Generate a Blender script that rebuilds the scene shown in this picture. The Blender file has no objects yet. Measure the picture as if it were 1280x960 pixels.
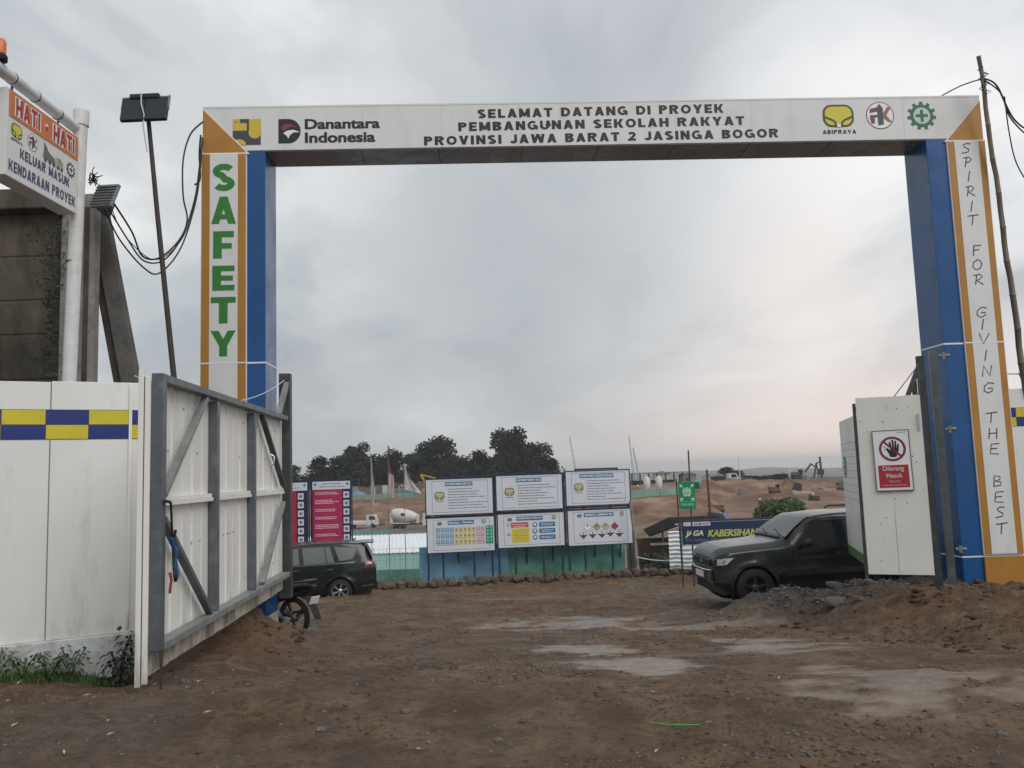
import bpy, math, random
import numpy as np
from math import sin, cos, pi, radians as R, atan2, hypot
from mathutils import Vector, Matrix
from mathutils.geometry import tessellate_polygon
random.seed(7)
scene = bpy.context.scene
C = scene.collection

# ------------------------------------------------------------------ camera
cam_d = bpy.data.cameras.new("camera"); cam = bpy.data.objects.new("camera", cam_d); C.objects.link(cam)
TH = math.atan(112/1050); RO = 0.033
rt = Vector((1, 0, 0)); up = Vector((0, -sin(TH), cos(TH))); fw = Vector((0, cos(TH), sin(TH)))
cx = rt*cos(RO) - up*sin(RO); cy = rt*sin(RO) + up*cos(RO)
m = Matrix((cx, cy, -fw)).transposed().to_4x4(); m.translation = Vector((0, 0, 1.6))
cam.matrix_world = m
cam_d.sensor_width = 36; cam_d.lens = 36*1050/1280; cam_d.clip_start = .05; cam_d.clip_end = 20000
scene.camera = cam

# ------------------------------------------------------------------ sky and light
scene.view_settings.view_transform = 'Standard'; scene.view_settings.look = 'None'
scene.view_settings.exposure = 0.22; scene.view_settings.gamma = 1
world = bpy.data.worlds.new("World"); scene.world = world; world.use_nodes = True
SUN_EL, SUN_AZ = R(46), R(138)          # soft sun behind the cloud, behind and right of the camera
def build_world():
    nt = world.node_tree; N = nt.nodes; L = nt.links; N.clear()
    out = N.new('ShaderNodeOutputWorld'); bg = N.new('ShaderNodeBackground'); L.new(bg.outputs[0], out.inputs[0])
    sky = N.new('ShaderNodeTexSky'); sky.sky_type = 'NISHITA'; sky.sun_disc = False
    sky.sun_elevation = SUN_EL; sky.sun_rotation = SUN_AZ; sky.dust_density = 4; sky.air_density = 1.5
    def math_(op, a, b=None):
        n = N.new('ShaderNodeMath'); n.operation = op; n.use_clamp = False
        for i, s in enumerate((a, b)):
            if s is None: continue
            if isinstance(s, (int, float)): n.inputs[i].default_value = s
            else: L.new(s, n.inputs[i])
        return n.outputs[0]
    def mix(fac, a, b, mode='MIX'):
        n = N.new('ShaderNodeMix'); n.data_type = 'RGBA'; n.blend_type = mode
        if isinstance(fac, (int, float)): n.inputs[0].default_value = fac
        else: L.new(fac, n.inputs[0])
        for i, s in ((6, a), (7, b)):
            if isinstance(s, tuple): n.inputs[i].default_value = (*s, 1)
            else: L.new(s, n.inputs[i])
        return n.outputs[2]
    def ramp(v, stops):
        n = N.new('ShaderNodeValToRGB'); L.new(v, n.inputs[0]); n.color_ramp.interpolation = 'EASE'
        e = n.color_ramp.elements
        e[0].position, e[0].color = stops[0][0], (*stops[0][1], 1); e[1].position, e[1].color = stops[-1][0], (*stops[-1][1], 1)
        for p, c in stops[1:-1]:
            k = e.new(p); k.color = (*c, 1)
        return n.outputs[0]
    tc = N.new('ShaderNodeTexCoord'); sep = N.new('ShaderNodeSeparateXYZ'); L.new(tc.outputs['Generated'], sep.inputs[0])
    # project the direction on a cloud deck so clouds flatten towards the horizon
    zz = math_('ADD', math_('MAXIMUM', sep.outputs[2], 0.0), 0.22)
    px = math_('DIVIDE', sep.outputs[0], zz); py = math_('DIVIDE', sep.outputs[1], zz)
    cmb = N.new('ShaderNodeCombineXYZ'); L.new(px, cmb.inputs[0]); L.new(py, cmb.inputs[1])
    def noise(scale, detail, rough, w, dist=0.0):
        mp = N.new('ShaderNodeMapping'); L.new(cmb.outputs[0], mp.inputs[0]); mp.inputs['Location'].default_value = (w, w*1.7, 0)
        mp.inputs['Rotation'].default_value = (0, 0, R(28)); mp.inputs['Scale'].default_value = (1.0, .62, 1)
        n = N.new('ShaderNodeTexNoise'); L.new(mp.outputs[0], n.inputs['Vector'])
        n.inputs['Scale'].default_value = scale; n.inputs['Detail'].default_value = detail
        n.inputs['Roughness'].default_value = rough; n.inputs['Distortion'].default_value = dist
        return n.outputs[0]
    big = noise(.55, 3, .5, 3.3); mid = noise(1.7, 5, .55, 8.1, .3)
    v = math_('ADD', math_('MULTIPLY', big, .52), math_('MULTIPLY', mid, .48))
    cloud = ramp(v, [(.38, (.29, .325, .36)), (.45, (.38, .415, .45)), (.50, (.475, .51, .535)), (.55, (.60, .62, .635)), (.62, (.80, .805, .81))])
    # the cloud deck over the blue sky: a thin share of clear-sky colour remains
    skyc = mix(1.0, sky.outputs[0], (.085, .085, .085), 'MULTIPLY')
    col = mix(.93, skyc, cloud)
    # a pale band low over the horizon, warmer towards the right where the evening light breaks through
    el = math_('MAXIMUM', sep.outputs[2], 0.0)
    low = math_('POWER', math_('SUBTRACT', 1.0, math_('MINIMUM', math_('MULTIPLY', el, 3.6), 1.0)), 2.0)
    dirn = N.new('ShaderNodeVectorMath'); dirn.operation = 'DOT_PRODUCT'
    L.new(tc.outputs['Generated'], dirn.inputs[0]); dirn.inputs[1].default_value = (.37, .93, .04)
    side = math_('POWER', math_('MAXIMUM', dirn.outputs['Value'], 0.0), 34.0)
    col = mix(math_('MULTIPLY', low, .6), col, (.54, .535, .53))
    col = mix(math_('MULTIPLY', math_('MULTIPLY', low, side), .72), col, (1.05, .77, .61))
    # brighter breaks in the cloud up to the right
    def lobe(d, p, strength, c, col):
        n = N.new('ShaderNodeVectorMath'); n.operation = 'DOT_PRODUCT'; L.new(tc.outputs['Generated'], n.inputs[0])
        n.inputs[1].default_value = Vector(d).normalized()
        k = math_('POWER', math_('MAXIMUM', n.outputs['Value'], 0.0), p)
        return mix(math_('MULTIPLY', math_('MULTIPLY', k, math_('ADD', math_('MULTIPLY', mid, 2.2), -.35)), strength), col, c)
    col = lobe((.58, 1, .50), 16, .95, (.86, .86, .87), col)
    col = lobe((.35, 1, .20), 260, 1.1, (.86, .79, .75), col)
    
    col = lobe((.02, 1, .27), 34, .85, (.36, .395, .425), col)
    L.new(col, bg.inputs[0]); bg.inputs[1].default_value = 1.0
build_world()
sun_d = bpy.data.lights.new("sun", 'SUN'); sun = bpy.data.objects.new("sun", sun_d); C.objects.link(sun)
sun_d.energy = 1.5; sun_d.angle = R(45); sun_d.color = (1, .97, .93)
sv = Vector((sin(SUN_AZ)*cos(SUN_EL), cos(SUN_AZ)*cos(SUN_EL), sin(SUN_EL)))
sun.rotation_euler = sv.to_track_quat('Z', 'Y').to_euler()

# ------------------------------------------------------------------ materials
_m = {}
def mat(name, col, rough=.6, metal=0.0, var=.0, vscale=3.0, bump=0.0, bscale=40.0, dirt=None, coat=0.0, spec=.5, alpha=1.0, coord='Object', stretch=(1, 1, 1), edge=.5, splash=None):
    """principled material; var: amount of darker mottling; dirt=(colour, scale, amount)"""
    if name in _m: return _m[name]
    M = bpy.data.materials.new(name); _m[name] = M; M.use_nodes = True
    nt = M.node_tree; N = nt.nodes; L = nt.links; b = N['Principled BSDF']
    b.inputs['Base Color'].default_value = (*col, 1); b.inputs['Roughness'].default_value = rough
    b.inputs['Metallic'].default_value = metal; b.inputs['Coat Weight'].default_value = coat
    b.inputs['Specular IOR Level'].default_value = spec; b.inputs['Alpha'].default_value = alpha
    tc = N.new('ShaderNodeTexCoord'); mp = N.new('ShaderNodeMapping'); L.new(tc.outputs[coord], mp.inputs[0]); mp.inputs['Scale'].default_value = stretch
    def nz(s, d=5, r=.6):
        n = N.new('ShaderNodeTexNoise'); L.new(mp.outputs[0], n.inputs['Vector']); n.inputs['Scale'].default_value = s
        n.inputs['Detail'].default_value = d; n.inputs['Roughness'].default_value = r; return n.outputs[0]
    c = None
    if var:
        rp = N.new('ShaderNodeMapRange'); L.new(nz(vscale), rp.inputs[0]); rp.inputs[1].default_value = .3; rp.inputs[2].default_value = .7
        rp.inputs[3].default_value = 1-var; rp.inputs[4].default_value = 1+var*.35
        mx = N.new('ShaderNodeVectorMath'); mx.operation = 'SCALE'; mx.inputs[0].default_value = col; L.new(rp.outputs[0], mx.inputs['Scale']); c = mx.outputs[0]
        rr = N.new('ShaderNodeMapRange'); L.new(nz(vscale*2.3), rr.inputs[0]); rr.inputs[1].default_value = .3; rr.inputs[2].default_value = .7
        rr.inputs[3].default_value = max(.02, rough-.1); rr.inputs[4].default_value = min(1, rough+.12); L.new(rr.outputs[0], b.inputs['Roughness'])
    if dirt:
        dc, ds, da = dirt
        rp = N.new('ShaderNodeMapRange'); L.new(nz(ds, 8, .72), rp.inputs[0]); rp.inputs[1].default_value = edge; rp.inputs[2].default_value = edge+.22; rp.inputs[4].default_value = da
        mx = N.new('ShaderNodeMix'); mx.data_type = 'RGBA'; L.new(rp.outputs[0], mx.inputs[0])
        if c: L.new(c, mx.inputs[6])
        else: mx.inputs[6].default_value = (*col, 1)
        mx.inputs[7].default_value = (*dc, 1); c = mx.outputs[2]
    if splash:       # mud thrown up from the ground: (colour, height in the thing's own z, amount)
        sc_, hz_, am_ = splash; sp = N.new('ShaderNodeSeparateXYZ'); L.new(tc.outputs['Object'], sp.inputs[0])
        a_ = N.new('ShaderNodeMapRange'); L.new(sp.outputs[2], a_.inputs[0]); a_.inputs[1].default_value = hz_; a_.inputs[2].default_value = 0; a_.inputs[4].default_value = .34
        s_ = N.new('ShaderNodeMath'); s_.operation = 'ADD'; L.new(a_.outputs[0], s_.inputs[0]); L.new(nz(9, 8, .75), s_.inputs[1])
        q_ = N.new('ShaderNodeMapRange'); L.new(s_.outputs[0], q_.inputs[0]); q_.inputs[1].default_value = .60; q_.inputs[2].default_value = .88; q_.inputs[4].default_value = am_
        mx = N.new('ShaderNodeMix'); mx.data_type = 'RGBA'; L.new(q_.outputs[0], mx.inputs[0])
        if c: L.new(c, mx.inputs[6])
        else: mx.inputs[6].default_value = (*col, 1)
        mx.inputs[7].default_value = (*sc_, 1); c = mx.outputs[2]
    if c: L.new(c, b.inputs['Base Color'])
    if bump:
        bp = N.new('ShaderNodeBump'); bp.inputs['Strength'].default_value = bump; bp.inputs['Distance'].default_value = .02
        L.new(nz(bscale), bp.inputs['Height']); L.new(bp.outputs[0], b.inputs['Normal'])
    return M
DB = (.16, .12, .085)
wht = mat('white_panel', (.75, .75, .73), .42, var=.07, vscale=1.3, dirt=(DB, 3.0, .34), edge=.55, bump=.12, bscale=3, stretch=(1, 1, .25), splash=((.34, .28, .21), .45, .40))
wht_clean = mat('white_composite', (.68, .69, .69), .38, var=.06, vscale=.7, dirt=((.40, .385, .355), 2.2, .32), bump=.14, bscale=2.4, stretch=(1, 1, .5))
wht_paint = mat('white_paint', (.66, .67, .67), .4, var=.1, vscale=5, dirt=(DB, 6, .35), bump=.1)
wht_door = mat('white_metal_door', (.80, .79, .75), .45, var=.1, vscale=2.0, dirt=((.34, .28, .21), 3.4, .45), edge=.55, bump=.15, bscale=4, stretch=(1, 1, .16), splash=((.24, .18, .12), .55, .75))
wht_mud = mat('white_metal_mud_splashed', (.74, .735, .69), .45, var=.08, vscale=2, dirt=((.13, .10, .07), 11, .7), edge=.64, bump=.1, bscale=5, stretch=(1, 1, .8))
plinthm = mat('white_washed_plinth', (.62, .65, .66), .8, var=.2, vscale=3, dirt=(DB, 4, .7), edge=.45, bump=.4, bscale=14)
skirt_m = mat('mud_stained_skirt', (.62, .57, .48), .6, var=.2, vscale=3, dirt=((.12, .09, .06), 5, .85), edge=.4, stretch=(1, 1, .5))
steel = mat('grey_painted_steel', (.115, .13, .14), .45, .25, var=.2, vscale=4, dirt=((.30, .30, .29), 5, .45), edge=.52, bump=.1)
steel_l = mat('worn_grey_steel', (.26, .27, .27), .5, .25, var=.3, vscale=6, dirt=((.12, .11, .10), 8, .5), bump=.15)
steel_d = mat('dark_grey_steel', (.05, .055, .06), .5, .3, var=.25, vscale=4, dirt=((.2, .2, .2), 7, .4))
blue_acp = mat('blue_composite', (.008, .080, .255), .28, var=.2, vscale=.8, dirt=((.02, .11, .28), 2.5, .4), bump=.05, bscale=1.5)
orange_acp = mat('orange_composite', (.43, .20, .03), .4, var=.2, vscale=1.2, dirt=((.33, .17, .05), 3, .5), bump=.04, bscale=2)
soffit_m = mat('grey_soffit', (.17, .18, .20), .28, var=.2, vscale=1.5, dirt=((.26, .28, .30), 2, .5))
white_line = mat('white_joint_tape', (.75, .76, .76), .5)
green_ink = mat('green_vinyl', (.03, .19, .03), .5); black_ink = mat('black_vinyl', (.015, .015, .018), .5)
script_ink = mat('dark_maroon_vinyl', (.06, .03, .045), .5)
yellow_ink = mat('yellow_vinyl', (.62, .55, .04), .5); olive_ink = mat('dark_olive_vinyl', (.06, .065, .03), .5)
navy_ink = mat('navy_vinyl', (.03, .035, .08), .5); maroon_ink = mat('maroon_vinyl', (.17, .05, .06), .5)
brown_ink = mat('brown_vinyl', (.30, .12, .07), .5); greydk_ink = mat('charcoal_vinyl', (.06, .06, .07), .5)
gear_ink = mat('dark_green_vinyl', (.03, .13, .08), .5); red_ink = mat('red_vinyl', (.55, .04, .04), .5)
white_ink = mat('white_vinyl', (.78, .79, .8), .5); pale_green = mat('pale_green_vinyl', (.50, .62, .52), .5)
gold_ink = mat('gold_vinyl', (.60, .45, .05), .5)
check_y = mat('yellow_check_film', (.62, .52, .03), .4, var=.12, vscale=3, dirt=(DB, 5, .2)); check_b = mat('blue_check_film', (.012, .03, .19), .4, var=.15, vscale=3, dirt=(DB, 5, .2))
conc = mat('weathered_concrete', (.27, .255, .23), .9, var=.35, vscale=3, dirt=((.10, .095, .085), 5, .6), bump=.6, bscale=30)
conc_dk = mat('stained_concrete_panel', (.105, .088, .066), .95, var=.5, vscale=1.6, dirt=((.022, .022, .016), 2.3, .92), edge=.44, bump=.7, bscale=18, stretch=(1, 1, .35))
rubber = mat('black_rubber', (.012, .012, .012), .75, var=.2, vscale=9); cable_m = mat('black_cable', (.012, .012, .013), .6)
rope_w = mat('white_rope', (.6, .62, .66), .8); rope_b = mat('blue_rope', (.02, .09, .20), .8); rope_r = mat('red_cord', (.32, .03, .04), .8)
leaf = mat('weed_leaf', (.06, .115, .03), .6, var=.5, vscale=6, coord='Generated'); leaf_d = mat('dark_leaf', (.022, .035, .018), .6, var=.4, vscale=5)
grass_m = mat('short_grass', (.085, .15, .04), .7, var=.4, vscale=5)
tree_leaf = mat('tree_foliage', (.022, .031, .02), .8, var=.7, vscale=.35, coord='Object', spec=.2)
tree_leaf2 = mat('bush_foliage', (.065, .10, .04), .8, var=.5, vscale=.6, spec=.2)
bark = mat('tree_bark', (.05, .04, .03), .9)
bamboo_m = mat('bamboo', (.20, .16, .115), .6, var=.35, vscale=8, dirt=((.08, .06, .05), 9, .5), stretch=(1, 1, .3))
pole_dk = mat('dark_wood_pole', (.045, .038, .033), .7, var=.3, vscale=8)
rust = mat('rusty_brown_pole', (.10, .055, .04), .8, var=.3, vscale=3)
board_w = mat('white_board_print', (.62, .65, .72), .4, var=.05, vscale=1)
hdr_blue = mat('blue_header_print', (.04, .16, .33), .5); frame_n = mat('navy_frame', (.02, .035, .075), .5, .2)
txt_grey = mat('grey_small_print', (.16, .17, .20), .6); pale_print = mat('pale_print', (.75, .62, .66), .6)
crimson = mat('crimson_board_print', (.42, .02, .045), .45, var=.1); magenta = mat('raspberry_board_print', (.42, .025, .10), .45, var=.1)
navy_board = mat('navy_board_print', (.015, .02, .06), .5)
tarp_b = mat('blue_tarpaulin', (.20, .43, .63), .5, var=.25, vscale=1.5, bump=.5, bscale=3, dirt=((.22, .30, .38), 3, .5))
tarp_g = mat('green_tarpaulin', (.11, .34, .27), .6, var=.35, vscale=1.5, bump=.5, bscale=3, dirt=((.20, .30, .24), 3, .6))
tarp_g2 = mat('pale_green_mesh', (.22, .38, .30), .8, var=.3, vscale=.4)
mint = mat('mint_sheet', (.45, .72, .68), .5, var=.15, vscale=.8); whsheet = mat('white_corrugated_sheet', (.78, .82, .85), .35, var=.08, vscale=1)
assembly_g = mat('assembly_green', (.01, .24, .10), .45, var=.1)
paint_blk = mat('black_car_paint', (.010, .012, .013), .22, coat=.25, var=.1, vscale=2); paint_blk2 = mat('dusty_black_car_paint', (.008, .010, .010), .26, coat=.3, var=.15, vscale=1.2)
cladding = mat('dark_plastic_cladding', (.022, .023, .024), .6, var=.2)
glass_dk = mat('tinted_car_glass', (.012, .014, .016), .06, spec=.6); glass_lt = mat('painted_reflection_glass', (.13, .155, .15), .3, spec=.4); glass_rear = mat('dark_rear_glass', (.03, .035, .035), .25, spec=.3)  # glass_lt: the pale reflection of the sky is put into its base colour
glass_ws = mat('windscreen_glass', (.03, .036, .04), .06, spec=.6)
chrome = mat('chrome', (.7, .7, .72), .18, 1.0); alloy = mat('alloy', (.55, .55, .57), .3, .8); alloy_d = mat('dark_alloy', (.10, .10, .105), .45, .6)
lens_w = mat('clear_headlamp_lens', (.72, .74, .76), .1, spec=.8); lens_r = mat('red_lamp_lens', (.16, .02, .02), .15, spec=.8)
plate_w = mat('white_number_plate', (.72, .72, .74), .4); orange_l = mat('orange_lens', (.62, .16, .04), .3)
mixer_w = mat('white_truck_paint', (.62, .61, .57), .5, var=.15, vscale=.5, dirt=((.25, .2, .15), 1, .5)); truck_dk = mat('truck_chassis', (.03, .03, .03), .7)
yel_m = mat('yellow_machine_paint', (.45, .28, .05), .6, var=.25, vscale=1)
stone_m = mat('muddy_stone', (.135, .105, .08), .95, var=.55, vscale=4, dirt=((.05, .038, .028), 5, .7), bump=.6, bscale=12)
rock_m = mat('grey_rock', (.15, .14, .135), .9, var=.4, vscale=5, dirt=((.10, .07, .05), 5, .6), bump=.5, bscale=15)
clod_m = mat('earth_clod', (.10, .064, .038), .95, var=.6, vscale=2.0, coord='Object')
straw = mat('dry_litter', (.42, .37, .30), .8, var=.3)
bluetent_m = mat('faded_blue_tarpaulin', (.20, .28, .42), .7, var=.2); grey_bldg = mat('far_grey_shed', (.22, .22, .21), .8, var=.3, vscale=.3)
cream = mat('cream_render', (.52, .49, .42), .85, var=.25, vscale=4, dirt=(DB, 5, .7), edge=.47)

# ------------------------------------------------------------------ mesh helpers
class MB:
    def __init__(s): s.v = []; s.f = []; s.mi = []; s.sm = []
    def add(s, vs, fs, mi=0, smooth=False):
        o = len(s.v); s.v += [tuple(v) for v in vs]
        for f in fs: s.f.append([o+i for i in f]); s.mi.append(mi); s.sm.append(smooth)
        return s
    def box(s, x0, x1, y0, y1, z0, z1, mi=0):
        vs = [(x, y, z) for z in (z0, z1) for y in (y0, y1) for x in (x0, x1)]
        return s.add(vs, [(0, 2, 3, 1), (4, 5, 7, 6), (0, 1, 5, 4), (2, 6, 7, 3), (0, 4, 6, 2), (1, 3, 7, 5)], mi)
    def bar(s, a, b, w, d, mi=0, up=(0, 0, 1)):
        """rectangular bar from a to b; w across (in the plane of up), d in depth"""
        a = Vector(a); b = Vector(b); t = (b-a).normalized(); n = t.cross(Vector(up))
        if n.length < 1e-3: n = t.cross(Vector((0, 1, 0)))
        n.normalize(); q = n.cross(t)
        vs = []
        for p in (a, b):
            for i, j in ((-1, -1), (1, -1), (1, 1), (-1, 1)): vs.append(p+n*(i*d/2)+q*(j*w/2))
        return s.add(vs, [(0, 3, 2, 1), (4, 5, 6, 7), (0, 1, 5, 4), (1, 2, 6, 5), (2, 3, 7, 6), (3, 0, 4, 7)], mi)
    def tube(s, pts, r, n=8, mi=0, caps=True):
        pts = [Vector(p) for p in pts]; k = len(pts); rs = r if isinstance(r, (list, tuple)) else [r]*k
        vs = []; prev = None
        for i, p in enumerate(pts):
            t = (pts[min(i+1, k-1)]-pts[max(i-1, 0)]).normalized()
            if prev is None:
                q = t.orthogonal().normalized()
            else:
                q = prev-t*prev.dot(t); q = q.normalized() if q.length > 1e-6 else t.orthogonal().normalized()
            prev = q; w = t.cross(q)
            for j in range(n): a = 2*pi*j/n; vs.append(p+(q*cos(a)+w*sin(a))*rs[i])
        fs = [(i*n+j, i*n+(j+1) % n, (i+1)*n+(j+1) % n, (i+1)*n+j) for i in range(k-1) for j in range(n)]
        s.add(vs, fs, mi, True)
        if caps: s.add(vs[:n], [tuple(range(n))[::-1]], mi); s.add(vs[-n:], [tuple(range(n))], mi)
        return s
    def poly(s, pts, y=0.0, mi=0):
        """flat outline in the XZ plane"""
        vs = [Vector((p[0], y, p[1])) for p in pts]
        return s.add(vs, [t for t in tessellate_polygon([vs])], mi)
    def prism(s, pts, y0, y1, mi=0):
        n = len(pts); a = [Vector((p[0], y0, p[1])) for p in pts]; b = [Vector((p[0], y1, p[1])) for p in pts]
        tr = [tuple(t) for t in tessellate_polygon([a])]
        return s.add(a+b, tr+[tuple(i+n for i in t)[::-1] for t in tr]+[(i, (i+1) % n, n+(i+1) % n, n+i) for i in range(n)], mi)
    def rect(s, x0, x1, z0, z1, y=0.0, mi=0): return s.add([(x0, y, z0), (x1, y, z0), (x1, y, z1), (x0, y, z1)], [(0, 1, 2, 3)], mi)
    def disc(s, x, z, r, y=0.0, mi=0, n=24, rz=None): return s.poly([(x+r*cos(2*pi*i/n), z+(rz or r)*sin(2*pi*i/n)) for i in range(n)], y, mi)
    def ring(s, x, z, r0, r1, y=0.0, mi=0, n=32):
        vs = [(x+r*cos(2*pi*i/n), y, z+r*sin(2*pi*i/n)) for r in (r0, r1) for i in range(n)]
        return s.add(vs, [(i, (i+1) % n, n+(i+1) % n, n+i) for i in range(n)], mi)
    def ribbon(s, pts, w, y=0.0, mi=0):
        P = [Vector((p[0], p[1])) for p in pts]; k = len(P); vs = []
        for i, p in enumerate(P):
            t = (P[min(i+1, k-1)]-P[max(i-1, 0)]).normalized(); n = Vector((-t.y, t.x))*w/2
            if i == 0: p = p-t*w*.3
            if i == k-1: p = p+t*w*.3
            vs += [(p.x+n.x, y, p.y+n.y), (p.x-n.x, y, p.y-n.y)]
        return s.add(vs, [(2*i, 2*i+1, 2*i+3, 2*i+2) for i in range(k-1)], mi)
    def lathe(s, prof, axis='y', n=24, c=(0, 0, 0), mi=0, smooth=True):
        """prof: (radius, along-axis) pairs"""
        vs = []
        for r, t in prof:
            for j in range(n):
                a = 2*pi*j/n; u, w = r*cos(a), r*sin(a)
                vs.append({'y': (c[0]+u, c[1]+t, c[2]+w), 'z': (c[0]+u, c[1]+w, c[2]+t), 'x': (c[0]+t, c[1]+u, c[2]+w)}[axis])
        k = len(prof)
        return s.add(vs, [(i*n+j, i*n+(j+1) % n, (i+1)*n+(j+1) % n, (i+1)*n+j) for i in range(k-1) for j in range(n)], mi, smooth)
    def mesh(s, name, mats):
        me = bpy.data.meshes.new(name); me.from_pydata(s.v, [], s.f)
        for m_ in (mats if isinstance(mats, (list, tuple)) else [mats]): me.materials.append(m_)
        me.polygons.foreach_set('material_index', s.mi); me.polygons.foreach_set('use_smooth', s.sm); me.update()
        return me
    def obj(s, name, mats, parent=None, bevel=0.0, **kw):
        return link(name, s.mesh(name, mats), parent, bevel, **kw)
def link(name, me, parent=None, bevel=0.0, loc=None, rz=None, label=None, cat=None, group=None, kind=None):
    o = bpy.data.objects.new(name, me); C.objects.link(o)
    if parent: o.parent = parent
    if loc is not None: o.location = loc
    if rz is not None: o.rotation_euler = (0, 0, rz)
    if bevel:
        b = o.modifiers.new('bevel', 'BEVEL'); b.width = bevel; b.segments = 2; b.limit_method = 'ANGLE'; b.angle_limit = R(40)
    if label: o['label'] = label
    if cat: o['category'] = cat
    if group: o['group'] = group
    if kind: o['kind'] = kind
    return o
def thing(name, label, cat, loc=(0, 0, 0), rz=0.0, group=None):
    return link(name, None, None, 0, loc, rz, label, cat, group)
def copy_tree(o, parent=None):
    c = o.copy(); C.objects.link(c)
    if parent: c.parent = parent
    for ch in list(o.children): copy_tree(ch, c)
    return c

_tc = {}
def text_geo(s, bold=0.0, shear=0.0, spacing=1.0):
    k = (s, bold, shear, spacing)
    if k in _tc: return _tc[k]
    cu = bpy.data.curves.new('t', 'FONT'); cu.body = s; cu.size = 1; cu.offset = bold; cu.shear = shear; cu.space_character = spacing; cu.resolution_u = 4
    o = bpy.data.objects.new('t', cu); C.objects.link(o)
    dg = bpy.context.evaluated_depsgraph_get(); me = bpy.data.meshes.new_from_object(o.evaluated_get(dg))
    v = [(a.co.x, a.co.y) for a in me.vertices]; f = [tuple(p.vertices) for p in me.polygons]
    bpy.data.objects.remove(o); bpy.data.curves.remove(cu); bpy.data.meshes.remove(me)
    x0 = min(a[0] for a in v); x1 = max(a[0] for a in v); y0 = min(a[1] for a in v); y1 = max(a[1] for a in v)
    _tc[k] = ([((a[0]-x0)/(x1-x0), (a[1]-y0)/(y1-y0)) for a in v], f); return _tc[k]
def text(mb, s, x0, x1, z0, z1, y=0.0, mi=0, bold=.02, dz=0.0, shear=0.0, spacing=1.0):
    """letters filling the box x0..x1, z0..z1 on the XZ plane; dz: rise of the baseline towards x1"""
    v, f = text_geo(s, min(bold, .055)*.35, shear, spacing); w = (z1-z0)*bold*.9
    for k, (ox, oz) in enumerate(((-1, -.5), (1, .5), (-1, .5), (1, -.5))[:4 if bold > .012 else 1]):
        mb.add([(x0+w+a*(x1-x0-2*w)+ox*w, y-k*.0003, z0+w*.5+b*(z1-z0-w)+oz*w+a*dz) for a, b in v], f, mi)
    return mb

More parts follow.
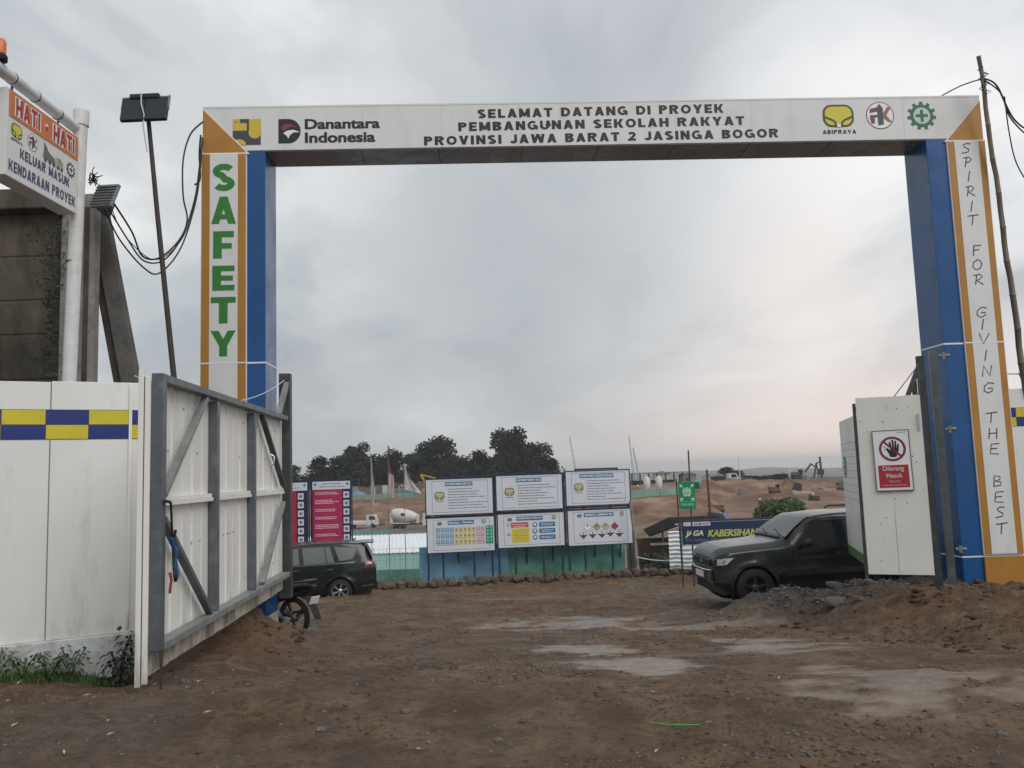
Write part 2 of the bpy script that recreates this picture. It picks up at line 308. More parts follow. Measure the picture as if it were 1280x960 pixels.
# --- a heavy block alphabet built from strokes, for the big signs
def block_geo(ch, t):
    """outline pieces of a capital in a box w x 1: returns (w, list of polygons)"""
    W = {'I': t*1.15, 'M': .95, 'W': 1.2, 'O': .88, 'G': .88, ' ': .36, 'E': .66, 'F': .62, 'L': .62, 'J': .60, 'T': .74, '-': .42, 'S': .72, '2': .68, 'P': .72, 'B': .76, 'U': .80, 'D': .80, 'H': .80, 'N': .80}
    w = W.get(ch, .82); h = t/2; P = []; tw = t*1.15
    def rc(x0, x1, z0, z1): P.append([(x0, z0), (x1, z0), (x1, z1), (x0, z1)])
    def par(x0, x1, z0=0., z1=1., k=tw): P.append([(x0, z0), (x0+k, z0), (x1+k, z1), (x1, z1)])
    def arc(cx_, cz, rx, rz, a0, a1, n=12): return [(cx_+rx*cos(R(a0+(a1-a0)*i/n)), cz+rz*sin(R(a0+(a1-a0)*i/n))) for i in range(n+1)]
    def rib(pts):
        Q = [Vector(p) for p in pts]; k = len(Q); a = []; b = []
        for i, p in enumerate(Q):
            d0 = (Q[i]-Q[i-1]).normalized() if i else (Q[1]-Q[0]).normalized(); d1 = (Q[i+1]-Q[i]).normalized() if i < k-1 else d0
            d = (d0+d1).normalized(); n = Vector((-d.y, d.x)); m_ = 1/max(.5, d.dot(d0)); a.append(p+n*h*m_); b.append(p-n*h*m_)
        for i in range(k-1): P.append([tuple(b[i]), tuple(b[i+1]), tuple(a[i+1]), tuple(a[i])])
    if ch in 'BDEFHIKLMNPR': rc(0, tw, 0, 1)
    if ch == 'A': par(0, w/2-tw/2); par(w-tw, w/2-tw/2); rc(w*.25, w*.75, .17, .17+t*.8)
    elif ch == 'V': par(w/2-tw/2, 0); par(w/2-tw/2, w-tw)
    elif ch == 'W': par(w*.25-tw/2, 0); par(w*.25-tw/2, w/2-tw/2); par(w*.75-tw/2, w/2-tw/2); par(w*.75-tw/2, w-tw)
    elif ch == 'M': rc(w-tw, w, 0, 1); par(w/2-tw/2, tw*.0+.0, .12, 1, tw); par(w/2-tw/2, w-tw, .12, 1, tw)
    elif ch == 'N': rc(w-tw, w, 0, 1); par(w-tw, 0)
    elif ch == 'Y': rc(w/2-tw/2, w/2+tw/2, 0, .45); par(w/2-tw/2, 0, .40, 1); par(w/2-tw/2, w-tw, .40, 1)
    elif ch == 'K': par(w*.30, w-tw*1.05, .38, 1); par(w-tw*1.1, w*.30, 0, .62)
    elif ch == 'E': rc(tw, w, 0, t); rc(tw, w, 1-t, 1); rc(tw, w*.93, .5-h*.9, .5+h*.9)
    elif ch == 'F': rc(tw, w, 1-t, 1); rc(tw, w*.9, .46-h*.9, .46+h*.9)
    elif ch == 'L': rc(tw, w, 0, t)
    elif ch == 'T': rc(0, w, 1-t, 1); rc(w/2-tw/2, w/2+tw/2, 0, 1-t)
    elif ch == 'H': rc(w-tw, w, 0, 1); rc(tw, w-tw, .5-h, .5+h)
    elif ch == '-': rc(.04, w-.04, .36, .36+t*.9)
    elif ch == 'D': rib([(tw, 1-h), (w*.45, 1-h)]+arc(w*.45, .5, w*.55-h, .5-h, 80, -80)+[(w*.45, h), (tw, h)])
    elif ch == 'P': rib([(tw, 1-h), (w*.5, 1-h)]+arc(w*.5, .71, w*.5-h, .29-h, 75, -75)+[(w*.5, .42+h), (tw, .42+h)])
    elif ch == 'B': rib([(tw, 1-h), (w*.5, 1-h)]+arc(w*.5, .75, w*.46-h, .25-h, 75, -75)+[(tw, .5)]); rib([(tw, .52), (w*.5, .53)]+arc(w*.5, .28, w*.5-h, .28-h, 75, -75)+[(w*.5, h), (tw, h)])
    elif ch == 'R': rib([(tw, 1-h), (w*.5, 1-h)]+arc(w*.5, .73, w*.47-h, .27-h, 75, -75)+[(w*.5, .46+h*.5), (tw, .46+h*.5)]); par(w-tw*1.1, w*.38, 0, .46)
    elif ch == 'O': rib(arc(w/2, .5, w/2-h, .5-h, 0, 360, 26))
    elif ch == 'G': rib(arc(w/2, .5, w/2-h, .5-h, 48, 318, 22)+[(w-h, .17), (w-h, .45)]); rc(w*.52, w-h, .36, .36+t*.85)
    elif ch == 'U': rib([(h, 1), (h, .38)]+arc(w/2, .38, w/2-h, .38-h, 180, 360, 12)+[(w-h, .38), (w-h, 1)])
    elif ch == 'J': rib([(w-h, 1), (w-h, .30)]+arc(w/2, .30, w/2-h, .30-h, 0, -170, 10))
    elif ch == 'S': rib(arc(w/2, .73, w/2-h, .27-h, 25, 255, 14)+arc(w/2, .27, w/2-h, .27-h*.98, 80, -155, 14))
    elif ch == '2': rib(arc(w/2, .70, w/2-h, .30-h, 165, -30, 12)+[(w*.55, .36), (h*1.6, t*1.05)]); rc(0, w, 0, t)
    return w, P
def block(mb, s, x0, x1, z0, z1, y=0.0, mi=0, t=.24, gap=.13, dz=0.0):
    x = 0; L_ = []
    for ch in s:
        w, P = block_geo(ch, t); L_.append((x, P)); x += w+gap
    tot = x-gap; k = (x1-x0)/tot; n = 0
    for ox, P in L_:
        for j, pl in enumerate(P):
            yy = y-.0004*(j % 4); vs = [(x0+(ox+p[0])*k, yy, z0+p[1]*(z1-z0)+dz*(ox+p[0])/tot) for p in pl]; mb.add(vs, [(0, 1, 2, 3)], mi)
    return mb
def block_words(s, x0, x1, z0, z1, y, m_, parent, t=.24, gap=.13, dz=0.0):
    wd = [block_geo(ch, t)[0] for ch in s]; tot = sum(wd)+gap*(len(s)-1); k = (x1-x0)/tot; x = 0; start = None
    for i, ch in enumerate(s+' '):
        if ch == ' ':
            if start is not None: b = MB(); block(b, s[start[0]:i], x0+start[1]*k, x0+(x-gap)*k, z0+dz*start[1]/tot, z1+dz*start[1]/tot, y, 0, t, gap, dz*(x-gap-start[1])/tot); b.obj('lettering', m_, parent); start = None
        elif start is None: start = (i, x)
        if i < len(s): x += wd[i]+gap
# --- the logos, drawn flat on the XZ plane; each returns an MB with its own material list
def rrect(cx_, cz, w, h, r, n=5):
    pts = []
    for qx, qz, a0 in ((1, 1, 0), (-1, 1, 90), (-1, -1, 180), (1, -1, 270)):
        for i in range(n+1):
            a = R(a0+90*i/n); pts.append((cx_+qx*(w/2-r)+r*cos(a), cz+qz*(h/2-r)+r*sin(a)))
    return pts
def logo_cup(b, cx_, cz, w, h, y, d=.0015, word=None):      # mi 0 dark, 1 yellow, 2 white, 3 navy
    b.poly(rrect(cx_, cz, w, h, h*.38), y, 0)
    b.poly(rrect(cx_, cz, w*.86, h*.82, h*.30), y-d, 1)
    for s in (-1, 1):
        b.ribbon([(cx_+s*w*.47, cz-h*.02), (cx_+s*w*.36, cz-h*.10), (cx_+s*w*.20, cz-h*.19), (cx_+s*w*.11, cz-h*.29), (cx_+s*w*.10, cz-h*.47)], w*.07, y-2*d, 0)
    b.rect(cx_-w*.06, cx_+w*.06, cz-h*.5, cz-h*.36, y-3*d, 2)
    if word: block(b, 'ABIPRAYA', cx_-w*.54, cx_+w*.54, cz-h*.80, cz-h*.62, y, 3, .22, .16)
    return b
CUP = [olive_ink, yellow_ink, white_ink, navy_ink]
def logo_fk(b, cx_, cz, r, y, d=.0015):                       # mi 0 dark, 1 white, 2 maroon, 3 brown
    b.ring(cx_, cz, r*.94, r, y, 0); b.disc(cx_, cz, r*.94, y, 1)
    b.poly([(cx_-r*.75, cz+r*.18), (cx_-r*.70, cz+r*.50), (cx_-r*.1, cz+r*.62), (cx_-r*.1, cz+r*.30)], y-d, 2)
    b.poly([(cx_-r*.75, cz-r*.20), (cx_-r*.72, cz+r*.02), (cx_-r*.1, cz+r*.06), (cx_-r*.1, cz-r*.14), (cx_-r*.4, cz-r*.16), (cx_-r*.42, cz-r*.6), (cx_-r*.66, cz-r*.58)], y-d, 2)
    b.poly([(cx_+r*.12, cz+r*.02), (cx_+r*.55, cz+r*.62), (cx_+r*.82, cz+r*.58), (cx_+r*.45, cz+r*.0), (cx_+r*.85, cz-r*.52), (cx_+r*.55, cz-r*.50), (cx_+r*.12, cz-r*.1)], y-d, 3)
    b.poly([(cx_-r*.18, cz-r*.72), (cx_+r*.22, cz-r*.66), (cx_+r*.22, cz+r*.55), (cx_-r*.02, cz+r*.86), (cx_-r*.18, cz+r*.6)], y-2*d, 0)
    return b
FK = [greydk_ink, white_ink, maroon_ink, brown_ink]
def logo_gear(b, cx_, cz, r, y, d=.0015):                     # mi 0 green, 1 pale
    n = 11; pts = []
    for i in range(n):
        a = 2*pi*i/n
        for da, rr in ((-.16, .80), (-.11, 1.0), (.11, 1.0), (.16, .80)): pts.append((cx_+r*rr*sin(a+da), cz+r*rr*cos(a+da)))
    b.poly(pts, y, 0); b.disc(cx_, cz, r*.58, y-d, 1)
    for q in (((-.42, .42), (-.10, .10)), ((-.10, .10), (-.42, .42))): b.rect(cx_+r*q[0][0], cx_+r*q[0][1], cz+r*q[1][0], cz+r*q[1][1], y-(2 if q[0][0] == -.42 else 3)*d, 0)
    return b
GEAR = [gear_ink, pale_green]
CUP_B = [mat('dark_print', (.05, .055, .045), .5), mat('faded_yellow_print', (.48, .46, .26), .5), white_ink, txt_grey]
GEAR_B = [mat('faded_green_print', (.10, .22, .17), .5), pale_green]

# ------------------------------------------------------------------ noise and the shape of the land
def _hash(ix, iy, s):
    n = (ix*374761393+iy*668265263+s*1442695041) & 0xffffffff
    n = ((n ^ (n >> 13))*1274126177) & 0xffffffff
    return ((n ^ (n >> 16)) & 0xffff)/65535.0
def vnoise(x, y, s=0):
    x = np.asarray(x, float); y = np.asarray(y, float)
    ix = np.floor(x).astype(np.int64); iy = np.floor(y).astype(np.int64); fx = x-ix; fy = y-iy
    fx = fx*fx*(3-2*fx); fy = fy*fy*(3-2*fy)
    a = _hash(ix, iy, s); b = _hash(ix+1, iy, s); c = _hash(ix, iy+1, s); d = _hash(ix+1, iy+1, s)
    return (a+(b-a)*fx+(c-a)*fy+(a-b-c+d)*fx*fy)*2-1
def fbm(x, y, s=0, o=4, g=.5):
    r = 0; am = 1
    for i in range(o): r = r+am*vnoise(x*2**i+i*7.3, y*2**i+i*3.1, s+i); am *= g
    return r
def sst(a, b, x):
    t = np.clip((x-a)/(b-a), 0, 1); return t*t*(3-2*t)
PUD = [(.92, 14.1, 1.3, 1.0, .9), (.62, 9.9, .62, 1.0, 1.15), (1.12, 7.85, .45, .78, 1.15), (2.7, 13.0, 1.1, .45, .7), (3.0, 9.7, .95, .85, 1.15), (3.3, 9.1, .5, .3, .8), (2.75, 6.4, .85, .8, .9), (3.35, 5.9, .7, .45, .75), (1.9, 8.9, .5, .25, .4), (-.1, 21, 1.6, .7, .4)]
def wetmask(x, y):
    w = np.zeros_like(x)
    for px, py, rx, ry, k in PUD:
        d = np.sqrt(((x-px)/rx)**2+((y-py)/ry)**2)+.55*fbm(x*1.6, y*2.4, 41, 5, .65)
        w = np.maximum(w, k*(1-sst(.35, 1.25, d)))
    return w
def base_h(x, y):
    z = np.interp(y, [-50, 6.5, 12.5, 17, 28, 60], [0, 0, -.75, -1.05, -2.1, -2.2])
    k = sst(3.9, 5.7, x)*(1-sst(13.8, 15.6, y)); zb = np.interp(y, [-50, 6, 9, 13], [0, 0, -.08, -.27]); z = z*(1-k)+zb*k
    k = (1-sst(-4.9, -3.6, x))*(1-sst(12, 15, y)); return z*(1-k)
def ground_h(x, y):
    x = np.asarray(x, float); y = np.asarray(y, float); z = base_h(x, y)
    w = wetmask(x, y); rough = 1-w
    # the soil heaped under the open gate leaf and the bank in front of the right pillar
    z = z+(.56+.12*fbm(x*3, y*3, 62, 5, .65))*np.exp(-((x+3.75)/.75)**2-((y-11.3)/1.25)**2)+.07*fbm(x*2.6, y*2.6, 63, 5, .65)*np.exp(-((x+3.3)/.7)**2-((y-9.8)/1.6)**2)+.16*np.exp(-((x+3.1)/.35)**2-((y-9.2)/1.0)**2)
    z = z+.07*np.exp(-((y-5.0-.0*x)/.8)**2)*sst(-2, -4, x)*0
    bank = sst(3.6, 4.8, x)*sst(7.8, 9.2, y)*(1-sst(14.3, 15.2, y))
    z = z+bank*(-.02+.06*fbm(x*1.7, y*2.3, 5, 5, .66)+.03*np.abs(fbm(x*6, y*6, 6, 3, .6)))
    z = z+(.42+.08*fbm(x*4, y*4, 61, 4, .6))*np.exp(-(np.abs(x-4.05)/.68)**2.4-(np.abs(y-14.0)/.6)**2.2)-.06*np.exp(-((x-5.9)/.8)**2-((y-14.0)/.7)**2)
    z = z-.12*np.exp(-(((x+4.6)*.48-(y-8.2)*.88)/.8)**2)*(x < -3.4)
    # ruts left by lorries turning out of the gate
    u = x-.010*(y-4)**2; rut = (np.exp(-((u+.2)/.16)**2)+np.exp(-((u+1.9)/.16)**2)+.7*np.exp(-((u-2.3)/.2)**2)+.7*np.exp(-((u-.8)/.14)**2))
    z = z-.03*rut*rough*(.5+.5*vnoise(x*.7, y*.7, 3))
    ph = (y+.35*np.abs(((u*3.1) % 1)-.5))*2*pi/.145      # lug marks pressed into the ruts
    z = z+.010*np.clip(rut-.25, 0, 1)*np.sign(np.sin(ph))*rough*sst(-.2, .35, vnoise(x*.9, y*.5, 27))*(1-sst(12, 16, y))
    far_r = sst(14, 20, y)
    z = z+rough*((.016+.02*far_r)*fbm(x*1.1, y*1.1, 11, 3)+(.015+.02*far_r)*fbm(x*5, y*(5-2.5*far_r), 12, 5, .68)*(.5+.8*sst(-.2, .6, vnoise(x*.6, y*.8, 14)))+bank*.022*fbm(x*8, y*8, 15, 4, .65))
    return z-.012*w
def gz(x, y): return float(ground_h(np.array([x]), np.array([y]))[0])

def grid_mesh(name, X, Y, Z, matl, attrs=None):
    ny, nx = X.shape; co = np.stack([X, Y, Z], -1).reshape(-1, 3).astype(np.float32)
    i = np.arange((ny-1)*(nx-1)); a = (i//(nx-1))*nx+(i % (nx-1)); q = np.stack([a, a+1, a+nx+1, a+nx], -1).astype(np.int32)
    me = bpy.data.meshes.new(name); me.vertices.add(len(co)); me.vertices.foreach_set('co', co.ravel())
    me.loops.add(q.size); me.loops.foreach_set('vertex_index', q.ravel()); me.polygons.add(len(q))
    me.polygons.foreach_set('loop_start', np.arange(0, q.size, 4, dtype=np.int32)); me.polygons.foreach_set('loop_total', np.full(len(q), 4, np.int32))
    me.update(calc_edges=True); me.polygons.foreach_set('use_smooth', np.ones(len(q), bool)); me.materials.append(matl)
    for k, v in (attrs or {}).items():
        at = me.attributes.new(k, 'FLOAT', 'POINT'); at.data.foreach_set('value', v.ravel().astype(np.float32))
    return me

def mud_material():
    M = bpy.data.materials.new('wet_mud'); M.use_nodes = True; nt = M.node_tree; N = nt.nodes; L = nt.links; b = N['Principled BSDF']
    tc = N.new('ShaderNodeTexCoord')
    def nz(s, d=6, r=.6, w=0):
        mp = N.new('ShaderNodeMapping'); L.new(tc.outputs['Object'], mp.inputs[0]); mp.inputs['Location'].default_value = (w, w, 0)
        n = N.new('ShaderNodeTexNoise'); L.new(mp.outputs[0], n.inputs['Vector']); n.inputs['Scale'].default_value = s; n.inputs['Detail'].default_value = d; n.inputs['Roughness'].default_value = r; return n.outputs[0]
    def nzs(s, d, r, w):       # streaked along the way the lorries drag the mud
        mp = N.new('ShaderNodeMapping'); L.new(tc.outputs['Object'], mp.inputs[0]); mp.inputs['Location'].default_value = (w, w, 0); mp.inputs['Rotation'].default_value = (0, 0, R(20)); mp.inputs['Scale'].default_value = (1.6, .8, 1)
        n = N.new('ShaderNodeTexNoise'); L.new(mp.outputs[0], n.inputs['Vector']); n.inputs['Scale'].default_value = s; n.inputs['Detail'].default_value = d; n.inputs['Roughness'].default_value = r; return n.outputs[0]
    def mr(v, a, c, o0=0., o1=1.):
        n = N.new('ShaderNodeMapRange'); L.new(v, n.inputs[0]); n.inputs[1].default_value = a; n.inputs[2].default_value = c; n.inputs[3].default_value = o0; n.inputs[4].default_value = o1; return n.outputs[0]
    def mx(f, a, c):
        n = N.new('ShaderNodeMix'); n.data_type = 'RGBA'
        if isinstance(f, float): n.inputs[0].default_value = f
        else: L.new(f, n.inputs[0])
        for i, s in ((6, a), (7, c)):
            if isinstance(s, tuple): n.inputs[i].default_value = (*s, 1)
            else: L.new(s, n.inputs[i])
        return n.outputs[2]
    def ml(a, c, op='MULTIPLY'):
        n = N.new('ShaderNodeMath'); n.operation = op; L.new(a, n.inputs[0])
        if isinstance(c, float): n.inputs[1].default_value = c
        else: L.new(c, n.inputs[1])
        return n.outputs[0]
    def ml2(v): return mr(v, .35, .6, .35, .85)
    at = N.new('ShaderNodeAttribute'); at.attribute_name = 'wet'; red = N.new('ShaderNodeAttribute'); red.attribute_name = 'red'; gv = N.new('ShaderNodeAttribute'); gv.attribute_name = 'gravel'
    c = mx(mr(nz(.9, 4, .55), .35, .65), (.150, .090, .050), (.215, .140, .083))
    c = mx(mr(nz(3.1, 6, .65, 5), .42, .66), c, (.095, .058, .034))
    c = mx(ml(mr(nz(13, 9, .8, 9), .50, .60), .85), c, (.052, .032, .020))
    c = mx(ml(mr(nz(30, 7, .75, 13), .57, .66), .7), c, (.25, .19, .135))
    c = mx(ml(mr(nzs(1.1, 6, .62, 71), .50, .62), .7), c, (.078, .049, .030))
    c = mx(ml(mr(nzs(1.6, 6, .62, 83), .55, .66), .5), c, (.21, .155, .105))
    c = mx(red.outputs['Fac'], c, mx(mr(nz(5, 6, .7, 3), .4, .6), (.13, .063, .034), (.17, .09, .05)))
    c = mx(gv.outputs['Fac'], c, mx(mr(nz(14, 6, .75, 2), .4, .62), (.045, .043, .04), (.13, .12, .105)))
    wet = at.outputs['Fac']
    c = mx(ml(wet, ml2(nz(4, 7, .7, 61))), c, mx(mr(nz(6, 6, .6, 21), .4, .6), (.27, .23, .19), (.18, .145, .115)))  # wet films: paler colour stands in for part of their sky sheen
    L.new(c, b.inputs['Base Color'])
    # trodden mud is damp in patches: glossier there, mirror-smooth in the puddle films
    rg = mr(nz(2.2, 6, .6, 31), .35, .65, .55, .9)
    n = N.new('ShaderNodeMix'); n.data_type = 'FLOAT'; L.new(mr(wet, .15, .9), n.inputs[0]); L.new(rg, n.inputs[2]); L.new(mr(nz(3, 7, .7, 43), .38, .62, .14, .48), n.inputs[3]); L.new(n.outputs[0], b.inputs['Roughness'])
    b.inputs['Specular IOR Level'].default_value = .32
    bp = N.new('ShaderNodeBump'); bp.inputs['Distance'].default_value = .045
    L.new(mr(wet, 0., .9, 1.0, .38), bp.inputs['Strength'])
    hh = ml(ml(nz(16, 8, .72, 2), ml(nz(55, 6, .7, 4), .45), 'ADD'), 1.0); L.new(hh, bp.inputs['Height']); L.new(bp.outputs[0], b.inputs['Normal'])
    return M
mud = mud_material()
def kerb_y(x): return 28.56+.19*(x+4.49)
def build_yard():
    ys = np.concatenate([np.arange(-3, 3.6, .25), np.arange(3.6, 9, .026), np.arange(9, 16, .045), np.arange(16, 31.2, .09)])
    def xs(lo, hi, s): return np.arange(lo, hi, s)
    xv = np.concatenate([xs(-16, -6.5, .25), xs(-6.5, 8.6, .034), xs(8.6, 18, .25)])
    X, Y = np.meshgrid(xv, ys); Z = ground_h(X, Y); W = wetmask(X, Y)
    red = .5*sst(3.2, 5.5, X)*sst(7.6, 9.5, Y)*(1-sst(14, 16, Y))*sst(-.5, .5, fbm(X*.8, Y*.8, 77, 4)+.3)+.35*sst(.1, .9, fbm(X*.35, Y*.35, 71, 3))*sst(14, 20, Y)
    red = np.maximum(red, .6*np.exp(-((X+3.3)/.8)**2-((Y-9.8)/1.6)**2))
    pale = .9*np.exp(-((X+2.9)/.75)**2-((Y-8.75)/.22)**2)*sst(-.3, .5, fbm(X*4, Y*4, 79, 4))
    grv = np.exp(-((X-4.3)/1.3)**2-((Y-14.2)/.9)**2)+.6*np.exp(-((X-6)/1.0)**2-((Y-13.6)/.8)**2)+.65*sst(.15, .8, fbm(X*.7+3, Y*.7, 90, 4))*np.exp(-((X+2.0)/1.8)**2-((Y-6.0)/.9)**2)+.5*sst(.2, .8, fbm(X*.9, Y*.5, 95, 4))*sst(12, 14, Y)*sst(1.5, 3, X)
    grv = grv+.18*sst(0, .8, fbm(X*.6, Y*.6, 97, 4))
    me = grid_mesh('muddy_ground', X, Y, Z, mud, dict(wet=np.maximum(W, pale*.8), red=np.clip(red, 0, 1), gravel=np.clip(grv, 0, 1)*(1-W)))
    o = link('muddy_ground', me, kind='structure')
build_yard()

# the excavated site and the land beyond, one sheet reaching the horizon
def edge_y(x): return np.interp(x, [-400, -60, -38, -20, -8, 1, 7, 12, 22, 30, 400], [168, 165, 160, 162, 158, 135, 112, 102, 104, 128, 135])
def site_h(x, y):
    x = np.asarray(x, float); y = np.asarray(y, float)
    floor_ = np.interp(y, [30, 33, 40, 60, 90, 135, 175, 240, 400, 900], [-2.7, -3.0, -5.2, -6.0, -6.3, -6.5, -6.6, -7, -14, -45])
    rgt = sst(4, 18, x)*(1-sst(140, 190, y)); floor_ = floor_*(1-rgt)+rgt*np.interp(y, [30, 34, 60, 100, 140], [-2.7, -2.9, -4.0, -4.4, -3.4])
    e = edge_y(x); t = sst(0, 1, (y-(e-13))/13.0); top = -2.0-.006*(y-150)*(y > 150)
    z = floor_*(1-t)+top*t
    out = sst(230, 700, y); z = z*(1-out)+out*-42
    # the mound dug out on the right, with the terraced cut in front of it
    z = z+1.7*np.exp(-((x-33)/15)**2-((y-118)/26)**2)
    z = z+(.45*(1-.9*np.exp(-((x+16)/12)**2-((y-120)/30)**2))*fbm(x*.06, y*.06, 201, 4)+.22*fbm(x*.3, y*.3, 202, 4))+.5*np.abs(fbm(x*.11+y*.05, y*.05, 207, 4, .6))*sst(15, 26, x)*sst(70, 90, y)*(1-sst(160, 200, y))*sst(34, 70, y)
    rg2 = sst(12, 20, x)*(1-sst(150, 175, y))*sst(62, 80, y)            # benches cut by the diggers
    st = 1.0; zq = np.floor(z/st)*st+st*sst(.55, 1.0, z/st-np.floor(z/st)); z = z*(1-.75*rg2)+zq*.75*rg2+rg2*.07*fbm(x*.5, y*.5, 211, 4, .65)
    # ridges in the haze
    z = z+np.where(y > 650, sst(650, 1100, y)*(1-sst(1500, 2400, y))*(20+7*fbm(x*.0045, y*.002, 203, 5, .6))+sst(1500, 2300, y)*(1-sst(3200, 4200, y))*(27+9*fbm(x*.0028+4, y*.001, 204, 5, .6)), 0)
    z = np.where(y < 31.0, base_h(x, y)-.7, z)
    return z
def sz(x, y): return float(site_h(np.array([x]), np.array([y]))[0])
def earth_material():
    M = bpy.data.materials.new('excavated_earth'); M.use_nodes = True; nt = M.node_tree; N = nt.nodes; L = nt.links; b = N['Principled BSDF']; b.inputs['Roughness'].default_value = .95; b.inputs['Specular IOR Level'].default_value = .15
    tc = N.new('ShaderNodeTexCoord')
    def nz(s, d=6, r=.6, st=(1, 1, 1)):
        mp = N.new('ShaderNodeMapping'); L.new(tc.outputs['Object'], mp.inputs[0]); mp.inputs['Scale'].default_value = st
        n = N.new('ShaderNodeTexNoise'); L.new(mp.outputs[0], n.inputs['Vector']); n.inputs['Scale'].default_value = s; n.inputs['Detail'].default_value = d; n.inputs['Roughness'].default_value = r; return n.outputs[0]
    def ramp(v, st):
        n = N.new('ShaderNodeValToRGB'); L.new(v, n.inputs[0]); e = n.color_ramp.elements
        e[0].position, e[0].color = st[0][0], (*st[0][1], 1); e[1].position, e[1].color = st[-1][0], (*st[-1][1], 1)
        for p, c in st[1:-1]: k = e.new(p); k.color = (*c, 1)
        return n.outputs[0]
    def mx(f, a, c):
        n = N.new('ShaderNodeMix'); n.data_type = 'RGBA'; L.new(f, n.inputs[0]); L.new(a, n.inputs[6]); L.new(c, n.inputs[7]); return n.outputs[2]
    def at(k): n = N.new('ShaderNodeAttribute'); n.attribute_name = k; return n.outputs['Fac']
    soil = ramp(nz(.12, 7, .6), [(.36, (.12, .08, .06)), (.5, (.20, .14, .105)), (.62, (.29, .22, .175))])
    redc = ramp(nz(.22, 7, .62, (1, 1, 3)), [(.34, (.10, .055, .038)), (.47, (.17, .098, .070)), (.57, (.21, .13, .094)), (.68, (.31, .215, .16))])
    road = ramp(nz(.3, 6, .6), [(.3, (.085, .08, .075)), (.7, (.17, .155, .14))])
    veg = ramp(nz(.03, 9, .7), [(.35, (.035, .05, .028)), (.52, (.06, .08, .04)), (.68, (.11, .11, .07))])
    c = mx(at('cut'), soil, redc); c = mx(at('road'), c, road); c = mx(at('veg'), c, veg)
    L.new(c, b.inputs['Base Color'])
    return M
earth = earth_material()
def build_site():
    ys = np.concatenate([np.arange(-60, 24, 6), np.arange(24, 31, 1), [30.95, 31.05], np.arange(31.5, 60, 1.2), np.arange(60, 190, 1.1), np.arange(192, 260, 4), np.geomspace(264, 4500, 130)])
    u = np.concatenate([-np.geomspace(4500, 62, 60), np.arange(-60, 70, 1.1), np.arange(72, 200, 4), np.arange(200, 2600, 17), np.geomspace(2620, 4500, 8)])
    X, Y = np.meshgrid(u, ys); Z = site_h(X, Y); e = edge_y(X)
    cut = sst(-14, -10, Y-e)*(1-sst(-1, 2, Y-e)); cut = np.maximum(cut, .6*sst(18, 28, X)*(1-sst(150, 165, Y))*sst(60, 80, Y))
    road = (1-sst(-16, -11, Y-e))*(1-sst(-6, 4, X))*sst(60, 80, Y)*.9
    veg = np.maximum(sst(175, 215, Y+12*fbm(X*.05, Y*.05, 9)), sst(8, 3, Y-31)*0)
    veg = np.maximum(veg, .6*sst(26, 60, X)*sst(.0, .6, fbm(X*.05, Y*.05, 17))*sst(100, 130, Y))
    link('site_terrain', grid_mesh('site_terrain', X, Y, Z, earth, dict(cut=cut, road=road, veg=np.clip(veg, 0, 1))), kind='structure')
build_site()

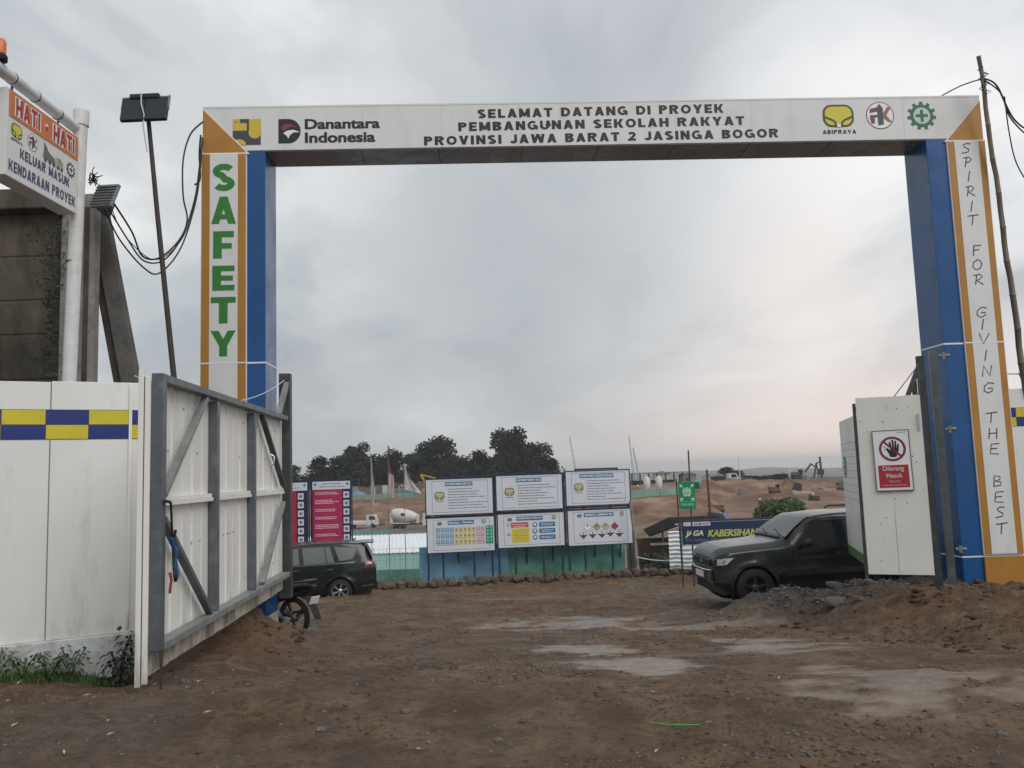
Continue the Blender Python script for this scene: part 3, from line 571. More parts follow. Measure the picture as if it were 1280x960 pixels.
# ------------------------------------------------------------------ the gate arch
GA = R(2.34); GL = 12.24
def build_arch():
    t = thing('gate_arch', 'tall welcome gateway of blue and orange pillars carrying a white lettered beam', 'gateway', (-4.615, 12.4, 0), GA)
    def pillar(x0, x1, zb, flip, label):
        # white panel side, blue side strip; the blue box stands a little behind the white front panel
        bx0, bx1 = x0, x1
        p = MB().box(bx0, bx1, 0, .68, zb, 6.655).obj('pillar', blue_acp, t, .006, label=label)
        px0, px1 = (x0, x0+.66) if not flip else (x1-.60, x1)
        b = MB()
        b.box(px0-.012, px1+.012, -.03, -.001, .15, 6.62, 0)
        b.obj('panel_backing', white_line, p)
        w = .12 if not flip else .105
        MB().box(px0, px0+w, -.036, -.031, .16, 6.60).obj('side_band', orange_acp, p)
        MB().box(px1-w, px1, -.036, -.031, .16, 6.60).obj('side_band', orange_acp, p)
        MB().box(px0+w, px1-w, -.040, -.031, .165, 6.60).obj('centre_panel', wht_clean, p)
        for zz in (3.375,):
            MB().box(px0-.014, px1+.014, -.042, -.0405, zz-.011, zz+.011).obj('joint_line', white_line, p)
        MB().box(bx0-.004, bx1+.004, -.006, .686, 3.36, 3.385).obj('joint_band', white_line, p); MB().box(bx0-.004, bx1+.004, -.006, .686, .12, .14).obj('joint_band', white_line, p)
        if flip: MB().box(px0-.012, px1+.012, -.036, .0, zb, .118).obj('base_panel', orange_acp, p)
        if not flip: MB().box(x0-.012, x1+.012, -.034 if False else -.012, .69, zb, -.36).obj('base_panel', cream, p)
        return p, px0+w, px1-w
    pl, a0, a1 = pillar(0, .945, -1.1, False, 'left pillar with green vertical lettering')
    pr, b0, b1 = pillar(GL-.93, GL, -.6, True, 'right pillar with thin handwritten lettering')
    tops = [(6.444, 6.015), (5.927, 5.501), (5.388, 4.966), (4.855, 4.473), (4.375, 3.972), (3.863, 3.475)]
    cxl = (a0+a1)/2
    for ch, (z1, z0) in zip('SAFETY', tops):
        hw = .165 if ch in 'SE' else (.155 if ch in 'F' else .185)
        b = MB(); block(b, ch, cxl-hw, cxl+hw, z0, z1, -.0425, 0, .225); b.obj('letter', green_ink, pl)
    # handwritten letters as strokes
    G_ = {'S': [[(.85, .95), (.5, 1), (.2, .85), (.35, .6), (.75, .4), (.7, .12), (.1, .0)]], 'P': [[(.3, 0), (.4, .95)], [(.1, .9), (.6, 1), (.85, .75), (.65, .5), (.3, .42)]],
          'I': [[(.45, 0), (.55, 1)]], 'R': [[(.25, 0), (.32, .95)], [(.05, .88), (.6, 1), (.85, .75), (.6, .5), (.3, .42), (.95, .0)]], 'T': [[(0, .88), (1, 1)], [(.5, .95), (.45, 0)]],
          'F': [[(.3, 0), (.3, .95)], [(.3, .95), (.95, 1)], [(.3, .52), (.8, .56)]], 'O': [[(.5, 1), (.15, .75), (.1, .3), (.4, 0), (.8, .15), (.95, .6), (.75, .95), (.45, 1)]],
          'G': [[(.95, .9), (.5, 1), (.1, .65), (.1, .2), (.5, 0), (.85, .2), (.85, .48), (.45, .45)]], 'V': [[(.05, 1), (.45, 0), (.95, 1)]],
          'N': [[(.1, 0), (.15, 1), (.8, .05), (.9, 1)]], 'H': [[(.15, 0), (.15, 1)], [(.85, 0), (.85, 1)], [(.15, .5), (.85, .56)]],
          'E': [[(.9, 1), (.2, .95), (.15, .05), (.9, 0)], [(.18, .5), (.75, .54)]], 'B': [[(.2, 0), (.2, 1), (.75, .9), (.7, .6), (.25, .52), (.85, .38), (.8, .08), (.2, 0)]]}
    seq = list(zip('SPIRITFORGIVINGTHEBEST', [6.481, 6.257, 6.021, 5.785, 5.538, 5.318, 4.828, 4.597, 4.367, 3.847, 3.658, 3.431, 3.168, 2.931, 2.670, 2.214, 1.968, 1.735, 1.249, 1.008, .779, .539]))
    cxr = (b0+b1)/2
    for i, (ch, z) in enumerate(seq):
        b = MB(); w = .17; hh = .16; ox = cxr+.0*sin(i*2.3)-.01
        for st in G_[ch]: b.ribbon([(ox+(p[0]-.5)*w+(p[1]-.5)*.02, z+(p[1]-.5)*hh) for p in st], .017, -.0425)
        b.obj('letter', script_ink, pr)
    # beam
    be = MB().box(0, GL, 0, .68, 6.66, 7.37, 0).box(-.004, GL+.004, -.004, .684, 7.34, 7.375, 0).obj('beam', wht_clean, t, .005)
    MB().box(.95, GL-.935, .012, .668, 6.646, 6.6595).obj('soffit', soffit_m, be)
    sl = MB()
    for x in (2.4, 3.6, 4.9, 6.1, 7.3, 8.5, 9.8): sl.box(x-.006, x+.006, .02, .66, 6.6435, 6.6455)
    sl.obj('soffit_joint', steel_d, be, kind='stuff')
    jn = MB()
    for x in (1.22*k for k in range(1, 10)): MB().box(x-.003, x+.003, -.0012, .0, 6.665, 7.335).obj('panel_joint', mat('panel_joint', (.50, .51, .52), .6), be)
    # the front of the beam carries an orange wedge at either end, edged in white
    e1 = MB().prism([(0, 7.335), (.70, 6.605), (0, 6.605)], -.012, -.001); e1.obj('corner_wedge', orange_acp, be)
    e2 = MB().prism([(GL, 7.29), (GL, 6.61), (GL-.62, 6.61)], -.012, -.001); e2.obj('corner_wedge', orange_acp, be)
    l = MB(); l.ribbon([(.0, 7.335), (.70, 6.605)], .018, -.0135); l.ribbon([(GL, 7.29), (GL-.62, 6.61)], .018, -.0135)
    l.box(-.01, .70, -.034, -.001, 6.595, 6.615); l.box(GL-.64, GL+.01, -.034, -.001, 6.597, 6.613); l.obj('wedge_edging', white_line, be)
    y = -.003
    block_words('SELAMAT DATANG DI PROYEK', 4.22, 8.10, 7.118, 7.262, y, black_ink, be, .235, .19, dz=.03)
    block_words('PEMBANGUNAN SEKOLAH RAKYAT', 3.915, 8.42, 6.913, 7.056, y, black_ink, be, .235, .19, dz=.03)
    block_words('PROVINSI JAWA BARAT 2 JASINGA BOGOR', 3.38, 8.95, 6.695, 6.838, y, black_ink, be, .235, .19, dz=.035)
    b = MB(); text(b, 'Danantara', 1.55, 2.705, 6.985, 7.15, y, 0, .04); b.obj('lettering', black_ink, be)
    b = MB(); text(b, 'Indonesia', 1.55, 2.63, 6.765, 6.935, y, 0, .04); b.obj('lettering', black_ink, be)
    b = MB(); b.rect(.452, .878, 6.75, 7.165, y, 0)     # four-part yellow and dark emblem
    b.rect(.452, .665, 6.965, 7.165, y-.0012, 1); b.rect(.452, .52, 7.10, 7.165, y-.0018, 1); b.disc(.545, 7.05, .092, y-.0018, 1); b.rect(.56, .665, 7.10, 7.165, y-.0024, 0)
    b.poly([(.452, 6.84), (.56, 6.93), (.62, 6.86), (.665, 6.80), (.665, 6.98), (.452, 6.98)], y-.003, 0); b.poly([(.555+.10*cos(a), 6.751+.09*sin(a)) for a in np.linspace(0, pi, 14)], y-.0036, 1)
    b.rect(.70, .878, 6.96, 7.165, y-.0012, 1); b.disc(.79, 6.95, .098, y-.0018, 1); b.rect(.672, .692, 6.86, 7.165, y-.0024, 0); b.obj('emblem', [greydk_ink, gold_ink], be)
    b = MB(); D = [(1.147, 6.765), (1.147, 7.156), (1.30, 7.156)]+[(1.30+.187*sin(a), 6.96+.196*cos(a)) for a in np.linspace(.1, pi-.1, 14)]+[(1.30, 6.765)]
    b.poly(D, y, 0); b.poly([(1.18, 7.02), (1.24, 7.08), (1.34, 7.07), (1.44, 7.02), (1.34, 7.03), (1.27, 7.00), (1.24, 6.95)], y-.0015, 1)
    b.poly([(1.22, 6.93), (1.29, 6.97), (1.38, 6.98), (1.48, 6.94), (1.38, 6.94), (1.32, 6.89), (1.30, 6.84), (1.27, 6.89)], y-.0015, 2); b.obj('emblem', [black_ink, maroon_ink, white_ink], be)
    b = MB(); logo_cup(b, 9.93, 7.065, .50, .37, y, word=True); b.obj('emblem', CUP, be)
    b = MB(); logo_fk(b, 10.605, 7.06, .225, y); b.obj('emblem', FK, be)
    b = MB(); logo_gear(b, 11.28, 7.045, .235, y); b.obj('emblem', GEAR, be)
build_arch()

# ------------------------------------------------------------------ open gate leaf on the left
DA = atan2(12.2-6.94, -3.335+2.995)
def build_left_leaf():
    t = thing('gate_leaf', 'long white sheeted gate leaf swung open with grey steel frame on its inner face', 'gate', (-2.995, 6.94, .0), DA)
    # sheeting: about 9 ribbed sheets, each its own piece
    n = 9; w = 5.27/n
    for i in range(n):
        x0 = i*w; x1 = (i+1)*w-.006; b = MB(); z0 = .06+.012*random.random(); z1 = 2.475+.012*random.random()
        prof = [(x0, .03), (x0+.012, .045), (x0+.03, .03), (x0+w*.5-.02, .03), (x0+w*.5, .036), (x0+w*.5+.02, .03), (x1-.03, .03), (x1-.012, .045), (x1, .03)]
        vs = [(px, py, z) for z in (z0, z1) for px, py in prof]; k = len(prof)
        vs += [(px, py+.012, z) for z in (z0, z1) for px, py in prof]
        fs = []
        for j in range(k-1): fs += [(j, j+1, k+j+1, k+j), (2*k+j+1, 2*k+j, 3*k+j, 3*k+j+1), (k+j, k+j+1, 3*k+j+1, 3*k+j), (j+1, j, 2*k+j, 2*k+j+1)]
        fs += [(0, k, 3*k, 2*k), (k-1, 3*k-1, 4*k-1, 2*k-1)]
        b.add(vs, fs, 0); b.obj('sheet', wht_door, t)
        b = MB().box(x0, x1-.004, .0255, .0285, .075, .235); b.obj('skirt_sheet', skirt_m, t)
    MB().box(-.02, -.001, .003, .048, .02, 2.50).obj('edge_trim', wht_door, t, .003); MB().box(-.03, -.002, .056, .098, .0, 2.56).obj('edge_trim', wht_door, t, .003); MB().box(-.015, -.001, .048, .056, .02, 2.5).obj('edge_shadow_gap', steel_d, t)
    MB().tube([(-.01, -.105, -.02), (-.01, -.105, .27)], .012, 6).obj('drop_bolt', pole_dk, t)
    y0, y1 = -.075, .022
    st = [(.13, .245), (1.68, 1.77), (3.26, 3.34), (4.62, 4.70)]
    MB().box(-.005, .10, -.092, .001, .27, 2.53).obj('stile', steel, t, .004)
    for a, c in st[1:3]: MB().box(a, c, y0+.01, y1, .33, 2.44).obj('stile', steel, t, .004)
    MB().box(.101, 5.15, -.085, .02, 2.465, 2.53).obj('top_rail', steel, t, .004)
    MB().box(.101, 5.15, -.10, .02, .262, .325).obj('bottom_rail', steel_l, t, .004)
    for a, c in ((.116, 1.655), (1.785, 3.245), (3.355, 5.13)):
        MB().box(a, c, -.035, .022, 1.425, 1.462).box(a, c, -.02, .0225, 1.465, 1.50).obj('middle_rail', wht_door, t, .002)
    def brace(a, c, m_, w_=.065): MB().bar((a[0], -.045, a[1]), (c[0], -.045, c[1]), w_, .05, up=(0, -1, 0)).obj('brace', m_, t, .003)
    brace((1.33, 2.44), (.16, 1.52), steel_l); brace((.16, 1.32), (1.50, .345), steel)
    brace((3.72, 2.43), (4.98, 1.55), steel_d); brace((4.98, 1.30), (3.70, .345), steel_l)
    hd = MB().tube([(4.2, -.05, 1.80), (4.2, -.09, 1.83), (4.2, -.09, 1.93), (4.2, -.05, 1.96)], .009, 6); hd.obj('handle', chrome, t)
    sc = MB()
    for i in range(26): 
        x = .32+4.6*((i*0.618) % 1); z = random.choice((.5, 1.05, 1.9, 2.3)); sc.box(x-.006, x+.006, .018, .03, z-.006, z+.006)
    sc.obj('rivet', steel_l, t, kind='stuff')
    # hinge post beside the pillar
    p = thing('gate_post', 'dark grey steel hinge post at the far end of the long white gate leaf', 'post', (-3.345, 12.28, 0), DA)
    MB().box(-.07, .09, -.09, .07, -.06, 3.17).obj('post', steel_d, p, .004); MB().bar((-.05, -.04, 3.02), (-.62, -.04, 2.52), .07, .06, up=(0, -1, 0)).obj('strut', steel_l, p)
    MB().tube([(-.02, 0, 2.3), (-.02, 0, 2.5)], .05, 8).obj('hinge', steel_d, p); MB().tube([(-.02, 0, .6), (-.02, 0, .8)], .05, 8).obj('hinge', steel_d, p)
    # the cords that tie it
    def W(lx, ly, lz): return (-2.995+lx*cos(DA)-ly*sin(DA), 6.94+lx*sin(DA)+ly*cos(DA), lz)
    b = MB(); b.tube([W(-.02, -.115, 1.47), W(.06, -.125, 1.465), W(.135, -.115, 1.455)], .014, 6)
    b.tube([W(.135, -.12, 1.45), W(.14, -.13, 1.2), W(.17, -.13, 1.1), W(.20, -.14, 1.22), W(.16, -.13, 1.08), W(.20, -.13, .92), W(.17, -.14, .84)], .011, 6)
    tag_(b.obj('tie_cord', cable_m), 'black cord knotted round the near stile of the open gate leaf', 'cord')
    b = MB(); b.tube([W(.135, -.13, 1.16), W(.18, -.14, 1.05), W(.22, -.13, .98), W(.26, -.14, .84), W(.21, -.14, .80), W(.20, -.13, .95), W(.24, -.14, 1.08)], .017, 6)
    tag_(b.obj('cloth_strap', rope_b), 'blue strap dangling from the near stile of the open gate leaf', 'strap')
    b = MB(); b.tube([W(.125, -.12, .88), W(.130, -.132, .82), W(.125, -.125, .76), W(.13, -.12, .71)], .012, 6)
    tag_(b.obj('hanging_string', rope_r), 'short red string hanging against the near stile of the gate leaf', 'string')
    b = MB(); b.tube([W(.25, .0, 2.56), W(.8, 0, 2.62), W(1.5, .3, 2.66), (-3.45, 12.2, 3.0), (-3.35, 12.2, 3.12)], .008, 5)
def tag_(o, label, cat, group=None, kind=None):
    o['label'] = label; o['category'] = cat
    if group: o['group'] = group
    if kind: o['kind'] = kind
    return o
build_left_leaf()
def sag(a, b, s, n=14): return [Vector(a).lerp(Vector(b), i/n)+Vector((0, 0, -4*s*(i/n)*(1-i/n))) for i in range(n+1)]
tag_(MB().tube(sag((-3.3, 7.3, 2.56), (-3.33, 12.25, 3.08), .28), .006, 5).obj('stay_wire', rope_w), 'pale stay wire from the tall post to the near top of the gate leaf', 'wire')

# ------------------------------------------------------------------ right gate leaf, its posts, the notice on it
def build_right_gate():
    a = atan2(11.2-11.5, 5.39-4.69)
    t = thing('gate_leaf', 'narrow white gate leaf folded back beside the right pillar and spattered with mud', 'gate', (4.70, 11.5, .10), a)
    MB().box(0, .38, 0, .03, 0, 2.375).obj('sheet', wht_mud, t, .004); MB().box(.383, .80, -.003, .03, .0, 2.37).obj('sheet', wht_mud, t, .004)
    MB().box(-.045, -.004, .0, .09, -.06, 2.30).obj('frame_edge', steel_d, t); MB().box(.81, .86, -.01, .10, .03, 2.80).obj('frame_stile', steel_d, t, .004)
    MB().box(.755, .775, -.03, -.004, 1.9, 2.12).obj('pull_bar', alloy, t)
    MB().box(-.04, .80, .04, .08, 2.2, 2.26).box(-.04, .80, .04, .08, .1, .16).obj('frame_rail', steel_d, t)
    bl = MB(); 
    for i in range(24):
        x = .03+.73*random.random(); z = .03+(random.random()**1.7)*2.2; r = .004+.006*random.random(); bl.poly([(x+r*cos(k)*(1+.4*random.random()), z+r*.9*sin(k)) for k in np.linspace(0, 5.3, 7)], -.0045)
    bl.obj('mud_spatter', clod_m, t, kind='stuff')
    p = thing('gate_post', 'dark steel gate post rising above the narrow gate leaf at the right', 'post', (5.93, 12.1, 0), a)
    MB().box(-.06, .05, -.05, .06, -.25, 3.1).obj('post', steel_d, p, .004); MB().bar((-.03, 0, 2.55), (-.22, -.25, 2.0), .05, .05).bar((-.03, 0, 2.95), (-.28, -.2, 2.35), .05, .05).obj('strut', steel_d, p)
    MB().box(-.14, -.07, -.05, .04, .1, 2.75).obj('leaf_stile', steel_d, p, .003)
    p = thing('gate_post', 'grey steel post standing right against the blue side of the right pillar', 'post', (6.17, 12.25, 0), a)
    MB().box(-.035, .07, -.06, .06, -.35, 3.19).obj('post', steel, p, .004)
    for z in (3.1, 2.03, .32): MB().tube([(.1, -.02, z), (.24, -.02, z)], .028, 8).box(.14, .18, -.05, .01, z-.05, z+.05).obj('hinge', steel_l, p)
    s = thing('prohibition_sign', 'no entry notice with crossed out hand and red text block on the gate leaf', 'sign', (4.70+.205*cos(a), 11.5+.205*sin(a), 0), a+.0)
    s.rotation_euler = (0, -.012, a)
    MB().box(0, .44, -.022, -.006, 1.21, 2.005).obj('sign_board', white_ink, s, .002)
    f = MB(); f.box(-.008, .0, -.026, -.006, 1.20, 2.015).box(.44, .448, -.026, -.006, 1.20, 2.015).box(0, .44, -.026, -.006, 2.005, 2.013).box(0, .44, -.03, -.006, 1.198, 1.21).obj('sign_frame', greydk_ink, s)
    b = MB(); b.box(.035, .405, -.0245, -.0225, 1.245, 1.545); b.obj('text_block', mat('dark_red_print', (.38, .02, .04), .5), s)
    pinkw = mat('pinkish_white_print', (.62, .50, .50), .5)
    for q in (('Dilarang', .09, .35, 1.452, 1.53, .02), ('Masuk', .125, .325, 1.375, 1.435, .02), ('Bagi yang', .16, .29, 1.312, 1.345, 0), ('tidak berkepentingan', .07, .375, 1.265, 1.29, 0)):
        b = MB(); text(b, *q[:5], -.0255, 0, q[5]); b.obj('lettering', pinkw, s)
    b = MB(); hx, hz = .24, 1.76
    b.poly([(hx-.04, hz-.11), (hx+.03, hz-.11), (hx+.065, hz-.03), (hx+.075, hz+.06), (hx+.055, hz+.065), (hx+.045, hz-.0), (hx+.043, hz+.105), (hx+.023, hz+.107), (hx+.018, hz+.0), (hx+.008, hz+.125), (hx-.013, hz+.123), (hx-.008, hz+.0), (hx-.03, hz+.10), (hx-.05, hz+.09), (hx-.035, hz-.02), (hx-.075, hz+.02), (hx-.09, hz+.0), (hx-.06, hz-.06)], -.0235)
    b.ribbon([(hx-.12, hz+.04), (hx-.09, hz+.02), (hx-.11, hz-.02)], .006, -.0235); b.ribbon([(hx-.10, hz-.12), (hx-.07, hz-.09)], .006, -.0235); b.obj('hand_symbol', black_ink, s)
    b = MB(); b.ring(hx-.01, hz, .135, .165, -.0245, n=36); b.ribbon([(hx-.12, hz+.11), (hx+.10, hz-.11)], .026, -.0248); b.obj('ban_ring', mat('ban_red_print', (.20, .02, .05), .5), s)
    b = MB(); text(b, 'Abipraya', .30, .42, 1.972, 1.985, -.0255); b.obj('maker_mark', greydk_ink, s)
    tag_(MB().tube([(5.9, 12.05, 3.0), (5.15, 11.3, 2.47)], .007, 5).obj('stay_wire', steel_d), 'thin stay wire from the top of the dark post to the narrow gate leaf', 'wire')
    # fence length behind, running away from the gate
    f = thing('site_fence', 'white panel fence end with green foot and gear emblem behind the narrow gate leaf', 'fence', (5.32, 13.0, 0), atan2(2.1, .55))
    for i in range(2):
        MB().box(i*1.08, i*1.08+1.075, -.02, .03, .17, 2.33).obj('fence_panel', wht, f, .004)
        MB().box(i*1.08, i*1.08+1.075, -.023, .033, .02, .168).obj('foot_strip', mat('green_foot_strip', (.07, .17, .04), .7, var=.3, dirt=(DB, 4, .6)), f)
    rr = MB()
    for k in range(9): rr.box(0, 2.15, -.0225, -.0202, 1.0+k*.115, 1.006+k*.115)
    rr.obj('panel_rib', steel_l, f)
    b = MB(); logo_gear(b, .42, 1.53, .20, -.026); b.obj('emblem', GEAR, f)
    f.rotation_euler = (0, 0, atan2(2.1, .55)+pi); f.location = (5.87, 15.1, 0)
build_right_gate()

# ------------------------------------------------------------------ perimeter fences
def fence(x0, y0, x1, y1, label, panels, ztop, skew=0.0, zb=.14, first=0):
    L_ = hypot(x1-x0, y1-y0); a = atan2(y1-y0, x1-x0)
    t = thing('perimeter_fence', label, 'fence', (x0, y0, 0), a); n = panels; w = L_/n
    for i in range(n):
        dz = random.uniform(-.012, .012)
        MB().box(i*w+.003, (i+1)*w-.003, .0, .05, zb+.02, ztop+dz).obj('fence_panel', wht, t, .003)
        MB().box(i*w-.005, i*w+.005, -.003, .0, zb+.03, ztop-.01).obj('joint_strip', mat('joint_shadow_grey', (.20, .20, .19), .7), t)
    MB().box(-.02, L_+.02, -.05, .10, -.25, zb+.018).obj('plinth', plinthm, t, .01)
    c = .375; x = L_-.13-c*int(L_/c+1); k = first
    while x < L_:
        a0, a1 = max(x, 0), min(x+c, L_-.0)
        if a1-a0 > .03:
            MB().box(a0+.004, a1-.004, -.007, -.0045, 2.228, 2.37).obj('check', check_b if k % 2 else check_y, t)
            MB().box(a0+.004, a1-.004, -.007, -.0045, 2.085, 2.222).obj('check', check_y if k % 2 else check_b, t)
        x += c; k += 1
    MB().box(0, L_, -.0045, -.0035, 2.08, 2.375).obj('check_backing', greydk_ink, t)
    return t, a
fa = atan2(.6, 1.09)
_t, _a = fence(-3.80-6.72*cos(fa), 8.62-6.72*sin(fa), -3.80, 8.62, 'white panel fence with blue and yellow checked band left of the gate', 8, 2.645, first=1)
MB().box(6.73, 6.77, -.03, .08, .0, 2.70).obj('end_trim', wht_door, _t, .003); MB().box(6.58, 6.61, -.02, -.008, .2, 2.64).obj('end_trim', wht_door, _t, .003)
fence(7.66, 13.22, 13.66, 13.52, 'white panel fence with blue and yellow checked band right of the gate', 5, 2.665, zb=.06, first=0)

# ------------------------------------------------------------------ plants along the left fence
def leafy(b, base, h_, n, spread, size, mi=0, droop=.3):
    for i in range(n):
        u = (i+.5)/n; z = h_*(.25+.75*u); a = i*2.4+random.uniform(-.4, .4); r = spread*(1.1-u*.7)*random.uniform(.6, 1.1)
        c = Vector((base[0]+r*cos(a), base[1]+r*sin(a), base[2]+z)); d = Vector((cos(a), sin(a), -droop*random.uniform(.3, 1.6))).normalized()
        s = d.cross(Vector((0, 0, 1))).normalized(); L_ = size*random.uniform(.7, 1.2); W_ = L_*.3; mid = c+d*L_*.5+Vector((0, 0, L_*.08))
        b.add([c, mid+s*W_, c+d*L_, mid-s*W_, mid+Vector((0, 0, -.01))], [(0, 1, 4), (1, 2, 4), (2, 3, 4), (3, 0, 4)], mi)
def fpt(s, off):  # point along the left fence, off metres in front of it
    return (-3.80-s*cos(fa)+off*sin(fa), 8.62-s*sin(fa)-off*cos(fa))
def weed(s, off, hh, lab, dark=False, n=24, sp=.12):
    x, y = fpt(s, off); z = gz(x, y)-.01; t = thing('weed_plant', lab, 'plant', (x, y, z))
    for k in range(4):
        a = k*1.7+s*9; tip = (sp*1.2*cos(a), sp*1.2*sin(a), hh*(.75+.25*((k*.37) % 1)))
        MB().tube([(0, 0, 0), (tip[0]*.4, tip[1]*.4, tip[2]*.55), tip], .005, 4).obj('stem', leaf_d, t)
        b = MB(); leafy(b, (tip[0]*.7, tip[1]*.7, tip[2]*.3), tip[2]*.75, n//3+4, sp*.65, .062, droop=.9); b.obj('foliage', leaf_d if dark else leaf, t)
weed(.62, .16, .34, 'tall weed with drooping leaves, nearest the dark shrub by the fence')
weed(.80, .22, .30, 'tall weed second from the dark shrub, leaning over the grass')
weed(1.02, .15, .24, 'low weed third from the dark shrub along the fence foot')
weed(1.22, .2, .30, 'bushy weed in the middle of the row at the fence foot')
weed(1.50, .16, .22, 'short weed fourth from the left frame edge at the fence foot')
weed(1.72, .22, .2, 'sparse weed second from the left frame edge at the fence foot')
weed(1.98, .18, .42, 'tallest weed, at the left edge of the picture against the white plinth', n=34)
def dark_shrub():
    x, y = fpt(.20, .22); t = thing('shrub', 'dark dense shrub in the corner between fence and open gate leaf', 'shrub', (x, y, gz(x, y)-.02))
    MB().tube([(0, 0, 0), (.02, 0, .3), (.08, .05, .5)], .012, 5).tube([(0, 0, .1), (-.08, 0, .35)], .009, 5).obj('stem', bark, t)
    b = MB()
    for k in range(16): leafy(b, (random.uniform(-.10, .12), random.uniform(-.1, .1), 0), .62*random.uniform(.4, 1.05), 16, .13, .07, droop=.9)
    b.obj('foliage', leaf_d, t)
dark_shrub()
def grass(name, pts_fn, n, hh, m_, label):
    b = MB()
    for i in range(n):
        x, y = pts_fn(); z = gz(x, y)-.005; a = random.uniform(0, 6.28); h1 = hh*random.uniform(.4, 1.2); dx, dy = cos(a)*h1*.5, sin(a)*h1*.5; w = .005
        b.add([(x-w*sin(a), y+w*cos(a), z), (x+w*sin(a), y-w*cos(a), z), (x+dx*.4+w*.6*sin(a), y+dy*.4, z+h1*.6), (x+dx, y+dy, z+h1)], [(0, 1, 2), (0, 2, 3)])
    tag_(b.obj(name, m_), label, 'grass', kind='stuff')
grass('grass', lambda: fpt(random.choice((random.gauss(.75, .35), random.gauss(.7, .4), random.gauss(.7, .4), random.uniform(.1, 2.3))), .08+abs(random.gauss(0, .13))), 1100, .09, grass_m, 'short green grass along the foot of the white fence')

# ------------------------------------------------------------------ caution sign on its white pipe frame
def build_caution():
    t = thing('pipe_frame', 'white pipe frame of post and crossbar behind the left fence', 'pipe frame', (-4.80, 9.1, 0))
    MB().tube([(-.03, 0, 0), (-.03, 0, 2.8), (.03, 0, 5.66), (.035, 0, 5.82)], .073, 16).tube([(.035, 0, 5.66), (.036, 0, 5.83)], .083, 16).obj('post', wht_paint, t)
    c = MB().tube([(-.0, .1, 5.62), (.0, -3.2, 5.60)], .062, 14); c.obj('crossbar', wht_paint, t)
    for y in (-.42, -.85, -1.25): MB().tube([(0, y-.006, 5.613), (0, y+.006, 5.613)], .066, 14).obj('pipe_clamp', greydk_ink, t)
    MB().tube([(.0, -.004, 5.06), (.0, .004, 5.06)], .080, 14).tube([(-.02, -.0, 4.09), (-.02, 0, 4.10)], .078, 14).obj('tie_band', greydk_ink, t)
    MB().tube([(-.05, -3.2, 0), (-.03, -3.2, 5.8)], .073, 14).obj('post', wht_paint, t)
    s = thing('caution_sign', 'white box sign warning of project vehicles, hung from the pipe crossbar', 'sign', (-4.77, 7.76, 0), R(90)-.03)
    # front faces local -y
    MB().box(-.02, 1.23, .0, .20, 4.60, 5.475).obj('sign_box', wht_clean, s, .006)
    MB().box(.012, 1.215, -.006, -.001, 5.20, 5.465).obj('header_band', mat('orange_header_print', (.58, .17, .045), .5, var=.08), s)
    block_words('HATI - HATI', .088, 1.152, 5.232, 5.432, -.0085, white_ink, s, .36, .06)
    block_words('HATI - HATI', .105, 1.135, 5.242, 5.422, -.0115, mat('brick_red_print', (.36, .02, .02), .5), s, .22, .20)
    block_words('KELUAR MASUK', .20, 1.07, 4.845, 4.945, -.003, mat('slate_blue_print', (.05, .055, .13), .5), s, .21, .16)
    block_words('KENDARAAN PROYEK', .03, 1.19, 4.665, 4.775, -.003, mat('slate_blue_print', (.05, .055, .13), .5), s, .21, .16)
    b = MB(); logo_cup(b, .14, 5.09, .17, .14, -.003, word=True); b.obj('emblem', CUP, s)
    b = MB(); logo_fk(b, .40, 5.08, .085, -.003); b.obj('emblem', FK, s)
    b = MB(); logo_gear(b, 1.09, 5.05, .085, -.003); b.obj('emblem', [greydk_ink, white_ink], s)
    b = MB()       # small picture of a loader and a lorry
    b.poly([(.58, 5.0), (.60, 5.13), (.70, 5.08), (.78, 5.06), (.80, 4.99)], -.003, 0); b.poly([(.60, 5.12), (.59, 5.17), (.66, 5.11)], -.0035, 1)
    b.poly([(.80, 4.98), (.80, 5.08), (.88, 5.10), (.94, 5.06), (.94, 4.97)], -.0035, 2)
    for x in (.62, .70, .77, .85, .92): b.disc(x, 4.985, .022, -.0042, 1, 12)
    b.obj('picture', [mat('olive_print', (.13, .15, .09), .6), greydk_ink, cream], s)
    MB().tube([(.2, .1, 5.47), (.2, .1, 5.60)], .012, 6).tube([(1.0, .1, 5.47), (1.0, .1, 5.60)], .012, 6).obj('hanger', steel_d, s)
    w = thing('warning_beacon', 'small orange warning beacon on a black base above the pipe crossbar', 'beacon', (-4.76, 7.60, 5.66))
    MB().lathe([(0, 0), (.06, 0), (.06, .05), (.045, .07)], 'z', 14).obj('base', rubber, w); MB().lathe([(.045, .07), (.048, .18), (.035, .215), (0, .22)], 'z', 14).obj('lens', orange_l, w)
build_caution()

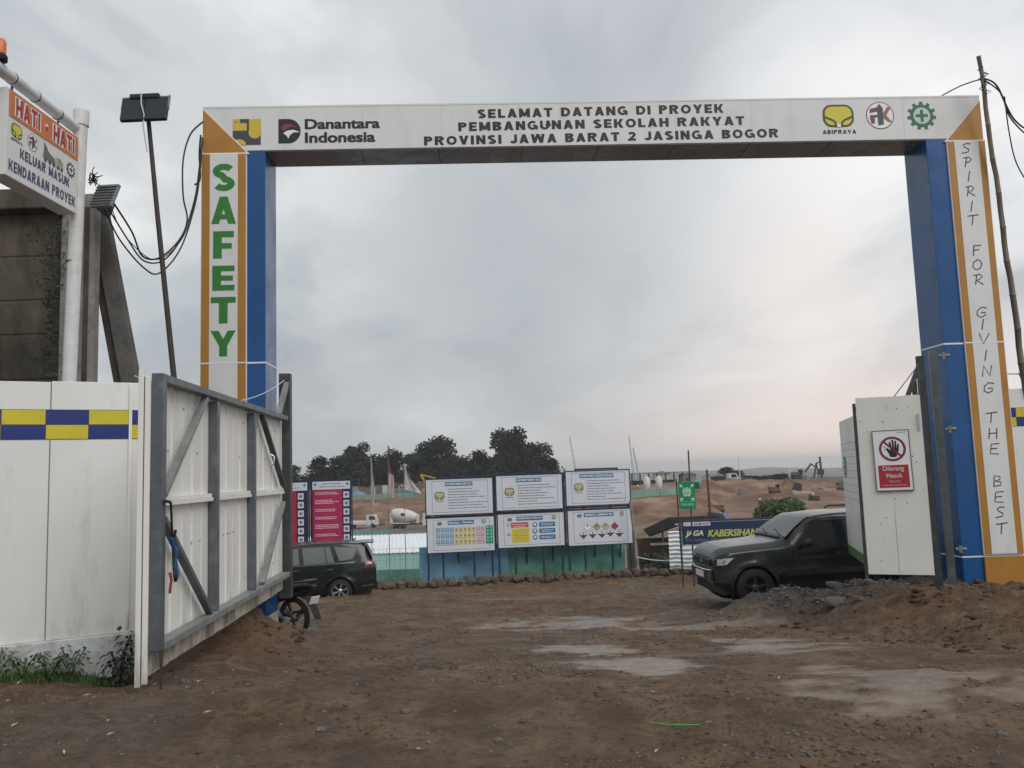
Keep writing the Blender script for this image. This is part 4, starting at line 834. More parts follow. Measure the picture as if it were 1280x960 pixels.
# concrete wall with its columns behind the fence
def build_concrete():
    t = thing('concrete_wall', 'tall dark stained precast concrete wall at the far left', 'wall', (-5.62, 10.55, 0), pi)
    zs = [0, .58, 1.17, 1.76, 2.36, 2.97, 3.55, 3.99, 4.56, 5.13, 5.40]
    for k in range(4, 10):
        for i in range(5):
            x0 = .0+i*1.9; MB().box(x0+.01, x0+1.86, -.04+.012*((k*7+i*3) % 3), .05, zs[k]+.012, zs[k+1]-.012).obj('wall_panel', conc_dk, t, .012)
    MB().box(.0, 9.4, -.03, .04, 0, 2.36).obj('wall_panel', conc_dk, t); MB().box(.0, 9.5, .0, .04, 2.3, 5.12).obj('wall_core', conc_dk, t)
    MB().box(-.02, 9.4, -.30, .25, 5.135, 5.40).obj('coping_beam', conc_dk, t, .02)
    c = thing('concrete_column', 'pale upright precast concrete column right of the dark wall', 'column', (-5.40, 10.6, 0))
    MB().box(-.10, .10, -.08, .08, 0, 5.38).obj('shaft', conc, c, .012); MB().box(-.035, .035, -.082, -.0802, .2, 5.2).obj('groove', conc_dk, c)
    c = thing('concrete_column', 'narrow concrete column tucked between the white post and the pale column', 'column', (-5.62, 10.5, 0))
    MB().box(-.07, .08, -.06, .08, 0, 5.36).obj('shaft', conc, c, .012)
    b = thing('concrete_brace', 'slanting concrete brace leaning against the pale concrete column', 'brace', (0, 0, 0))
    MB().bar((-5.42, 10.85, 5.30), (-4.60, 10.85, 1.2), .13, .22, up=(0, -1, 0)).obj('brace_face', mat('dark_weathered_concrete', (.11, .105, .10), .9, var=.4, vscale=3, bump=.5, bscale=20), b, .01); MB().bar((-5.50, 10.99, 5.0), (-4.74, 10.99, 1.2), .30, .18, up=(0, -1, 0)).obj('brace_side', conc_dk, b, .01)
    l = thing('floodlight', 'square grey finned floodlight fixed to the top of the concrete column', 'floodlight', (-5.08, 10.2, 5.12), R(-14))
    l.rotation_euler = (R(-18), R(6), R(-20))
    MB().box(-.17, .17, .0, .05, -.02, .30).obj('housing', steel_l, l, .005)
    f = MB()
    for k in range(7): f.box(-.165, .165, -.012, -.001, .0+k*.042, .014+k*.042)
    f.obj('fin', steel_d, l); MB().box(-.15, -.12, .05, .30, .0, .2).obj('bracket', steel_d, l)
    r = MB(); 
    for i in range(26): 
        a = random.uniform(0, 6.28); e = (random.gauss(-5.17, .04), 10.2, random.gauss(5.46, .05)); r.tube([(-5.2, 10.25, 5.45), e, (e[0]+.05*cos(a), 10.2, e[2]+.05*sin(a))], .006, 4)
    tag_(r.obj('twig_tangle', cable_m), 'dark tangle of twigs and wire on top of the concrete column', 'twigs')
    vn = MB()
    for i in range(480):
        z = random.uniform(2.7, 5.2); x = -5.78+random.gauss(0, .14)*(.6+.5*sin(z*3)); y = 10.46-random.random()*.06; a = random.uniform(0, 6.28); s = .04
        vn.add([(x, y, z), (x+s*cos(a), y-.02, z+s*sin(a)), (x+s*cos(a+.8), y-.01, z+s*sin(a+.8))], [(0, 1, 2)])
    tag_(vn.obj('creeper', leaf_d), 'dark creeper growing over the concrete wall beside the white post', 'creeper', kind='stuff')
build_concrete()

# floodlight mast
def build_mast():
    t = thing('floodlight_mast', 'leaning dark pole with a square floodlight between fence and left pillar', 'light pole', (0, 0, 0))
    MB().tube([(-4.25, 10.8, 0.0), (-4.369, 10.8, 2.918), (-4.62, 10.8, 5.2), (-4.765, 10.8, 6.60)], [.040, .037, .032, .028], 10).obj('pole', pole_dk, t)
    h = MB()
    h.add([Vector(v) for v in []], [])
    c = Vector((-4.765, 10.72, 6.58)); hw, hh = .305, .18
    R_ = Matrix.Rotation(R(-16), 4, 'X') @ Matrix.Rotation(R(-1), 4, 'Y')
    def bx(x0, x1, y0, y1, z0, z1):
        b = MB().box(x0, x1, y0, y1, z0, z1); b.v = [tuple(R_ @ Vector(v)+c) for v in b.v]; return b
    bx(-hw, -.006, -.03, .03, -hh, hh).obj('lamp_housing', mat('floodlight_black', (.018, .024, .026), .5, .2), t, .006)
    bx(.006, hw, -.03, .03, -hh, hh).obj('lamp_housing', mat('floodlight_black', (.018, .024, .026), .5, .2), t, .006)
    b = bx(-.21, .18, -.05, .05, hh-.02, hh+.05); b.obj('ballast_box', rubber, t, .008)
    b = bx(-hw-.01, -hw, -.02, .02, 0, hh+.02); q = bx(hw, hw+.01, -.02, .02, 0, hh+.04); b.add(q.v, q.f); q = bx(-hw, hw, -.008, .008, hh+.015, hh+.03); b.add(q.v, q.f); b.obj('yoke', steel_l, t)
    MB().tube([c+Vector((-.03, -.05, .2)), c+Vector((-.02, -.07, .05)), c+Vector((.02, -.07, -.1)), c+Vector((0, -.05, -.25)), (-4.74, 10.75, 6.0)], .009, 6).obj('lead', rope_w, t)
build_mast()
def cable(pts, r, lab):
    # smooth through the control points
    P = [Vector(p) for p in pts]; out = []
    for i in range(len(P)-1):
        a, b, c, d = P[max(i-1, 0)], P[i], P[i+1], P[min(i+2, len(P)-1)]
        for k in range(7):
            u = k/7; out.append(.5*((2*b)+(c-a)*u+(2*a-5*b+4*c-d)*u*u+(3*b-a-3*c+d)*u**3))
    out.append(P[-1]); tag_(MB().tube(out, r, 6).obj('cable', cable_m), lab, 'cable', 'black cables slung from the column to the gateway')
LC = [
 ([(-4.594, 12.35, 7.114), (-4.676, 12.06, 6.792), (-4.716, 11.896, 6.334), (-4.711, 11.896, 5.789), (-4.685, 11.987, 5.456), (-4.727, 11.806, 5.105), (-4.817, 11.37, 4.735), (-4.884, 10.971, 4.655), (-4.92, 10.735, 4.916), (-4.969, 10.3, 5.184)], .013, 'thick black cable looping highest against the sky left of the gateway'),
 ([(-4.605, 12.35, 6.86), (-4.625, 12.281, 6.354), (-4.654, 12.178, 5.821), (-4.727, 11.919, 5.197), (-4.825, 11.523, 4.741), (-4.915, 11.092, 4.621), (-4.976, 10.748, 4.814), (-5.039, 10.3, 5.124)], .011, 'black cable with the middle sag between the column and the gateway'),
 ([(-4.605, 12.35, 6.821), (-4.619, 12.3, 6.298), (-4.65, 12.199, 5.766), (-4.739, 11.896, 5.012), (-4.852, 11.459, 4.543), (-4.927, 11.123, 4.53), (-5.021, 10.619, 4.779), (-5.069, 10.3, 5.084)], .011, 'black cable with the lowest sag between the column and the gateway'),
 ([(-4.616, 12.35, 6.695), (-4.644, 12.242, 5.966), (-4.708, 11.99, 5.277), (-4.799, 11.595, 4.839), (-4.869, 11.235, 4.679), (-4.933, 10.839, 4.752), (-4.974, 10.516, 4.906), (-4.999, 10.3, 5.144)], .006, 'thin black cable crossing the loops behind the leaning mast'),
 ([(-4.70, 12.3, 6.1), (-4.63, 12.33, 6.2), (-4.65, 12.35, 6.6), (-4.63, 12.35, 6.9)], .014, 'short bundle of black cable tied to the outer edge of the left pillar')]
for p in LC: cable(*p)
# bamboo pole and its wires at the right
def build_bamboo():
    t = thing('bamboo_pole', 'tall leaning bamboo pole rising past the right end of the white beam', 'pole', (0, 0, 0))
    a = Vector((8.45, 13.6, -.1)); b = Vector((7.466, 12.55, 7.85)); n = 15
    for i in range(n):
        p = a.lerp(b, i/n); q = a.lerp(b, (i+1)/n); r0 = .06-.028*i/n; off = Vector((.012*sin(i*1.9), 0, 0)); off2 = Vector((.012*sin((i+1)*1.9), 0, 0))
        MB().tube([p+off, p+off+(q-p)*.03, p.lerp(q, .5)+off, q+off2-(q-p)*.03, q+off2], [r0*1.12, r0*.98, r0*.93, r0*.96, r0*1.1], 9).obj('cane_section', bamboo_m, t)
    tw = MB()
    for i in range(14): a_ = i*1.3; tw.tube([(7.53, 12.6, 7.25+.03*i), (7.53+.09*cos(a_), 12.57+.05*sin(a_), 7.28+.03*i), (7.52, 12.6, 7.33+.03*i)], .008, 4)
    tw.obj('wire_wrap', cable_m, t)
    G_ = 'electric wires tied to the bamboo pole'
    for pts, r, lab in (([(7.53, 12.55, 7.48), (7.8, 12.7, 7.42), (8.2, 13, 7.0), (8.8, 13.4, 6.9), (9.9, 14, 6.85)], .014, 'upper black wire running right from the bamboo pole'),
                        ([(7.53, 12.55, 7.45), (7.85, 12.7, 7.30), (8.1, 12.9, 6.95), (8.7, 13.2, 6.65), (9.6, 13.6, 6.5)], .012, 'second black wire running right just under the first'),
                        ([(7.9, 12.7, 7.25), (7.98, 12.8, 6.7), (8.12, 12.9, 6.2), (8.5, 13.1, 5.85), (9.2, 13.4, 5.7)], .010, 'black wire dropping steeply at the right edge of the picture'),
                        ([(7.50, 12.6, 7.50), (7.3, 12.9, 7.52), (7.0, 13.3, 7.42), (6.6, 14, 7.2)], .010, 'short black wire arching left behind the beam from the bamboo pole')):
        cable(pts, r, lab); bpy.context.scene.collection.objects[-1]['group'] = G_
build_bamboo()
tag_(MB().tube(sag((7.8, 13.5, 2.95), (11, 13.9, 3.0), .05), .008, 5).tube([(8.15, 13.45, 2.95), (8.2, 13.4, 2.7), (8.3, 13.4, 2.68)], .006, 4).obj('fence_wire', cable_m), 'thin wire strung along the top of the right fence behind the bamboo', 'wire')

# ------------------------------------------------------------------ vehicles
def pane_poly(b, Yf, pts, n=8, off=.006, mi=0, smooth=True):
    """pts: corners bottom-front, bottom-rear, top-rear, top-front in (x, z); laid on the body side Yf(x, z)"""
    (ax, az), (bx, bz), (cx_, cz), (dx, dz) = pts; vs = []
    for j in range(n+1):
        v = j/n
        for i in range(n+1):
            u = i/n; x = (ax*(1-u)+bx*u)*(1-v)+(dx*(1-u)+cx_*u)*v; z = (az*(1-u)+bz*u)*(1-v)+(dz*(1-u)+cz*u)*v; vs.append((x, Yf(x, z)-off, z))
    b.add(vs, [(j*(n+1)+i, j*(n+1)+i+1, (j+1)*(n+1)+i+1, (j+1)*(n+1)+i) for j in range(n) for i in range(n)], mi, smooth)
class CarShape:
    """body: x along the length (front at 0, rear at L), side towards -y; profiles are interpolated"""
    def __init__(s, L_, W_, top, belt, low, plan, tumble, wheels, wr):
        s.L = L_; s.W = W_; s.top = top; s.belt = belt; s.low = low; s.plan = plan; s.tumble = tumble; s.wheels = wheels; s.wr = wr
    def f(s, tab, x): return float(np.interp(x, [a for a, _ in tab], [b for _, b in tab]))
    def half(s, x): return s.f(s.plan, x)*s.W/2
    def zlow(s, x):
        z = s.f(s.low, x)
        for wx in s.wheels:
            d = abs(x-wx); rr = s.wr+.075
            if d < rr: z = max(z, s.wr+math.sqrt(rr*rr-d*d))
        return z
    def Y(s, x, z):
        """half width of the side at height z"""
        zb = s.f(s.belt, x); zt = max(s.f(s.top, x), zb+.02); w = s.half(x); zl = s.f(s.low, x)
        if z <= zb:
            t = (z-zl)/max(.05, zb-zl); k = 1-.05*max(0, .25-t)/.25-.045*max(0, t-.45)**1.5/.4
            fl = 0
            for wx in s.wheels:
                d = hypot(x-wx, z-s.wr)-(s.wr+.075); fl += .022*math.exp(-(d/.05)**2)
            return -(w*k+fl-(.012*math.exp(-((t-.55)/.06)**2)))
        t = (z-zb)/(zt-zb); return -(w*(1-.045*.55**1.5/.4)-.008-(s.tumble*(t**1.15)))
    def body(s, name, m_, parent, xs=None):
        xs = xs or sorted(set([round(i*s.L/110, 4) for i in range(111)]+[w+d for w in s.wheels for d in (-s.wr-.075, s.wr+.075)]))
        xs = [x for x in xs if 0 <= x <= s.L]; rows = []
        for x in xs:
            zb = s.f(s.belt, x); zt = s.f(s.top, x); zl = s.zlow(x); ring = []; zb = min(zb, zt-.015)
            zs_ = [zl+(zb-zl)*i/9 for i in range(10)]
            for z in zs_: ring.append((x, s.Y(x, z), z))
            k = 9; zr = zb+(zt-zb)*.93
            for i in range(1, k): z = zb+(zr-zb)*i/(k-1); ring.append((x, s.Y(x, z), z))
            ye = ring[-1][1]; 
            for i in range(1, 9):
                a = i/8*pi/2; ring.append((x, ye*cos(a) if False else ye*(1-i/8)**1.0, zr+(zt-zr)*sin(a)**.8))
            full = [(p[0], p[1], p[2]) for p in ring]+[(p[0], -p[1], p[2]) for p in ring[-2::-1]]
            rows.append(full)
        n = len(rows[0]); b = MB(); vs = [p for r_ in rows for p in r_]
        fs = [(i*n+j, i*n+j+1, (i+1)*n+j+1, (i+1)*n+j) for i in range(len(rows)-1) for j in range(n-1)]
        b.add(vs, fs, 0, True)
        b.add(rows[0], [tuple(range(n))], 0, False); b.add(rows[-1], [tuple(range(n))[::-1]], 0, False)
        o = b.obj(name, m_, parent); s.xs = xs; return o
    def under(s, parent):
        b = MB(); b.box(.15, s.L-.15, -s.W/2+.12, s.W/2-.12, .22, .42)
        for wx in s.wheels:
            for sg in (-1, 1): b.lathe([(s.wr+.074, -.001), (s.wr+.074, .25), (0, .25)], 'y', 20, (wx, sg*(s.W/2-.03)-(.24 if sg > 0 else 0), s.wr))
        return b.obj('underbody', rubber, parent)
def wheel(parent, x, y, r, w, spokes, rimr, m_rim, side, double=False):
    p = MB(); p.lathe([(rimr, -w/2), (r*.93, -w/2), (r, -w/2+.03), (r, w/2-.03), (r*.93, w/2), (rimr, w/2)], 'y', 32); o = p.obj('wheel', rubber, parent); o.location = (x, y, r)
    q = MB(); q.lathe([(rimr, -w/2), (rimr*.94, -w/2+.01), (rimr*.90, -w/2+.06), (rimr*.9, w/2)], 'y', 28); q.lathe([(.0, -w/2+.03), (.06, -w/2+.025), (.07, -w/2+.05), (.07, w/2)], 'y', 16)
    for k in range(spokes):
        a = 2*pi*k/spokes+.3; offs = (-.09, .09) if double else (0,)
        for da in offs:
            q.bar((.05*cos(a), -w/2+.04, .05*sin(a)), (rimr*.93*cos(a+da), -w/2+.022, rimr*.93*sin(a+da)), .045 if not double else .028, .025, up=(0, -1, 0))
    q.lathe([(0, w*.1), (rimr*.88, w*.1)], 'y', 20, mi=1)
    q.obj('rim', [m_rim, rubber], o)
    if side > 0: o.rotation_euler = (0, 0, pi)
    return o
def strip(b, Yf, pts, w, off=.004, mi=0):
    """thin line drawn on the body side along (x, z) points"""
    out = []
    for i, (x, z) in enumerate(pts):
        a = pts[max(i-1, 0)]; c = pts[min(i+1, len(pts)-1)]; t = Vector((c[0]-a[0], c[1]-a[1])).normalized(); n = Vector((-t.y, t.x))*w/2
        for sg in (1, -1): px, pz = x+sg*n.x, z+sg*n.y; out.append((px, Yf(px, pz)-off, pz))
    b.add(out, [(2*i, 2*i+1, 2*i+3, 2*i+2) for i in range(len(pts)-1)], mi)
def seg(a, b, n=10): return [(a[0]+(b[0]-a[0])*i/n, a[1]+(b[1]-a[1])*i/n) for i in range(n+1)]

def build_suv():
    """the near dark SUV: nose to the left"""
    t = thing('parked_car', 'dark dusty off-road car with its nose out behind the gravel heap, right of the banner', 'car', (3.46, 16.0, -.88), R(4)); t.scale = (1, 1, .965)
    S = CarShape(4.57, 1.80, top=[(0, .88), (.03, .97), (.12, 1.03), (.3, 1.07), (.6, 1.10), (1.1, 1.14), (1.32, 1.17), (1.45, 1.21), (1.75, 1.40), (2.10, 1.585), (2.25, 1.63), (2.6, 1.665), (3.3, 1.68), (3.9, 1.65), (4.25, 1.60), (4.42, 1.35), (4.52, 1.10), (4.57, .9)],
        belt=[(0, .84), (.05, .91), (.3, .97), (1.1, 1.03), (1.45, 1.05), (3.5, 1.09), (4.57, 1.08)],
        low=[(0, .42), (.12, .34), (.5, .30), (4.2, .30), (4.57, .38)], plan=[(0, .66), (.05, .80), (.15, .90), (.35, .96), (.8, .99), (1.5, 1), (3.6, 1), (4.2, .96), (4.5, .88), (4.57, .80)],
        tumble=.20, wheels=(.80, 3.46), wr=.35)
    S.body('body', paint_blk2, t); S.under(t)
    for wx in S.wheels:
        for sg in (-1, 1): wheel(t, wx, sg*.79, .345, .22, 5, .215, alloy_d, sg)
    Y = S.Y
    # side windows of the near side and the far side
    for mirr in (1, -1):
        for pts in ([(1.92, 1.085), (2.72, 1.095), (2.72, 1.50), (2.28, 1.49)], [(2.84, 1.10), (3.62, 1.11), (3.52, 1.51), (2.84, 1.505)], [(3.72, 1.115), (4.2, 1.13), (4.05, 1.46), (3.62, 1.50)], [(1.68, 1.085), (1.88, 1.085), (1.98, 1.24), (1.90, 1.22)]):
            b = MB(); pane_poly(b, Y, pts); b.v = [(x, y*mirr, z) for x, y, z in b.v]; b.obj('side_window', glass_dk, t)
    b = MB()                                    # windscreen laid over the sloping nose of the cabin
    n = 8; vs = []
    for j in range(n+1):
        x = 1.50+(2.18-1.50)*j/n
        for i in range(n+1):
            yy = (-1+2*i/n)*(S.half(x)-.13-.15*j/n); z = S.f(S.top, x)+.008-.018*abs(-1+2*i/n)**3; vs.append((x, yy, z))
    b.add(vs, [(j*(n+1)+i, j*(n+1)+i+1, (j+1)*(n+1)+i+1, (j+1)*(n+1)+i) for j in range(n) for i in range(n)], 0, True); b.obj('windscreen', glass_ws, t)
    g = MB()
    strip(g, Y, seg((2.78, .42), (2.78, 1.08)), .010); strip(g, Y, seg((1.62, .55), (1.62, 1.04), 6), .010); strip(g, Y, seg((3.66, 1.08), (3.60, .60), 6), .010); strip(g, Y, seg((1.62, .40), (3.2, .40)), .012); strip(g, Y, seg((.30, .90), (1.5, 1.03)), .009)
    g.obj('shut_line', rubber, t)
    for wx in S.wheels: g = MB(); strip(g, Y, [(wx+.425*cos(a), .345+.425*sin(a)) for a in np.linspace(pi*.98, .02, 22)], .055, .012); g.obj('arch_moulding', cladding, t)
    for a_, c_, w_ in (((1.42, .60), (3.05, .62), .10), ((1.42, .37), (3.05, .37), .14), ((.03, .56), (.36, .55), .22)): g = MB(); strip(g, Y, seg(a_, c_), w_, .012); g.obj('side_cladding', cladding, t)
    g = MB(); strip(g, Y, seg((2.30, 1.525), (3.7, 1.54), 8), .03, .02); g.obj('rain_guard', cladding, t)
    g = MB(); g.box(0, .16, -.02, .0, 0, .035); h = g.obj('door_handle', cladding, t); h.location = (2.48, Y(2.5, .93)-.012, .91)
    for sg in (-1, 1):
        mr = MB(); mr.lathe([(0, -.07), (.06, -.065), (.095, -.02), (.10, .05), (.085, .07), (0, .07)], 'x', 14); mr.v = [(x, y*1.15, z*.78) for x, y, z in mr.v]; mr.box(-.03, .03, -.0 if sg < 0 else -.18, .18 if sg < 0 else 0, -.09, -.04)
        o = mr.obj('side_mirror', cladding, t); o.location = (1.90, sg*1.02, 1.13)
    # nose
    for sg in (1, -1):
        b = MB(); pane_poly(b, Y, [(.06, .75), (.30, .78), (.46, .90), (.08, .87)], off=.012); pane_poly(b, lambda x, z: Y(.05, z)+(.05-x)*1.2, [(.05, .75), (.051, .75), (.051, .87), (.05, .87)], 2); b.v = [(x, y*sg, z) for x, y, z in b.v]; o = b.obj('headlight', mat('cloudy_headlamp_lens', (.50, .52, .53), .12, var=.3, vscale=9, spec=.9), t)
        q = MB(); pane_poly(q, Y, [(.17, .785), (.25, .79), (.28, .85), (.20, .85)], off=.016); q.v = [(x, y*sg, z) for x, y, z in q.v]; q.obj('reflector', steel_l, o)
        b = MB(); b.box(-.02, .02, -.06, .06, -.045, .045); o = b.obj('fog_lamp', chrome, t, .01); o.location = (.02, sg*.48, .43)
    MB().box(-.022, .0, -.50, .50, .72, .84).obj('grille', rubber, t); MB().box(-.03, -.02, -.52, .52, .835, .85).box(-.03, -.02, -.07, .07, .75, .81).obj('grille_trim', chrome, t)
    MB().box(-.06, .03, -.60, .60, .46, .66).obj('front_bumper', cladding, t, .03); o = MB().box(-.075, -.062, -.24, .24, .49, .61).obj('number_plate', plate_w, t)
    MB().tube([(-.02, -.58, .655), (-.07, -.3, .645), (-.07, .3, .645), (-.02, .58, .655)], .014, 8).tube([(-.05, -.56, .62), (-.06, -.57, .46), (.02, -.55, .38)], .016, 8).obj('bumper_bar', chrome, t)
    b = MB(); b.tube([(1.50, -.55, 1.24), (1.62, -.05, 1.33)], .012, 5).tube([(1.47, .1, 1.235), (1.60, .55, 1.31)], .012, 5).box(1.40, 1.47, -.6, .6, 1.19, 1.225); b.obj('wiper', rubber, t)
    for sg in (-1, 1):
        MB().tube([(3.0, sg*.62, 1.67), (3.1, sg*.62, 1.71), (3.9, sg*.62, 1.71), (4.0, sg*.62, 1.66)], .018, 6).obj('roof_rail', cladding, t)
build_suv()
def shorten_bonnet():      # the nose and the footwell are shorter than first drawn
    t = [o for o in C.objects if o.name.startswith('parked_car')][0]
    mm = lambda x: float(np.interp(x, [-1, 0, .35, 1.24, 2.0, 6], [-1, 0, .22, 1.11, 1.68, 5.68]))
    for o in t.children:
        x0 = o.location.x
        if o.name.startswith('wheel'): o.location.x = mm(x0); continue
        for v in o.data.vertices: v.co.x = mm(x0+v.co.x)-mm(x0)
        for ch in o.children:
            if o.name.startswith('headlight'):
                for v in ch.data.vertices: v.co.x = mm(v.co.x)
        o.location.x = mm(x0)
shorten_bonnet()

def build_mpv():
    """black people carrier, tail to the right; local x runs front (0) to rear (L)"""
    t = thing('parked_car', 'glossy black people carrier parked below the red boards, tail to the right', 'car', (-9.00, 25.40, -2.0), R(9))
    S = CarShape(4.73, 1.83, top=[(0, .75), (.06, .86), (.3, .97), (.8, 1.07), (1.1, 1.13), (1.3, 1.22), (1.7, 1.50), (2.0, 1.66), (2.4, 1.74), (3.0, 1.77), (3.7, 1.765), (4.25, 1.72), (4.42, 1.64), (4.55, 1.36), (4.66, 1.12), (4.73, .95)],
        belt=[(0, .72), (.06, .80), (.4, .90), (1.2, 1.03), (2.5, 1.08), (3.9, 1.13), (4.73, 1.12)], low=[(0, .34), (.1, .24), (4.4, .27), (4.73, .36)],
        plan=[(0, .60), (.06, .76), (.2, .88), (.5, .95), (1.2, 1), (3.8, 1), (4.3, .97), (4.55, .90), (4.73, .80)], tumble=.20, wheels=(.92, 3.67), wr=.345)
    S.body('body', paint_blk, t); S.under(t); Y = S.Y
    for wx in S.wheels:
        for sg in (-1, 1): wheel(t, wx, sg*.80, .345, .22, 6, .235, alloy, sg, True)
    for mirr in (1, -1):
        for pts in ([(1.75, 1.13), (2.52, 1.14), (2.46, 1.60), (2.12, 1.585)], [(2.64, 1.145), (3.52, 1.17), (3.38, 1.625), (2.58, 1.615)], [(3.66, 1.20), (4.05, 1.26), (4.16, 1.55), (3.50, 1.625)], [(1.52, 1.12), (1.71, 1.13), (2.05, 1.565), (1.98, 1.54)]):
            b = MB(); pane_poly(b, Y, pts); b.v = [(x, y*mirr, z) for x, y, z in b.v]; o = b.obj('side_window', glass_lt, t)
    b = MB(); strip(b, Y, seg((3.30, 1.17), (3.22, 1.62), 4), .02, .010); b.obj('window_divider', rubber, t)
    b = MB(); n = 6; vs = []
    for j in range(n+1):
        x = 1.34+(1.95-1.34)*j/n
        for i in range(n+1): vs.append((x, (-1+2*i/n)*(S.half(x)-.12-.14*j/n), S.f(S.top, x)+.008-.018*abs(-1+2*i/n)**3))
    b.add(vs, [(j*(n+1)+i, j*(n+1)+i+1, (j+1)*(n+1)+i+1, (j+1)*(n+1)+i) for j in range(n) for i in range(n)], 0, True); b.obj('windscreen', glass_ws, t)
    b = MB(); vs = []
    for j in range(n+1):
        x = 4.45+(4.62-4.45)*j/n
        for i in range(n+1): vs.append((x+.01, (-1+2*i/n)*(S.half(x)-.16+.08*j/n), S.f(S.top, x)+.006))
    b.add(vs, [(j*(n+1)+i, (j+1)*(n+1)+i, (j+1)*(n+1)+i+1, j*(n+1)+i+1) for j in range(n) for i in range(n)], 0, True); b.obj('rear_window', glass_rear, t)
    MB().box(4.25, 4.66, -.62, .62, 1.675, 1.705).obj('rear_spoiler', paint_blk, t, .01); MB().tube([(4.0, 0, 1.74), (4.12, 0, 1.80)], .02, 6).obj('antenna', rubber, t)
    for sg in (1, -1):
        b = MB(); pane_poly(b, Y, [(4.36, .98), (4.66, 1.0), (4.62, 1.20), (4.40, 1.14)], off=.012); b.v = [(x, y*sg, z) for x, y, z in b.v]; o = b.obj('tail_light', lens_r, t)
        b = MB(); pane_poly(b, Y, [(4.42, 1.06), (4.62, 1.08), (4.60, 1.14), (4.44, 1.10)], off=.016); b.v = [(x, y*sg, z) for x, y, z in b.v]; b.obj('reversing_lens', alloy, o)
        b = MB(); pane_poly(b, Y, [(.05, .64), (.5, .76), (.52, .84), (.08, .76)], off=.010); b.v = [(x, y*sg, z) for x, y, z in b.v]; b.obj('headlight', lens_w, t)
    MB().box(4.66, 4.75, -.60, .60, .36, .58).obj('rear_bumper', paint_blk, t, .03); b = MB(); strip(b, Y, seg((4.30, .46), (4.66, .48), 5), .03, .012); b.obj('bumper_trim', chrome, t)
    MB().box(4.735, 4.745, -.24, .24, .72, .84).obj('number_plate', plate_w, t)
    g = MB()
    for a, c in (((1.62, .45), (1.62, 1.06)), ((2.58, .40), (2.58, 1.12)), ((3.55, .98), (3.6, 1.15)), ((1.62, .36), (3.2, .36))): strip(g, Y, seg(a, c, 6), .010)
    g.obj('shut_line', rubber, t); b = MB(); strip(b, Y, seg((1.55, 1.095), (4.1, 1.155), 12), .016, .008); b.obj('belt_moulding', chrome, t)
    for x in (2.35, 3.32): o = MB().box(0, .15, -.02, 0, 0, .03).obj('door_handle', chrome, t); o.location = (x, Y(x, .98)-.012, .97)
    for sg in (-1, 1): mr = MB(); mr.lathe([(0, -.07), (.09, -.03), (.09, .06), (0, .07)], 'x', 12); o = mr.obj('side_mirror', paint_blk, t); o.location = (1.80, sg*1.0, 1.12)
build_mpv()

